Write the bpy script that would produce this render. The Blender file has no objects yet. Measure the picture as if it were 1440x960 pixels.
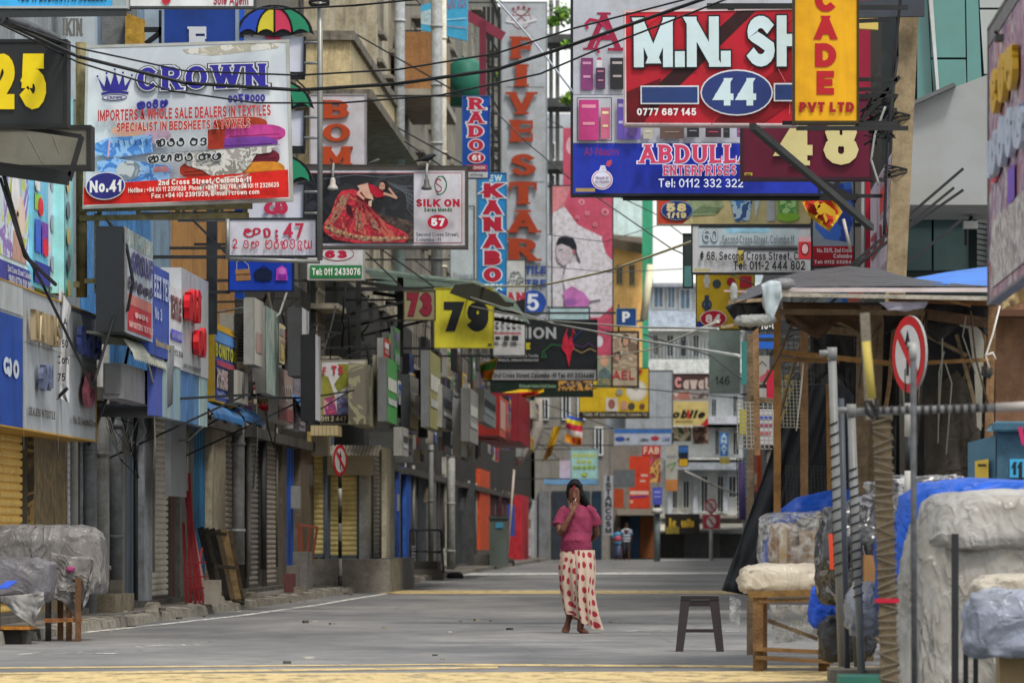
import bpy, math, random
from mathutils import Vector, noise, Matrix
random.seed(7)
SC = bpy.context.scene
COL = SC.collection
PI = math.pi
# ---------------------------------------------------------------- camera, sky, sun, exposure
F = 8000.0; VX = 955.0; VY = 757.0; CZ = 1.0      # focal length in photo pixels, vanishing point of the street, eye height
cd = bpy.data.cameras.new('camera'); cam = bpy.data.objects.new('camera', cd); COL.objects.link(cam)
cam.location = (0, 0, CZ); cam.rotation_euler = (math.radians(90), 0, 0)
cd.sensor_width = 36; cd.lens = 36 * F / 1440
cd.shift_x = -(VX - 720) / 1440; cd.shift_y = (VY - 480) / 1440
cd.clip_start = 1; cd.clip_end = 5000
cd.dof.use_dof = True; cd.dof.focus_distance = 61; cd.dof.aperture_fstop = 6.3
SC.camera = cam
W = bpy.data.worlds.new('World'); SC.world = W; W.use_nodes = True
wn = W.node_tree; bg = wn.nodes['Background']
sky = wn.nodes.new('ShaderNodeTexSky'); sky.sky_type = 'NISHITA'; sky.sun_disc = False
SUN_EL, SUN_AZ = math.radians(58), math.radians(150)    # azimuth clockwise from +Y (the street's direction)
sky.sun_elevation = SUN_EL; sky.sun_rotation = SUN_AZ; sky.dust_density = 4; sky.air_density = 1.2; sky.ozone_density = 1
ov = wn.nodes.new('ShaderNodeMix'); ov.data_type = 'RGBA'; ov.inputs[0].default_value = 0.62
wn.links.new(sky.outputs[0], ov.inputs[6]); ov.inputs[7].default_value = (9.4, 9.4, 9.1, 1)   # thin bright cloud layer
wn.links.new(ov.outputs[2], bg.inputs[0]); bg.inputs[1].default_value = 0.10
sd = bpy.data.lights.new('sun', 'SUN'); sd.energy = 1.5; sd.angle = math.radians(10); sd.color = (1, .95, .88)
sun = bpy.data.objects.new('sun', sd); COL.objects.link(sun)
dirv = Vector((math.sin(SUN_AZ) * math.cos(SUN_EL), math.cos(SUN_AZ) * math.cos(SUN_EL), math.sin(SUN_EL)))
sun.rotation_euler = (-dirv).to_track_quat('-Z', 'Y').to_euler(); sun.location = (5, -10, 40)
SC.view_settings.view_transform = 'Standard'; SC.view_settings.look = 'None'
SC.view_settings.exposure = 0.70; SC.view_settings.gamma = 1
SC.cycles.max_bounces = 7; SC.cycles.diffuse_bounces = 6

# ---------------------------------------------------------------- pixel of the photograph + distance -> place
def P(px, py, Y): return Vector(((px - VX) * Y / F, Y, CZ + (VY - py) * Y / F))
def S(Y): return F / Y
def YL(px, X=-7.0): return F * X / (px - VX)

# ---------------------------------------------------------------- materials
K = 1.12
def lin(h, k=None):
    k = K if k is None else k
    h = h.lstrip('#'); o = []
    for i in (0, 2, 4):
        c = int(h[i:i + 2], 16) / 255
        c = c / 12.92 if c <= .04045 else ((c + .055) / 1.055) ** 2.4
        o.append(min(.86, c * k))
    return (*o, 1)
_m = {}
def nd(t, n, **kw):
    x = t.nodes.new(n)
    for k, v in kw.items(): setattr(x, k, v)
    return x
def mat(h, rough=.55, dirt=.22, bump=.0, metal=0, streak=0, scale=2.5, k=None, spec=.22, bscale=40):
    key = (h, rough, dirt, bump, metal, streak, scale, k, spec, bscale)
    if key in _m: return _m[key]
    m = bpy.data.materials.new('paint_' + h.strip('#')); m.use_nodes = True; t = m.node_tree
    b = t.nodes['Principled BSDF']; c = lin(h, k)
    b.inputs['Roughness'].default_value = rough; b.inputs['Metallic'].default_value = metal
    b.inputs['Specular IOR Level'].default_value = spec
    g = nd(t, 'ShaderNodeNewGeometry')
    n1 = nd(t, 'ShaderNodeTexNoise'); n1.inputs['Scale'].default_value = scale; n1.inputs['Detail'].default_value = 6; n1.inputs['Roughness'].default_value = .65
    t.links.new(g.outputs['Position'], n1.inputs['Vector'])
    r1 = nd(t, 'ShaderNodeMapRange'); r1.inputs[1].default_value = .42; r1.inputs[2].default_value = .7
    t.links.new(n1.outputs[0], r1.inputs[0])
    mx = nd(t, 'ShaderNodeMix', data_type='RGBA'); mx.inputs[6].default_value = c
    dk = tuple(x * (1 - dirt) * w for x, w in zip(c[:3], (1, .96, .88)))
    if max(c[:3]) < .03: dk = (c[0] + .007, c[1] + .007, c[2] + .006)
    mx.inputs[7].default_value = (*dk, 1); t.links.new(r1.outputs[0], mx.inputs[0])
    out = mx.outputs[2]
    if streak:
        mp = nd(t, 'ShaderNodeMapping'); mp.inputs['Scale'].default_value = (5, 5, .45)
        t.links.new(g.outputs['Position'], mp.inputs[0])
        n2 = nd(t, 'ShaderNodeTexNoise'); n2.inputs['Scale'].default_value = 1.1; n2.inputs['Detail'].default_value = 5; n2.inputs['Roughness'].default_value = .7
        t.links.new(mp.outputs[0], n2.inputs['Vector'])
        r2 = nd(t, 'ShaderNodeMapRange'); r2.inputs[1].default_value = .5; r2.inputs[2].default_value = .72; r2.inputs[4].default_value = streak
        t.links.new(n2.outputs[0], r2.inputs[0])
        m2 = nd(t, 'ShaderNodeMix', data_type='RGBA'); m2.inputs[7].default_value = (.035, .034, .03, 1)
        t.links.new(r2.outputs[0], m2.inputs[0]); t.links.new(out, m2.inputs[6]); out = m2.outputs[2]
    if bump or streak > .2:                              # fine grime
        n3 = nd(t, 'ShaderNodeTexNoise'); n3.inputs['Scale'].default_value = 11; n3.inputs['Detail'].default_value = 8; n3.inputs['Roughness'].default_value = .8; t.links.new(g.outputs['Position'], n3.inputs['Vector'])
        r3 = nd(t, 'ShaderNodeMapRange'); r3.inputs[1].default_value = .3; r3.inputs[2].default_value = .7; r3.inputs[3].default_value = .62; r3.inputs[4].default_value = 1.18; t.links.new(n3.outputs[0], r3.inputs[0])
        m3 = nd(t, 'ShaderNodeMix', data_type='RGBA', blend_type='MULTIPLY'); m3.inputs[0].default_value = 1; t.links.new(out, m3.inputs[6]); t.links.new(r3.outputs[0], m3.inputs[7]); out = m3.outputs[2]
    t.links.new(out, b.inputs['Base Color'])
    if bump:
        nb = nd(t, 'ShaderNodeTexNoise'); nb.inputs['Scale'].default_value = bscale; nb.inputs['Detail'].default_value = 4
        t.links.new(g.outputs['Position'], nb.inputs['Vector'])
        bp = nd(t, 'ShaderNodeBump'); bp.inputs['Strength'].default_value = bump; bp.inputs['Distance'].default_value = .02
        t.links.new(nb.outputs[0], bp.inputs['Height']); t.links.new(bp.outputs[0], b.inputs['Normal'])
    _m[key] = m
    return m
def creased(h, rough=.4, sc=2.6, dist=.14, st=1, **kw):
    m = mat(h, rough, .3, 0, 0, kw.get('streak', 0), 3).copy(); m.name = 'creased_sheet'; t = m.node_tree; b = t.nodes['Principled BSDF']; g = [n for n in t.nodes if n.type == 'NEW_GEOMETRY'][0]
    prev = None; mp = nd(t, 'ShaderNodeMapping'); mp.inputs['Scale'].default_value = (1, 1, st); t.links.new(g.outputs['Position'], mp.inputs[0])
    for s_, ds, d_ in ((sc * .55, 1.2, dist * .8), (sc * 1.9, .8, dist * .16)):
        n = nd(t, 'ShaderNodeTexNoise'); n.inputs['Scale'].default_value = s_; n.inputs['Detail'].default_value = 3; n.inputs['Distortion'].default_value = ds; t.links.new(mp.outputs[0], n.inputs['Vector'])
        a = nd(t, 'ShaderNodeMath', operation='SUBTRACT'); a.inputs[1].default_value = .5; t.links.new(n.outputs[0], a.inputs[0]); c = nd(t, 'ShaderNodeMath', operation='ABSOLUTE'); t.links.new(a.outputs[0], c.inputs[0]); q = nd(t, 'ShaderNodeMath', operation='POWER'); q.inputs[1].default_value = .6; t.links.new(c.outputs[0], q.inputs[0])
        bp = nd(t, 'ShaderNodeBump'); bp.invert = True; bp.inputs['Strength'].default_value = .75; bp.inputs['Distance'].default_value = d_; t.links.new(q.outputs[0], bp.inputs['Height'])
        if prev: t.links.new(prev.outputs[0], bp.inputs['Normal'])
        prev = bp
    t.links.new(prev.outputs[0], b.inputs['Normal']); return m
def photo(cols, scale=3, seed=0, rough=.45, stretch=(1, 1, 1), sharp=True):
    """printed picture seen too small to read: blotches of the given ink colours"""
    key = ('photo', tuple(cols), scale, seed, stretch)
    if key in _m: return _m[key]
    m = bpy.data.materials.new('printed_picture'); m.use_nodes = True; t = m.node_tree; b = t.nodes['Principled BSDF']
    b.inputs['Roughness'].default_value = rough
    g = nd(t, 'ShaderNodeNewGeometry'); mp = nd(t, 'ShaderNodeMapping'); mp.inputs['Location'].default_value = (seed * 3.7, seed * 1.3, seed * 2.1); mp.inputs['Scale'].default_value = stretch
    t.links.new(g.outputs['Position'], mp.inputs[0])
    n = nd(t, 'ShaderNodeTexNoise'); n.inputs['Scale'].default_value = scale; n.inputs['Detail'].default_value = 5; n.inputs['Distortion'].default_value = .8
    t.links.new(mp.outputs[0], n.inputs['Vector'])
    r = nd(t, 'ShaderNodeValToRGB'); r.color_ramp.interpolation = 'CONSTANT' if sharp else 'LINEAR'
    e = r.color_ramp.elements; N = len(cols)
    while len(e) < N: e.new(.5)
    for i, c in enumerate(cols):
        e[i].position = 0 if i == 0 else .36 + .3 * (i - 1) / max(1, N - 1); e[i].color = lin(c)
    t.links.new(n.outputs[0], r.inputs[0]); t.links.new(r.outputs[0], b.inputs['Base Color'])
    _m[key] = m
    return m

# ---------------------------------------------------------------- mesh building
class MB:
    def __init__(s): s.v = []; s.f = []; s.mi = []; s.mats = []; s.smooth = []; s.uv = None
    def m(s, mt):
        if mt not in s.mats: s.mats.append(mt)
        return s.mats.index(mt)
    def poly(s, pts, mt, sm=False):
        i = len(s.v); s.v += [tuple(p) for p in pts]; s.f.append(tuple(range(i, i + len(pts)))); s.mi.append(s.m(mt)); s.smooth.append(sm)
    def hexa(s, a, mt):          # a: 8 corners, 0-3 one face, 4-7 the opposite one
        i = len(s.v); s.v += [tuple(p) for p in a]; k = s.m(mt)
        for q in ((0, 1, 2, 3), (7, 6, 5, 4), (0, 4, 5, 1), (1, 5, 6, 2), (2, 6, 7, 3), (3, 7, 4, 0)):
            s.f.append(tuple(i + j for j in q)); s.mi.append(k); s.smooth.append(False)
    def box(s, x0, x1, y0, y1, z0, z1, mt):
        s.hexa([(x0, y0, z0), (x1, y0, z0), (x1, y0, z1), (x0, y0, z1), (x0, y1, z0), (x1, y1, z0), (x1, y1, z1), (x0, y1, z1)], mt)
    def prism(s, pts, d, mt):    # pts polygon, d offset vector
        d = Vector(d); s.poly(pts, mt); q = [Vector(p) + d for p in pts]; s.poly(q[::-1], mt); n = len(pts)
        for i in range(n): s.poly([pts[i], pts[(i + 1) % n], q[(i + 1) % n], q[i]], mt)
    def bar(s, a, b, w, h, mt, up=(0, 0, 1)):
        a, b = Vector(a), Vector(b); d = (b - a).normalized(); u = Vector(up)
        if abs(d.dot(u)) > .95: u = Vector((0, 1, 0))
        sx = d.cross(u).normalized() * w / 2; uz = sx.cross(d).normalized() * h / 2
        s.hexa([a - sx - uz, a + sx - uz, a + sx + uz, a - sx + uz, b - sx - uz, b + sx - uz, b + sx + uz, b - sx + uz], mt)
    def tube(s, pts, r, mt, n=6, caps=True):
        pts = [Vector(p) for p in pts]; rs = r if isinstance(r, (list, tuple)) else [r] * len(pts); k = s.m(mt)
        base = len(s.v); pu = None
        for i, p in enumerate(pts):
            d = (pts[min(i + 1, len(pts) - 1)] - pts[max(i - 1, 0)])
            d = d.normalized() if d.length > 1e-9 else Vector((0, 0, 1))
            if pu is None: pu = Vector((0, 0, 1)) if abs(d.z) < .9 else Vector((0, 1, 0))
            a = d.cross(pu).normalized(); b = a.cross(d).normalized(); pu = b
            for j in range(n):
                t = 2 * PI * j / n; s.v.append(tuple(p + (a * math.cos(t) + b * math.sin(t)) * rs[i]))
        for i in range(len(pts) - 1):
            for j in range(n):
                s.f.append((base + i * n + j, base + i * n + (j + 1) % n, base + (i + 1) * n + (j + 1) % n, base + (i + 1) * n + j)); s.mi.append(k); s.smooth.append(True)
        if caps:
            s.f.append(tuple(base + j for j in range(n))[::-1]); s.mi.append(k); s.smooth.append(False)
            e = base + (len(pts) - 1) * n; s.f.append(tuple(e + j for j in range(n))); s.mi.append(k); s.smooth.append(False)
    def loft(s, rings, mt, closed=True, caps=True, sm=True):
        k = s.m(mt); base = len(s.v); n = len(rings[0])
        for r in rings: s.v += [tuple(p) for p in r]
        for i in range(len(rings) - 1):
            for j in range(n if closed else n - 1):
                s.f.append((base + i * n + j, base + i * n + (j + 1) % n, base + (i + 1) * n + (j + 1) % n, base + (i + 1) * n + j)); s.mi.append(k); s.smooth.append(sm)
        if caps:
            s.f.append(tuple(base + j for j in range(n))[::-1]); s.mi.append(k); s.smooth.append(False)
            e = base + (len(rings) - 1) * n; s.f.append(tuple(e + j for j in range(n))); s.mi.append(k); s.smooth.append(False)
    def disc(s, c, rx, ry, mt, ax=(1, 0, 0), ay=(0, 0, 1), n=24):
        c = Vector(c); ax = Vector(ax); ay = Vector(ay)
        s.poly([c + ax * (rx * math.cos(2 * PI * i / n)) + ay * (ry * math.sin(2 * PI * i / n)) for i in range(n)], mt)
    def mesh(s, name):
        me = bpy.data.meshes.new(name); me.from_pydata(s.v, [], s.f)
        for mt in s.mats: me.materials.append(mt)
        me.polygons.foreach_set('material_index', s.mi); me.polygons.foreach_set('use_smooth', s.smooth)
        if s.uv: # per-vertex uv
            l = me.uv_layers.new(name='uv')
            for lp in me.loops: l.data[lp.index].uv = s.uv[lp.vertex_index]
        me.update(); return me
    def build(s, name, parent=None, **kw):
        if not s.v: return None
        return link(name, s.mesh(name), parent, **kw)
def link(name, me, parent=None, label=None, cat=None, group=None, kind=None, loc=None):
    o = bpy.data.objects.new(name, me); COL.objects.link(o)
    if loc is not None: o.location = loc
    if parent is not None:
        o.parent = parent; o.matrix_parent_inverse = Matrix.Translation(-parent.location)
    tag(o, label, cat, group, kind); return o
def tag(o, label=None, cat=None, group=None, kind=None):
    if label: o['label'] = label
    if cat: o['category'] = cat
    if group: o['group'] = group
    if kind: o['kind'] = kind
    return o
def thing(name, label, cat, loc, group=None, kind=None):
    return link(name, None, None, label, cat, group, kind, loc=Vector(loc))
def copy_tree(root, off, label=None):
    r = root.copy(); COL.objects.link(r); r.location = root.location + Vector(off)
    if label: r['label'] = label
    def rec(src, dst):
        for ch in list(src.children):
            c = ch.copy(); COL.objects.link(c); c.parent = dst; rec(ch, c)
    rec(root, r); return r

# ---------------------------------------------------------------- stroke lettering
def arc(cx, cy, rx, ry, a0, a1, n=9):
    return [(cx + rx * math.cos(math.radians(a0 + (a1 - a0) * i / n)), cy + ry * math.sin(math.radians(a0 + (a1 - a0) * i / n))) for i in range(n + 1)]
G = {
 'A': (.85, [[(0, 0), (.5, 1)], [(1, 0), (.5, 1)], [(.2, .3), (.8, .3)]]),
 'B': (.72, [[(0, 0), (0, 1)], [(0, 1), (.5, 1)] + arc(.5, .765, .42, .235, 90, -90, 6) + [(0, .53)], [(0, .53), (.55, .53)] + arc(.55, .265, .45, .265, 90, -90, 6) + [(0, 0)]]),
 'C': (.8, [arc(.52, .5, .52, .5, 48, 312, 14)]),
 'D': (.78, [[(0, 0), (0, 1)], [(0, 1), (.4, 1)] + arc(.4, .5, .6, .5, 90, -90, 10) + [(0, 0)]]),
 'E': (.66, [[(0, 0), (0, 1)], [(0, 1), (1, 1)], [(0, .52), (.85, .52)], [(0, 0), (1, 0)]]),
 'F': (.62, [[(0, 0), (0, 1)], [(0, 1), (1, 1)], [(0, .5), (.85, .5)]]),
 'G': (.82, [arc(.52, .5, .52, .5, 48, 350, 14), [(.55, .45), (1, .45), (1, .1)]]),
 'H': (.76, [[(0, 0), (0, 1)], [(1, 0), (1, 1)], [(0, .52), (1, .52)]]),
 'I': (.24, [[(.5, 0), (.5, 1)]]),
 'J': (.55, [[(1, 1), (1, .3)] + arc(.5, .3, .5, .3, 0, -160, 7)]),
 'K': (.76, [[(0, 0), (0, 1)], [(.95, 1), (.05, .42)], [(.3, .6), (1, 0)]]),
 'L': (.6, [[(0, 1), (0, 0)], [(0, 0), (1, 0)]]),
 'M': (.95, [[(0, 0), (0, 1)], [(.03, 1), (.5, .1)], [(.5, .1), (.97, 1)], [(1, 1), (1, 0)]]),
 'N': (.78, [[(0, 0), (0, 1)], [(.02, 1), (.98, 0)], [(1, 0), (1, 1)]]),
 'O': (.86, [arc(.5, .5, .5, .5, 90, 450, 18)]),
 'P': (.68, [[(0, 0), (0, 1)], [(0, 1), (.5, 1)] + arc(.5, .73, .5, .27, 90, -90, 7) + [(0, .46)]]),
 'Q': (.86, [arc(.5, .5, .5, .5, 90, 450, 18), [(.6, .3), (1, -.08)]]),
 'R': (.74, [[(0, 0), (0, 1)], [(0, 1), (.5, 1)] + arc(.5, .75, .45, .25, 90, -90, 7) + [(0, .5)], [(.5, .5), (1, 0)]]),
 'S': (.68, [arc(.5, .745, .46, .255, 35, 200, 8) + [(.16, .62), (.5, .52), (.84, .4)] + arc(.5, .265, .5, .265, 20, -150, 8)]),
 'T': (.7, [[(.5, 0), (.5, 1)], [(0, 1), (1, 1)]]),
 'U': (.76, [[(0, 1), (0, .38)] + arc(.5, .38, .5, .38, 180, 360, 10) + [(1, 1)]]),
 'V': (.82, [[(0, 1), (.5, 0)], [(1, 1), (.5, 0)]]),
 'W': (1.15, [[(0, 1), (.25, 0)], [(.5, 1), (.25, 0)], [(.5, 1), (.75, 0)], [(1, 1), (.75, 0)]]),
 'X': (.8, [[(0, 0), (1, 1)], [(0, 1), (1, 0)]]),
 'Y': (.8, [[(0, 1), (.5, .45)], [(1, 1), (.5, .45)], [(.5, .5), (.5, 0)]]),
 'Z': (.7, [[(0, 1), (1, 1)], [(1, 1), (0, 0)], [(0, 0), (1, 0)]]),
 '0': (.66, [arc(.5, .5, .5, .5, 90, 450, 18)]),
 '1': (.4, [[(.75, 0), (.75, 1)], [(.75, 1), (0, .72)]]),
 '2': (.64, [arc(.5, .72, .46, .28, 165, -20, 9) + [(.8, .5), (.05, .03)], [(0, 0), (1, 0)]]),
 '3': (.64, [arc(.48, .76, .44, .24, 150, -90, 8) + [(.4, .52)], [(.4, .52)] + arc(.5, .26, .5, .26, 90, -150, 9)]),
 '4': (.7, [[(.72, 0), (.72, 1)], [(.72, 1), (0, .26)], [(0, .26), (1, .26)]]),
 '5': (.64, [[(.9, 1), (.14, 1), (.08, .52)] + arc(.48, .32, .52, .32, 125, -150, 10)]),
 '6': (.66, [arc(.5, .3, .5, .3, 90, 450, 12), [(.02, .32)] + arc(.56, .5, .56, .5, 170, 50, 8)]),
 '7': (.62, [[(0, 1), (1, 1)], [(1, 1), (.35, 0)]]),
 '8': (.66, [arc(.5, .755, .42, .245, 90, 450, 12), arc(.5, .27, .5, .27, 90, 450, 12)]),
 '9': (.66, [arc(.5, .7, .5, .3, 90, 450, 12), [(.98, .68)] + arc(.44, .5, .56, .5, -10, -130, 8)]),
 'a': (.6, [arc(.5, .33, .5, .33, 90, 450, 12), [(1, .68), (1, 0)]]),
 'b': (.6, [arc(.5, .33, .5, .33, 90, 450, 12), [(0, 1), (0, 0)]]),
 'c': (.55, [arc(.52, .34, .52, .34, 45, 315, 10)]),
 'd': (.6, [arc(.5, .33, .5, .33, 90, 450, 12), [(1, 1), (1, 0)]]),
 'e': (.6, [[(.02, .36), (.98, .36)], arc(.5, .34, .5, .34, 0, 315, 11)]),
 'f': (.38, [[(.4, 0), (.4, .8)] + arc(.8, .8, .4, .2, 180, 90, 4), [(0, .64), (.9, .64)]]),
 'g': (.6, [arc(.5, .34, .5, .34, 90, 450, 12), [(1, .68), (1, -.1)] + arc(.5, -.1, .5, .18, 0, -150, 6)]),
 'h': (.56, [[(0, 0), (0, 1)], [(0, .4)] + arc(.5, .4, .5, .28, 180, 0, 7) + [(1, 0)]]),
 'i': (.18, [[(.5, 0), (.5, .66)], [(.5, .84), (.5, .98)]]),
 'j': (.25, [[(.8, -.15), (.8, .66)], [(.8, .84), (.8, .98)]]),
 'k': (.55, [[(0, 0), (0, 1)], [(.9, .68), (.05, .28)], [(.35, .42), (1, 0)]]),
 'l': (.18, [[(.5, 0), (.5, 1)]]),
 'm': (.9, [[(0, 0), (0, .68)], [(0, .42)] + arc(.25, .42, .25, .26, 180, 0, 6) + [(.5, 0)], [(.5, .42)] + arc(.75, .42, .25, .26, 180, 0, 6) + [(1, 0)]]),
 'n': (.56, [[(0, 0), (0, .68)], [(0, .4)] + arc(.5, .4, .5, .28, 180, 0, 7) + [(1, 0)]]),
 'o': (.62, [arc(.5, .34, .5, .34, 90, 450, 14)]),
 'p': (.6, [arc(.5, .34, .5, .34, 90, 450, 12), [(0, .68), (0, -.28)]]),
 'q': (.6, [arc(.5, .34, .5, .34, 90, 450, 12), [(1, .68), (1, -.28)]]),
 'r': (.38, [[(0, 0), (0, .68)], [(0, .4)] + arc(.6, .38, .6, .3, 180, 70, 5)]),
 's': (.52, [arc(.5, .5, .46, .18, 30, 200, 6) + [(.5, .35)] + arc(.5, .18, .5, .18, 30, -150, 6)]),
 't': (.38, [[(.4, .95), (.4, .15)] + arc(.75, .15, .35, .15, 180, 270, 3), [(0, .66), (.95, .66)]]),
 'u': (.56, [[(0, .68), (0, .28)] + arc(.5, .28, .5, .28, 180, 360, 7) + [(1, .28)], [(1, .68), (1, 0)]]),
 'v': (.56, [[(0, .68), (.5, 0)], [(1, .68), (.5, 0)]]),
 'w': (.8, [[(0, .68), (.25, 0)], [(.5, .68), (.25, 0)], [(.5, .68), (.75, 0)], [(1, .68), (.75, 0)]]),
 'x': (.56, [[(0, 0), (1, .68)], [(0, .68), (1, 0)]]),
 'y': (.56, [[(0, .68), (.5, 0)], [(1, .68), (.3, -.28)]]),
 'z': (.5, [[(0, .68), (1, .68)], [(1, .68), (0, 0)], [(0, 0), (1, 0)]]),
 '.': (.16, [[(.5, 0), (.5, .1)]]), ',': (.16, [[(.6, .1), (.3, -.14)]]), ':': (.16, [[(.5, 0), (.5, .1)], [(.5, .5), (.5, .6)]]),
 '-': (.36, [[(0, .42), (1, .42)]]), '+': (.5, [[(0, .45), (1, .45)], [(.5, .2), (.5, .7)]]), '/': (.4, [[(0, 0), (1, 1)]]),
 '#': (.7, [[(.25, 0), (.4, 1)], [(.6, 0), (.75, 1)], [(0, .33), (.95, .33)], [(.05, .67), (1, .67)]]),
 '(': (.25, [arc(1, .5, .9, .6, 130, 230, 5)]), ')': (.25, [arc(0, .5, .9, .6, 50, -50, 5)]),
 '&': (.8, [[(1, 0), (.2, .72)] + arc(.42, .8, .25, .2, 200, 0, 7) + [(.6, .62), (.2, .45)] + arc(.38, .25, .38, .25, 130, 300, 6) + [(.95, .45)]]),
 '@': (1, [arc(.5, .4, .2, .2, 0, 360, 8), arc(.5, .4, .5, .5, -40, 300, 12)]), "'": (.12, [[(.5, .8), (.5, 1)]]), '|': (.12, [[(.5, -.1), (.5, 1)]]),
 # Sinhala and Tamil letters, simplified
 'න': (.95, [arc(.2, .62, .16, .16, 0, 360, 8), [(.36, .62)] + arc(.32, .35, .32, .35, 100, 340, 8) + [(.62, .45), (.62, .62)] + arc(.8, .58, .2, .26, 160, -60, 8) + [(.75, .25)]]),
 'ො': (.4, [[(.1, .1)] + arc(.4, .4, .6, .42, 140, -120, 9)]),
 'ව': (.75, [arc(.42, .38, .42, .38, 170, 400, 10) + [(.8, .75)] + arc(.45, .72, .33, .2, 10, 220, 7) + [(.45, .45)]]),
 'හ': (.85, [[(.1, .8)] + arc(.2, .62, .16, .16, 90, 330, 6) + arc(.5, .35, .5, .35, 170, 380, 9) + arc(.72, .62, .26, .2, 0, 180, 6)]),
 'ර': (.6, [arc(.5, .35, .5, .35, 120, 420, 10), [(.5, .55), (.5, .75)] + arc(.6, .85, .18, .12, 200, -60, 5)]),
 'ස': (.9, [arc(.2, .55, .18, .18, 90, 400, 8) + [(.2, .1), (.6, .0), (.95, .2), (1, .6)], [(.5, .1), (.5, .7)] + arc(.72, .7, .22, .16, 180, 0, 5)]),
 'ද': (.62, [arc(.5, .5, .45, .25, -20, 200, 8) + [(.05, .2)] + arc(.5, .05, .3, .16, 180, 380, 7), [(.55, .4), (.8, -.2)]]),
 'ය': (.9, [arc(.3, .35, .3, .35, 160, 360, 7) + [(.6, .7)], [(.6, .35)] + arc(.8, .35, .2, .33, 180, 360, 7) + [(1, .75)], arc(.12, .7, .12, .12, 0, 360, 7)]),
 'ක': (1, [arc(.2, .4, .2, .2, 0, 360, 9), [(.4, .4), (.5, .7), (.6, .4)], arc(.8, .35, .2, .33, 150, 450, 10), [(.1, .1)] + arc(.4, .05, .3, .12, 200, 350, 4)]),
 'බ': (.8, [arc(.45, .35, .45, .36, 60, 370, 10) + [(.9, .7), (.55, .75)], arc(.35, .75, .15, .1, 0, 360, 6)]),
 'ඩ': (.7, [arc(.5, .6, .42, .22, 210, -60, 9) + arc(.45, .2, .45, .22, 70, -150, 8)]),
 'ට': (.75, [arc(.5, .35, .5, .35, 160, 400, 10) + [(.85, .72)] + arc(.6, .75, .2, .14, 0, 250, 6)]),
 'ම': (.8, [arc(.25, .65, .2, .2, -60, 250, 7) + arc(.5, .3, .5, .3, 150, 390, 8) + [(.9, .8)], [(.5, .4), (.5, .8), (.9, .8)]]),
 'ණ': (1.1, [arc(.15, .6, .14, .16, 0, 300, 6) + arc(.35, .3, .3, .3, 180, 360, 6) + [(.65, .6)] + arc(.78, .6, .13, .18, 180, 0, 5) + [(.9, .1)]]),
 'ඇ': (1.1, [arc(.25, .35, .25, .34, 70, 390, 9) + [(.45, .7)], [(.55, .1)] + arc(.7, .45, .18, .3, 210, -40, 8), arc(.95, .5, .1, .2, 90, -180, 6)]),
 'ත': (.85, [arc(.4, .35, .4, .36, 120, 420, 9), arc(.75, .45, .25, .3, 150, -120, 8)]),
 'ධ': (.95, [arc(.3, .32, .3, .32, 110, 360, 8) + [(.6, .6)], [(.6, .32)] + arc(.8, .32, .2, .3, 180, 400, 8) + [(.85, .75)] + arc(.5, .8, .4, .18, 0, 170, 6)]),
 'ල': (.9, [arc(.35, .4, .35, .3, 60, 330, 9) + arc(.75, .35, .25, .34, 200, 430, 8)]),
 'ு': (.7, [[(.1, .75), (.1, .1), (.7, .1)], [(.5, .75), (.5, 0)], arc(.75, .45, .25, .25, 150, -150, 7)]),
 'ந': (.8, [[(0, .8), (.9, .8)], [(.1, .8), (.1, .3), (.6, .3)] + arc(.6, .1, .2, .2, 90, -150, 6), [(.5, .8), (.5, 0)]]),
}
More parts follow.
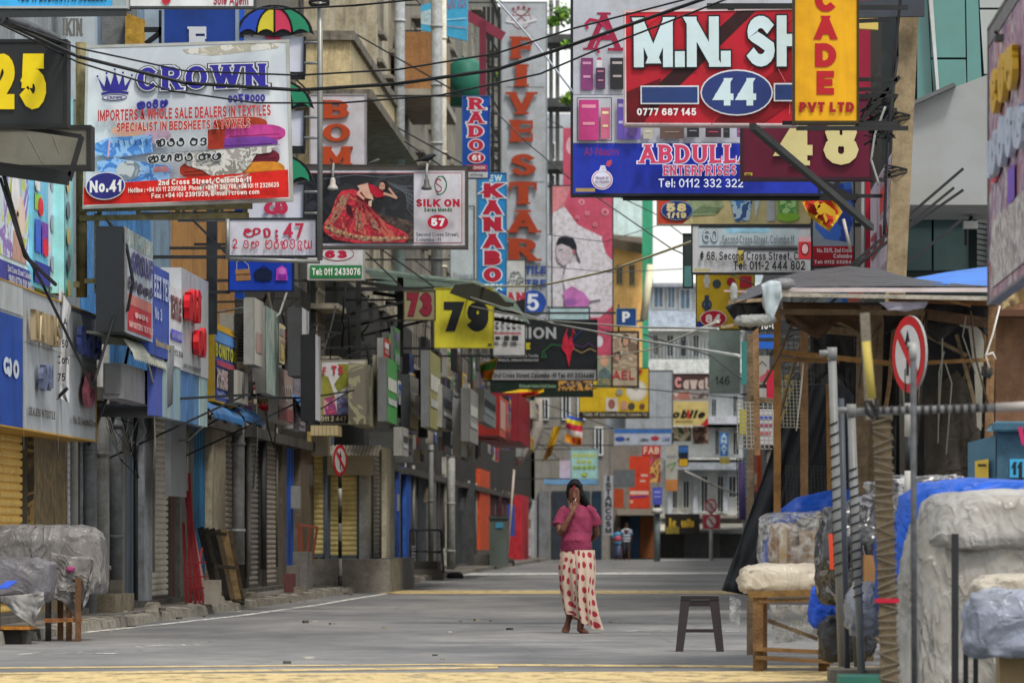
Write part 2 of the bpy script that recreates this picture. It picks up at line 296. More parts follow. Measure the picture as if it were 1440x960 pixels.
def stroke_polys(s, w=.18, serif=0, con=0, gap=.12, slant=0, grow=0):
    """text -> (list of polygons in units of cap height, width). con = contrast (thin horizontals)."""
    out = []; x = 0
    for ch in s:
        if ch == ' ': x += .34; continue
        g = G.get(ch) or G.get(ch.upper()) or G['o']
        Wd, strokes = g; Wd = max(Wd, w * 1.0)
        if serif and ch == 'I': Wd = .3
        sp = []
        for st in strokes:                              # split at sharp corners
            cur = [st[0]]
            for i in range(1, len(st)):
                cur.append(st[i])
                if i < len(st) - 1:
                    ax, ay = st[i][0] - st[i - 1][0], st[i][1] - st[i - 1][1]; bx_, by_ = st[i + 1][0] - st[i][0], st[i + 1][1] - st[i][1]
                    if (ax * bx_ + ay * by_) < .5 * (math.hypot(ax, ay) * math.hypot(bx_, by_) + 1e-9): sp.append(cur); cur = [st[i]]
            sp.append(cur)
        for st in sp:
            pts = [(x + w / 2 + a * max(0, (Wd - w)), w / 2 * (1 - con * .5) + b * (1 - w * (1 - con * .5))) for a, b in st]
            n = len(pts); L = []; R = []
            closed = n > 4 and math.dist(pts[0], pts[-1]) < 1e-6
            for i in range(n):
                if closed: a, b = pts[(i - 1) if i > 0 else n - 2], pts[(i + 1) if i < n - 1 else 1]
                else: a, b = pts[max(0, i - 1)], pts[min(n - 1, i + 1)]
                dx, dy = b[0] - a[0], b[1] - a[1]; l = math.hypot(dx, dy) or 1; dx /= l; dy /= l
                hw = w / 2 * (1 - con * abs(dx)) + grow; p = pts[i]; k = 1
                if 0 < i < n - 1:
                    e1 = (p[0] - pts[i - 1][0], p[1] - pts[i - 1][1]); l1 = math.hypot(*e1) or 1
                    cs = (e1[0] * dx + e1[1] * dy) / l1; k = min(1.5, 1 / max(.5, cs))
                nx, ny = -dy * hw * k, dx * hw * k
                if not closed and i in (0, n - 1):
                    sg = -1 if i == 0 else 1
                    if abs(dy) > .45 and (n == 2 or st[i][1] < .03 or st[i][1] > .97):                                   # cut level
                        ex = hw if abs(dx) > .02 or True else 0; ey = w / 2 * (1 - con * .5) + grow
                        t = ey / abs(dy); px_, py_ = p[0] + sg * dx * t, p[1] + sg * dy * t
                        hx = hw / abs(dy) * (1 if dy > 0 else -1)
                        L.append((px_ - hx, py_)); R.append((px_ + hx, py_)); 
                        if serif and (st[i][1] < .02 or st[i][1] > .98) and abs(dy) > .6:
                            y0 = 0 - grow if st[i][1] < .5 else 1 + grow; th = w * .36 + 2 * grow; sw = w * .5 + serif + grow
                            out.append([(px_ - sw, y0), (px_ + sw, y0), (px_ + sw, y0 + (th if y0 <= 0 else -th)), (px_ - sw, y0 + (th if y0 <= 0 else -th))])
                        continue
                    p = (p[0] + sg * dx * (w * .42 + grow), p[1] + sg * dy * (w * .42 + grow))
                    if serif and ch in 'EFTLZ' and 0 < st[i][0] or serif and ch == 'T' and st[i][1] > .9:
                        ht = w * .75; xx = p[0]; ydir = 1 if st[i][1] < .3 else -1
                        yy = p[1] - ydir * hw
                        if .3 < st[i][1] < .8: out.append([(xx - w * .15, p[1] - ht * .6), (xx + w * .15, p[1] - ht * .6), (xx + w * .15, p[1] + ht * .6), (xx - w * .15, p[1] + ht * .6)])
                        else: out.append([(xx - w * .2, yy), (xx + w * .12, yy), (xx + w * .12, yy + ydir * (hw * 2 + ht)), (xx - w * .06, yy + ydir * (hw * 2 + ht))])
                L.append((p[0] + nx, p[1] + ny)); R.append((p[0] - nx, p[1] - ny))
            if n > 6:
                out.append([*L, *R[::-1]] if False else ('strip', L, R))
            else:
                out.append(('strip', L, R))
        x += Wd + gap + (serif * .8 if serif else 0)
    fl = []
    for o in out:
        if o[0] == 'strip':
            L, R = o[1], o[2]; fl.append([[L[i], L[i + 1], R[i + 1], R[i]] for i in range(len(L) - 1)])
        else: fl.append([o])
    if slant: fl = [[[(a + b * slant, b) for a, b in q] for q in st] for st in fl]
    return fl, max(x - gap, .1)
# ---------------------------------------------------------------- sign panels
class Front:                       # faces the camera side of the street
    def __init__(s, Y, quad=None, ref=None, yaw=0, px0=0):
        s.Y = Y; s.quad = quad; s.ref = ref; s.yaw = yaw; s.px0 = px0; s.n = Vector((0, -1, 0))
        if yaw: s.n = Vector((math.sin(yaw), -math.cos(yaw), 0))
    def pt(s, a, b, d=0):
        if s.quad:
            x1, y1, x2, y2 = s.ref; u = (a - x1) / (x2 - x1); v = (b - y1) / (y2 - y1); q = s.quad
            a = (1 - v) * ((1 - u) * q[0][0] + u * q[1][0]) + v * ((1 - u) * q[3][0] + u * q[2][0])
            b = (1 - v) * ((1 - u) * q[0][1] + u * q[1][1]) + v * ((1 - u) * q[3][1] + u * q[2][1])
        if s.yaw:
            p0 = P(s.px0, VY, s.Y); r = (a - s.px0) * s.Y / F
            return Vector((p0.x + r * math.cos(s.yaw), s.Y + r * math.sin(s.yaw), CZ + (VY - b) * s.Y / F)) + s.n * d
        return P(a, b, s.Y) + s.n * d
class Side:                        # lies along the street on plane X; a = photo x of the feature, b = 0 top .. 1 bottom
    def __init__(s, X, z0, z1): s.X = X; s.z0 = z0; s.z1 = z1; s.n = Vector((1 if X < 0 else -1, 0, 0))
    def pt(s, a, b, d=0): return Vector((s.X, F * s.X / (a - VX), s.z1 + (s.z0 - s.z1) * b)) + s.n * d
def draw_text(mb, pan, s, x1, y1, x2, y2, col, d, w=.2, serif=0, con=0, slant=0, out=None, gap=.12, ext=0, vert=False, rough=.5):
    mt = col if not isinstance(col, str) else mat(col, rough, .12)
    if vert:
        n = len(s); hh = (y2 - y1) / n
        for i, ch in enumerate(s):
            wd = G.get(ch, (1,))[0]; k = min(1, max(.45, wd / .78)); cx = (x1 + x2) / 2; hw = (x2 - x1) / 2 * k
            draw_text(mb, pan, ch, cx - hw, y1 + hh * (i + .07), cx + hw, y1 + hh * (i + .93), col, d, w, serif, con, slant, out, gap, ext)
        return
    if out:
        for oc, ow in (out if isinstance(out, list) else [out]):
            pl, tw = stroke_polys(s, w, serif, con, gap, slant, ow); _put(mb, pan, pl, tw, x1, y1, x2, y2, mat(oc, .5, .12), d, 0); d += .004
    pl, tw = stroke_polys(s, w, serif, con, gap, slant)
    _put(mb, pan, pl, tw, x1, y1, x2, y2, mt, d, ext)
def _put(mb, pan, pl, tw, x1, y1, x2, y2, mt, d, ext):
    sx = (x2 - x1) / tw; sy = (y2 - y1); e = 0
    for st in pl:
        e += .0003
        for q in st:
            dd = d + e + (ext or 0)
            front = [pan.pt(x1 + a * sx, y2 - b * sy, dd) for a, b in q]
            if ext: mb.prism(front, pan.n * -(ext), mt)
            else: mb.poly(front, mt)
def split_text(s, x1, y1, x2, y2, w=.2, serif=0, con=0, slant=0, out=None, gap=.12, vert=False):
    if vert:
        n = len(s); hh = (y2 - y1) / n
        for i, ch in enumerate(s):
            k = min(1, max(.45, G.get(ch, (1,))[0] / .78)); cx = (x1 + x2) / 2; hw = (x2 - x1) / 2 * k; yield ch, (cx - hw, y1 + hh * (i + .07), cx + hw, y1 + hh * (i + .93))
        return
    T = stroke_polys(s, w, serif, con, gap)[1]; k = (x2 - x1) / T; x = 0
    for ch in s:
        if ch == ' ': x += .34; continue
        wd = stroke_polys(ch, w, serif, con, gap)[1]
        yield ch, (x1 + x * k, y1, x1 + (x + wd) * k, y2); x += wd + gap + (serif * .8 if serif else 0)
def board(mb, pan, x1, y1, x2, y2, t, mt):
    f = [pan.pt(x1, y2), pan.pt(x2, y2), pan.pt(x2, y1), pan.pt(x1, y1)]
    mb.hexa(f + [p - pan.n * t for p in f], mt)
def frame_mb(mb, pan, x1, y1, x2, y2, w, t, mt, proud=.012):
    c = [pan.pt(x1, y2), pan.pt(x2, y2), pan.pt(x2, y1), pan.pt(x1, y1)]
    o = pan.n * ((proud - t) / 2)
    U = (c[3] - c[0]).normalized(); H = (c[1] - c[0]).normalized()
    for a, b, ax, off, ex in ((0, 1, H, -U, 1), (3, 2, H, U, 1), (0, 3, U, -H, 0), (1, 2, U, H, 0)):
        A = c[a] + o + off * w * .5; B = c[b] + o + off * w * .5
        if ex: A -= ax * w; B += ax * w
        dpt = t + proud + (.003 if ex else 0)
        sx = pan.n * dpt / 2; sy = off * w * .5
        mb.hexa([A - sx - sy, A + sx - sy, A + sx + sy, A - sx + sy, B - sx - sy, B + sx - sy, B + sx + sy, B - sx + sy], mt)
SIDEK = [None]
def colr(c):
    if isinstance(c, str): return mat(c, .42, .24, 0, 0, .16, k=SIDEK[0])
    return c
def sign(name, label, cat, pan, rect, bgc, items=(), t=.1, frame=None, group=None, attach=None, letters=(), fy=None, pos=None, wall=None):
    x1, y1, x2, y2 = rect; c0 = pan.pt((x1 + x2) / 2, y2)
    root = thing(name, label, cat, c0, group)
    mb = MB(); board(mb, pan, x1, y1, x2, y2, t, colr(bgc)); mb.build('board', root)
    if frame:
        fm = MB(); frame_mb(fm, pan, x1, y1, x2, y2, frame[1], t, mat(frame[0], .5, .25)); fm.build('frame', root)
    pr = MB(); tx = MB(); d = .004
    for it in items:
        k = it[0]; d += .0025
        if k == 'r': pr.poly([pan.pt(it[1], it[4], d), pan.pt(it[3], it[4], d), pan.pt(it[3], it[2], d), pan.pt(it[1], it[2], d)], colr(it[5]))
        elif k == 'e':
            n = 28; pr.poly([pan.pt(it[1] + it[3] * math.cos(2 * PI * i / n), it[2] + it[4] * math.sin(2 * PI * i / n), d) for i in range(n)], colr(it[5]))
        elif k == 'p': pr.poly([pan.pt(a, b, d) for a, b in it[1]], mat(it[2], .42, .42, scale=7) if isinstance(it[2], str) else it[2])
        elif k == 'l':
            w = it[2]; pts = it[1]
            for i in range(len(pts) - 1):
                (a, b), (c, e) = pts[i], pts[i + 1]; l = math.hypot(c - a, e - b) or 1; nx, ny = -(e - b) / l * w / 2, (c - a) / l * w / 2
                ex, ey = (c - a) / l * w * .3, (e - b) / l * w * .3
                pr.poly([pan.pt(a + nx - ex, b + ny - ey, d), pan.pt(c + nx + ex, e + ny + ey, d), pan.pt(c - nx + ex, e - ny + ey, d), pan.pt(a - nx - ex, b - ny - ey, d)], colr(it[3])); d += .0002
        elif k == 't':
            kw = dict(it[7]) if len(it) > 7 else {}
            if it[5] - it[3] >= 12 and isinstance(pan, Front) and len(it[1]) > 1:      # letters big enough to pick apart
                for ch, (a, b, c_, e_) in split_text(it[1], *it[2:6], **kw):
                    l = MB(); kk = {k_: v for k_, v in kw.items() if k_ != 'vert'}; draw_text(l, pan, ch, a, b, c_, e_, it[6], d, **kk); l.build('letter', root)
                d += .008; continue
            draw_text(tx, pan, it[1], it[2], it[3], it[4], it[5], it[6], d, **kw); d += .006
    pr.build('print', root); tx.build('lettering', root, kind='stuff')
    for (s, a1, b1, a2, b2, c, kw) in letters:         # raised letters, each a part
        n = len(s); kw = dict(kw); vert = kw.pop('vert', 0); ext = kw.pop('ext', .04)
        if vert:
            hh = (b2 - b1) / n
            for i, ch in enumerate(s):
                if ch == ' ': continue
                k_ = min(1, max(.5, G.get(ch, (1,))[0] / .78)); cx = (a1 + a2) / 2; hw = (a2 - a1) / 2 * k_
                l = MB(); draw_text(l, pan, ch, cx - hw, b1 + hh * (i + .1), cx + hw, b1 + hh * (i + .9), c, d, ext=ext, **kw); l.build('letter', root)
        else:
            ws = [G.get(ch, (.7,))[0] + .14 if ch != ' ' else .34 for ch in s]; T = sum(ws); x = a1
            for ch, w_ in zip(s, ws):
                dx = (a2 - a1) * w_ / T
                if ch != ' ':
                    l = MB(); draw_text(l, pan, ch, x, b1, x + dx * (w_ - .14) / w_, b2, c, d, ext=ext, **kw); l.build('letter', root)
                x += dx
    if attach:
        X = wall if wall is not None else (-7.0 if attach == 'L' else 3.0); bm = MB(); mt = mat('#2c2e30', .6, .3)
        for yy in (y1, y2):
            p = pan.pt(x1 if attach == 'L' else x2, yy) - pan.n * t * .5; o = .02 if yy == y1 else -.02
            bm.bar(p + Vector((0, 0, o)), Vector((X, p.y, p.z + o)), .04, .04, mt)
        p = pan.pt(x1 if attach == 'L' else x2, y1) - pan.n * t * .5; q = pan.pt((x1 + x2) / 2, y1) - pan.n * t * .5
        dx = abs(p.x - X); 
        bm.bar(p + Vector((0, 0, .02)), Vector((X, p.y, p.z + max(.5, min(1.6, dx)))), .03, .03, mt)
        bm.build('bracket', root)
    return root
# ================================================================ GROUND
def asphalt():
    m = bpy.data.materials.new('asphalt'); m.use_nodes = True; t = m.node_tree; b = t.nodes['Principled BSDF']; L = t.links.new
    g = nd(t, 'ShaderNodeNewGeometry')
    def nz(sc, det, st=(1, 1, 1), rough=.6):
        mp = nd(t, 'ShaderNodeMapping'); mp.inputs['Scale'].default_value = st; L(g.outputs['Position'], mp.inputs[0])
        n = nd(t, 'ShaderNodeTexNoise'); n.inputs['Scale'].default_value = sc; n.inputs['Detail'].default_value = det; n.inputs['Roughness'].default_value = rough; L(mp.outputs[0], n.inputs['Vector']); return n
    big = nz(.35, 5, (1, .35, 1)); mid = nz(2.2, 6, (1, .5, 1), .7); fine = nz(60, 3)
    r = nd(t, 'ShaderNodeValToRGB'); e = r.color_ramp.elements; e[0].position = .32; e[0].color = (.085, .087, .09, 1); e[1].position = .68; e[1].color = (.215, .21, .202, 1)
    L(big.outputs[0], r.inputs[0])
    mx = nd(t, 'ShaderNodeMix', data_type='RGBA', blend_type='OVERLAY'); mx.inputs[0].default_value = .6; L(r.outputs[0], mx.inputs[6]); L(mid.outputs[0], mx.inputs[7])
    m2 = nd(t, 'ShaderNodeMix', data_type='RGBA', blend_type='OVERLAY'); m2.inputs[0].default_value = .5; L(mx.outputs[2], m2.inputs[6]); L(fine.outputs[0], m2.inputs[7])
    # worn wheel tracks and damp stains across the street
    st = nz(1.1, 5, (.25, .12, 1), .6); r3 = nd(t, 'ShaderNodeMapRange'); r3.inputs[1].default_value = .55; r3.inputs[2].default_value = .66; L(st.outputs[0], r3.inputs[0])
    m3 = nd(t, 'ShaderNodeMix', data_type='RGBA'); m3.inputs[7].default_value = (.07, .072, .078, 1)
    ml = nd(t, 'ShaderNodeMath', operation='MULTIPLY'); ml.inputs[1].default_value = .8; L(r3.outputs[0], ml.inputs[0]); L(ml.outputs[0], m3.inputs[0])
    L(m2.outputs[2], m3.inputs[6])
    vo = nd(t, 'ShaderNodeTexVoronoi', feature='DISTANCE_TO_EDGE'); mp = nd(t, 'ShaderNodeMapping'); mp.inputs['Scale'].default_value = (.5, .2, 1); wob = nz(1.5, 4); ad = nd(t, 'ShaderNodeMix', data_type='VECTOR'); ad.inputs[0].default_value = .12
    L(g.outputs['Position'], ad.inputs[4]); L(wob.outputs[1], ad.inputs[5]); L(ad.outputs[1], mp.inputs[0]); L(mp.outputs[0], vo.inputs['Vector']); vo.inputs['Scale'].default_value = 1
    cr = nd(t, 'ShaderNodeMapRange'); cr.inputs[1].default_value = .0; cr.inputs[2].default_value = .012; cr.inputs[3].default_value = .75; cr.inputs[4].default_value = 1; L(vo.outputs[0], cr.inputs[0])
    m4 = nd(t, 'ShaderNodeMix', data_type='RGBA', blend_type='MULTIPLY'); m4.inputs[0].default_value = 1; L(m3.outputs[2], m4.inputs[6]); L(cr.outputs[0], m4.inputs[7]); L(m4.outputs[2], b.inputs['Base Color'])
    b.inputs['Roughness'].default_value = .75
    bp = nd(t, 'ShaderNodeBump'); bp.inputs['Strength'].default_value = .5; bp.inputs['Distance'].default_value = .012; L(fine.outputs[0], bp.inputs['Height']); L(bp.outputs[0], b.inputs['Normal'])
    return m
ASP = asphalt()
mb = MB(); mb.box(-400, 400, -60, 1200, -.5, 0, ASP); mb.build('road', kind='structure')
def worn(h, lo=.40, hi=.5):
    m = mat(h, .7, .35, scale=6).copy(); m.name = 'worn_line_paint'; t = m.node_tree
    b = t.nodes['Principled BSDF']; g = [n for n in t.nodes if n.type == 'NEW_GEOMETRY'][0]
    mp = nd(t, 'ShaderNodeMapping'); mp.inputs['Scale'].default_value = (1, .35, 1); t.links.new(g.outputs['Position'], mp.inputs[0])
    n = nd(t, 'ShaderNodeTexNoise'); n.inputs['Scale'].default_value = 5; n.inputs['Detail'].default_value = 7; n.inputs['Roughness'].default_value = .75; t.links.new(mp.outputs[0], n.inputs['Vector'])
    r = nd(t, 'ShaderNodeMapRange'); r.inputs[1].default_value = lo; r.inputs[2].default_value = hi; t.links.new(n.outputs[0], r.inputs[0]); t.links.new(r.outputs[0], b.inputs['Alpha'])
    return m
YEL = worn('#bda878', .33, .5); WHT = worn('#c9cac8', .40, .5); WHT2 = worn('#c9cac8', .52, .6)
def gpt(px, py, z=.004):
    Y = F * (CZ - z) / (py - VY); return Vector(((px - VX) * Y / F, Y, z))
mk = MB()
ed = [(-60, 905), (60, 894), (115, 888), (240, 875), (330, 865), (440, 850), (500, 840), (548, 833)]
mk = MB()
for (a, b), (c, e) in zip(ed, ed[1:]):
    p, q = gpt(a, b), gpt(c, e); mk.poly([p, q, q + Vector((.13, 0, 0)), p + Vector((.13, 0, 0))], WHT)
mk.build('edge_line', kind='structure')
def flat(name, quads, mt):
    m_ = MB()
    for q in quads: m_.poly([gpt(*p) for p in q], mt)
    m_.build(name, kind='structure')
flat('yellow_box_marking', [[(560, 829.5), (1150, 829.5), (1150, 834.5), (530, 834.5)], [(-100, 948), (1250, 942), (1250, 956), (-100, 970)],
    [(640, 932.5), (1240, 936), (1240, 939.5), (640, 935)], [(-60, 946), (700, 936), (700, 939), (-60, 949.5)], [(-60, 938), (640, 932.6), (640, 934), (-60, 940)]], YEL)
flat('stop_line', [[(600, 805.5), (1060, 803.8), (1060, 806.2), (600, 808.2)]], WHT)
flat('white_line', [[(690, 806), (715, 806), (690, 813), (664, 813)], [(640, 815), (655, 815), (560, 828), (540, 828)], [(835, 885), (1040, 885), (1040, 887.5), (835, 888)], [(20, 917), (190, 915), (190, 918), (20, 920.5)], [(190, 908), (285, 902), (290, 905), (195, 911.5)]], WHT2)
flat('lane_line', [[(1000, 786.4), (925, 786.4), (925, 787.6), (1000, 787.6)]], WHT)
# pavement with kerb stones
PAV = mat('#6f6b66', .85, .45, .5, scale=3, streak=.0); KST = mat('#8a867c', .85, .5, .6, scale=5)
kx = [(46, -6.5), (60, -6.35), (72, -6.28), (90, -6.1), (107, -6.0), (140, -6.0), (262, -6.0)]
def kerbx(Y):
    for (a, b), (c, d) in zip(kx, kx[1:]):
        if a <= Y <= c: return b + (d - b) * (Y - a) / (c - a)
    return kx[0][1] if Y < 46 else kx[-1][1]
pv = MB(); ys = [46, 60, 72, 90, 107, 140, 262]
for a, c in zip(ys, ys[1:]): pv.hexa([(-9, a, -.1), (kerbx(a) - .16, a, -.1), (kerbx(a) - .16, a, .13), (-9, a, .13), (-9, c, -.1), (kerbx(c) - .16, c, -.1), (kerbx(c) - .16, c, .13), (-9, c, .13)], PAV)
pav = pv.build('pavement', kind='structure')
Y = 46.0; rr = random.Random(3)
while Y < 150:
    l = rr.uniform(.5, .85) * (1 if Y < 110 else 2); a = kerbx(Y + l / 2); j = rr.uniform(-.02, .02); h = .13 + rr.uniform(-.03, .015)
    m_ = MB(); x0, x1 = a - .155 + j, a + rr.uniform(-.02, .03)
    m_.hexa([(x0, Y, -.05), (x1 + .02, Y, -.05), (x1, Y + .01, h - .02), (x0, Y, h), (x0, Y + l - .04, -.05), (x1 + .02, Y + l - .04, -.05), (x1 - .01, Y + l - .05, h - .02 + rr.uniform(-.015, .01)), (x0, Y + l - .04, h)], KST)
    m_.build('kerb_stone', pav); Y += l
m_ = MB(); m_.box(-6.16, -6.0, 150, 262, -.05, .12, KST); m_.build('far_kerb', pav)

# ================================================================ LEFT ROW OF BUILDINGS
XF = -7.0
def slat_mesh(width, pitch, hexc, axis='Y'):
    mt = mat(hexc, .45, .3, scale=4, streak=.12, k=1.9 if axis == 'Y' else 1.3); m_ = MB(); h = pitch
    prof = [(-.012, 0), (.01, h * .1), (.016, h * .35), (.012, h * .78), (-.012, h * .86), (-.012, h)]
    a, b = -width / 2, width / 2
    for (x0, z0), (x1, z1) in zip(prof, prof[1:]):
        if axis == 'Y': m_.poly([(x0, a, z0), (x0, b, z0), (x1, b, z1), (x1, a, z1)], mt)
        else: m_.poly([(a, -x0, z0), (b, -x0, z0), (b, -x1, z1), (a, -x1, z1)], mt)
    return m_.mesh('slat')
def shutter(parent, px1, px2, hexc, ztop=2.75, X=XF, z0=.16, pitch=.085, single=True):
    y1, y2 = YL(px1, X), YL(px2, X); w = y2 - y1; yc = (y1 + y2) / 2
    g = MB(); gm = mat('#4d4c49', .5, .3)
    g.box(X - .02, X + .05, y1 - .06, y1, z0, ztop, gm); g.box(X - .02, X + .05, y2, y2 + .06, z0, ztop, gm); g.box(X - .05, X + .06, y1, y2, z0 - .01, z0 + .07, gm)
    sh = g.build('roller_shutter', parent)
    n = int((ztop - z0 - .07) / pitch)
    if single:
        me = slat_mesh(w, pitch, hexc)
        for i in range(n): link('slat', me, sh, loc=(X - .01, yc, z0 + .07 + i * pitch))
    else:
        m_ = MB(); mt = mat(hexc, .5, .35, scale=4, streak=.25)
        for i in range(n):
            z = z0 + .07 + i * pitch; prof = [(-.01, z), (.018, z + pitch * .2), (.018, z + pitch * .6), (-.012, z + pitch * .9), (-.015, z + pitch)]
            for (a, b), (c, d) in zip(prof, prof[1:]): m_.poly([(X + a, y1, b), (X + a, y2, b), (X + c, y2, d), (X + c, y1, d)], mt)
        o = m_.build('slats', sh, kind='stuff'); o.matrix_parent_inverse = sh_inv(sh)
    return sh
def wmat(o):
    m_ = Matrix.Translation(o.location)
    if o.parent: m_ = wmat(o.parent) @ o.matrix_parent_inverse @ m_
    return m_
def sh_inv(o): return wmat(o).inverted()
def sub(name, mb_, parent, **kw):
    o = mb_.build(name, parent, **kw)
    if o: o.matrix_parent_inverse = sh_inv(parent)
    return o
def pillar(parent, px1, px2, hexc, ztop=2.8, out=.05, X=XF, z0=.13, name='pillar', streak=.3, mt=None):
    m_ = MB(); m_.box(X - .1, X + out, YL(px1, X), YL(px2, X), z0, ztop, mt or mat(hexc, .7, .35, .2, streak=streak, scale=3, k=1.8)); return m_.build(name, parent)
def ribbed(parent, px1, px2, hexc, ztop=2.75, X=XF, n=10, name='folding_door', depth=.04, z0=.15):
    y1, y2 = YL(px1, X), YL(px2, X); m_ = MB(); mt = mat(hexc, .5, .3, streak=.2, k=1.9); w = (y2 - y1) / n
    m_.box(X - .06, X - .03, y1, y2, z0, ztop, mat('#15171a', .7))
    for i in range(n): m_.hexa([(X - .02, y1 + i * w, z0), (X + depth, y1 + (i + .3) * w, z0), (X + depth, y1 + (i + .3) * w, ztop), (X - .02, y1 + i * w, ztop), (X - .02, y1 + (i + .7) * w, z0), (X + depth, y1 + (i + .65) * w, z0), (X + depth, y1 + (i + .65) * w, ztop), (X - .02, y1 + (i + .7) * w, ztop)], mt)
    return m_.build(name, parent)
def pipe(parent, px, r, z0, z1, hexc='#6d7174', X=-6.85, bands=True, name='downpipe'):
    y = YL(px, X); m_ = MB(); mt = mat(hexc, .45, .3, streak=.3, k=1.7); m_.tube([(X, y, z0), (X, y, z1)], r, mt, 10)
    if bands:
        z = z0 + .5
        while z < z1: m_.tube([(X, y, z), (X, y, z + .05)], r * 1.18, mt, 10); z += 1.35
    return m_.build(name, parent)
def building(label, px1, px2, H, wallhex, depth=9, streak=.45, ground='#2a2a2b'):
    y1, y2 = YL(px1), YL(px2)
    b = thing('shop_building', label, 'building', (XF, (y1 + y2) / 2, 0))
    m_ = MB(); m_.box(XF - depth, XF, y1, y2, 2.95, H, mat(wallhex, .8, .35, .3, streak=streak, scale=1.2)); m_.build('wall', b)
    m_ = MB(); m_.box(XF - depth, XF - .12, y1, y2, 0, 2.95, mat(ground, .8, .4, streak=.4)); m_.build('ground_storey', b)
    m_ = MB(); m_.box(XF - depth, XF + .12, y1 - .02, y2 + .02, H, H + .25, mat(wallhex, .8, .5, .3, streak=.6, scale=1.2)); m_.build('parapet', b)
    if px1 >= 330:                                    # dark band painting in the shade behind the clutter of signs
        m_ = MB(); m_.box(XF - .2, XF + .03, y1 + .01, y2 - .01, 2.75, 5.6 if px1 < 432 else 6.4 if px1 < 600 else 8, mat('#3b3a37', .85, .5, .2, streak=.5, scale=2)); m_.build('shade_band', b)
    return b, y1, y2
def windows(b, ys, zs, w, h, fr='#8f8a7c', glass='#2b3338', X=XF, ledge=True, mull=2):
    fm = MB(); fmt = mat(fr, .6, .3)
    fm.box(0, .05, -w / 2, w / 2, 0, .06, fmt); fm.box(0, .05, -w / 2, w / 2, h - .06, h, fmt); fm.box(0, .048, -w / 2, -w / 2 + .06, 0, h, fmt); fm.box(0, .048, w / 2 - .06, w / 2, 0, h, fmt)
    for i in range(1, mull): y = -w / 2 + w * i / mull; fm.box(.002, .045, y - .02, y + .02, .06, h - .06, fmt)
    fm.box(.003, .044, -w / 2, w / 2, h * .66, h * .66 + .04, fmt)
    if ledge: fm.box(0, .35, -w / 2 - .12, w / 2 + .12, h + .08, h + .16, mat('#8f8a80', .8, .5, streak=.6)); fm.box(0, .14, -w / 2 - .06, w / 2 + .06, -.1, -.005, mat('#8f8a80', .8, .5, streak=.6))
    gm = MB(); gm.box(.004, .02, -w / 2 + .05, w / 2 - .05, .05, h - .05, mat(glass, .15, .3, spec=.6))
    fme, gme = fm.mesh('window'), gm.mesh('pane')
    for y in ys:
        for z in zs:
            f = link('window', fme, b, loc=(X + .004, y, z)); p = link('pane', gme, f, loc=(X + .004, y, z)); p.matrix_parent_inverse = sh_inv(f)
MARB = photo(('#2a2620', '#4a3f2e', '#8a7448', '#332c22', '#6b5a38'), 5, 2, .35, (1, 2.5, .6))
# -- building 1
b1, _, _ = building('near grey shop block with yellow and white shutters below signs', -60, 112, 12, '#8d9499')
shutter(b1, -40, 31, '#a98c4a'); pillar(b1, 32, 80, '', mt=MARB, out=.12); shutter(b1, 81, 106, '#95989a')
pillar(b1, 107, 112, '#7c7f82', out=.08)
# -- building 2
b2, _, _ = building('shop block with grey drainpipes and blue wall cladding', 112, 240, 13, '#7c97ae')
pipe(b2, 126, .085, .13, 3.4, '#5d6063'); pipe(b2, 141, .11, .13, 3.6, '#70716f'); pipe(b2, 161, .1, .5, 3.1, '#54575a'); pipe(b2, 150, .03, .4, 3.0, '#8a8672')
pillar(b2, 114, 119, '#24251f'); pillar(b2, 166, 170, '#6b675d')
ribbed(b2, 171, 191, '#3f4750', n=7); pillar(b2, 192, 203, '#777b80', out=.1, streak=.1); shutter(b2, 204, 236, '#a19d92', pitch=.082); pillar(b2, 237, 241, '#4e2f2c')
m_ = MB(); y0 = YL(141, -6.85); m_.box(-7.0, -6.62, y0 - .5, y0 + 1.8, .13, .34, mat('#7c7463', .9, .5, .6)); m_.build('plinth', b2)
# blue vertical cladding boards, each one a board
m0 = MB(); m0.box(0, .05, 0, .30, 0, 3.2, mat('#4a86c0', .5, .3, streak=.35)); me = m0.mesh('cladding_board')
for i in range(22): link('cladding_board', me, b2, loc=(XF + .004, YL(113) + i * .38, 3.0 + (i % 2) * .05))
# -- building 3
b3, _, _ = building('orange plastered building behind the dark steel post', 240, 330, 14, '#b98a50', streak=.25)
pillar(b3, 243, 262, '#5b5a55', out=.1, streak=.6); ribbed(b3, 263, 286, '#23506f', n=6, ztop=2.9); pillar(b3, 287, 306, '#8a8371', out=.12, streak=.6)
shutter(b3, 308, 327, '#7c766e'); 
m_ = MB(); m_.box(-6.62, -6.55, YL(240, -6.55), YL(262, -6.55), 1.55, 2.75, mat('#808386', .5, .2)); m_.build('meter_box', b3)
# -- building 4
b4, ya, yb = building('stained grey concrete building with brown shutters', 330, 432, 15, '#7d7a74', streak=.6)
pipe(b4, 335, .1, .6, 3.2, '#7b7d7e'); pillar(b4, 341, 345, '#26221f'); shutter(b4, 346, 363, '#6f6b69'); pillar(b4, 364, 368, '#2a2624', out=.09); shutter(b4, 369, 388, '#7c776f')
pillar(b4, 389, 395, '#4b443b', out=.1); ribbed(b4, 396, 411, '#1d4a9a', n=4, name='blue_door'); pillar(b4, 412, 431, '#5a5148', out=.14, streak=.6)
m_ = MB(); m_.box(-6.45, -6.22, 95, 96.5, .13, .78, mat('#6c6a67', .9, .4, .3)); m_.build('doorstep', b4); m_ = MB(); m_.box(-6.39, -6.24, 92.6, 93.6, .1, .56, mat('#6b6562', .9, .4)); m_.build('doorstep', b4)
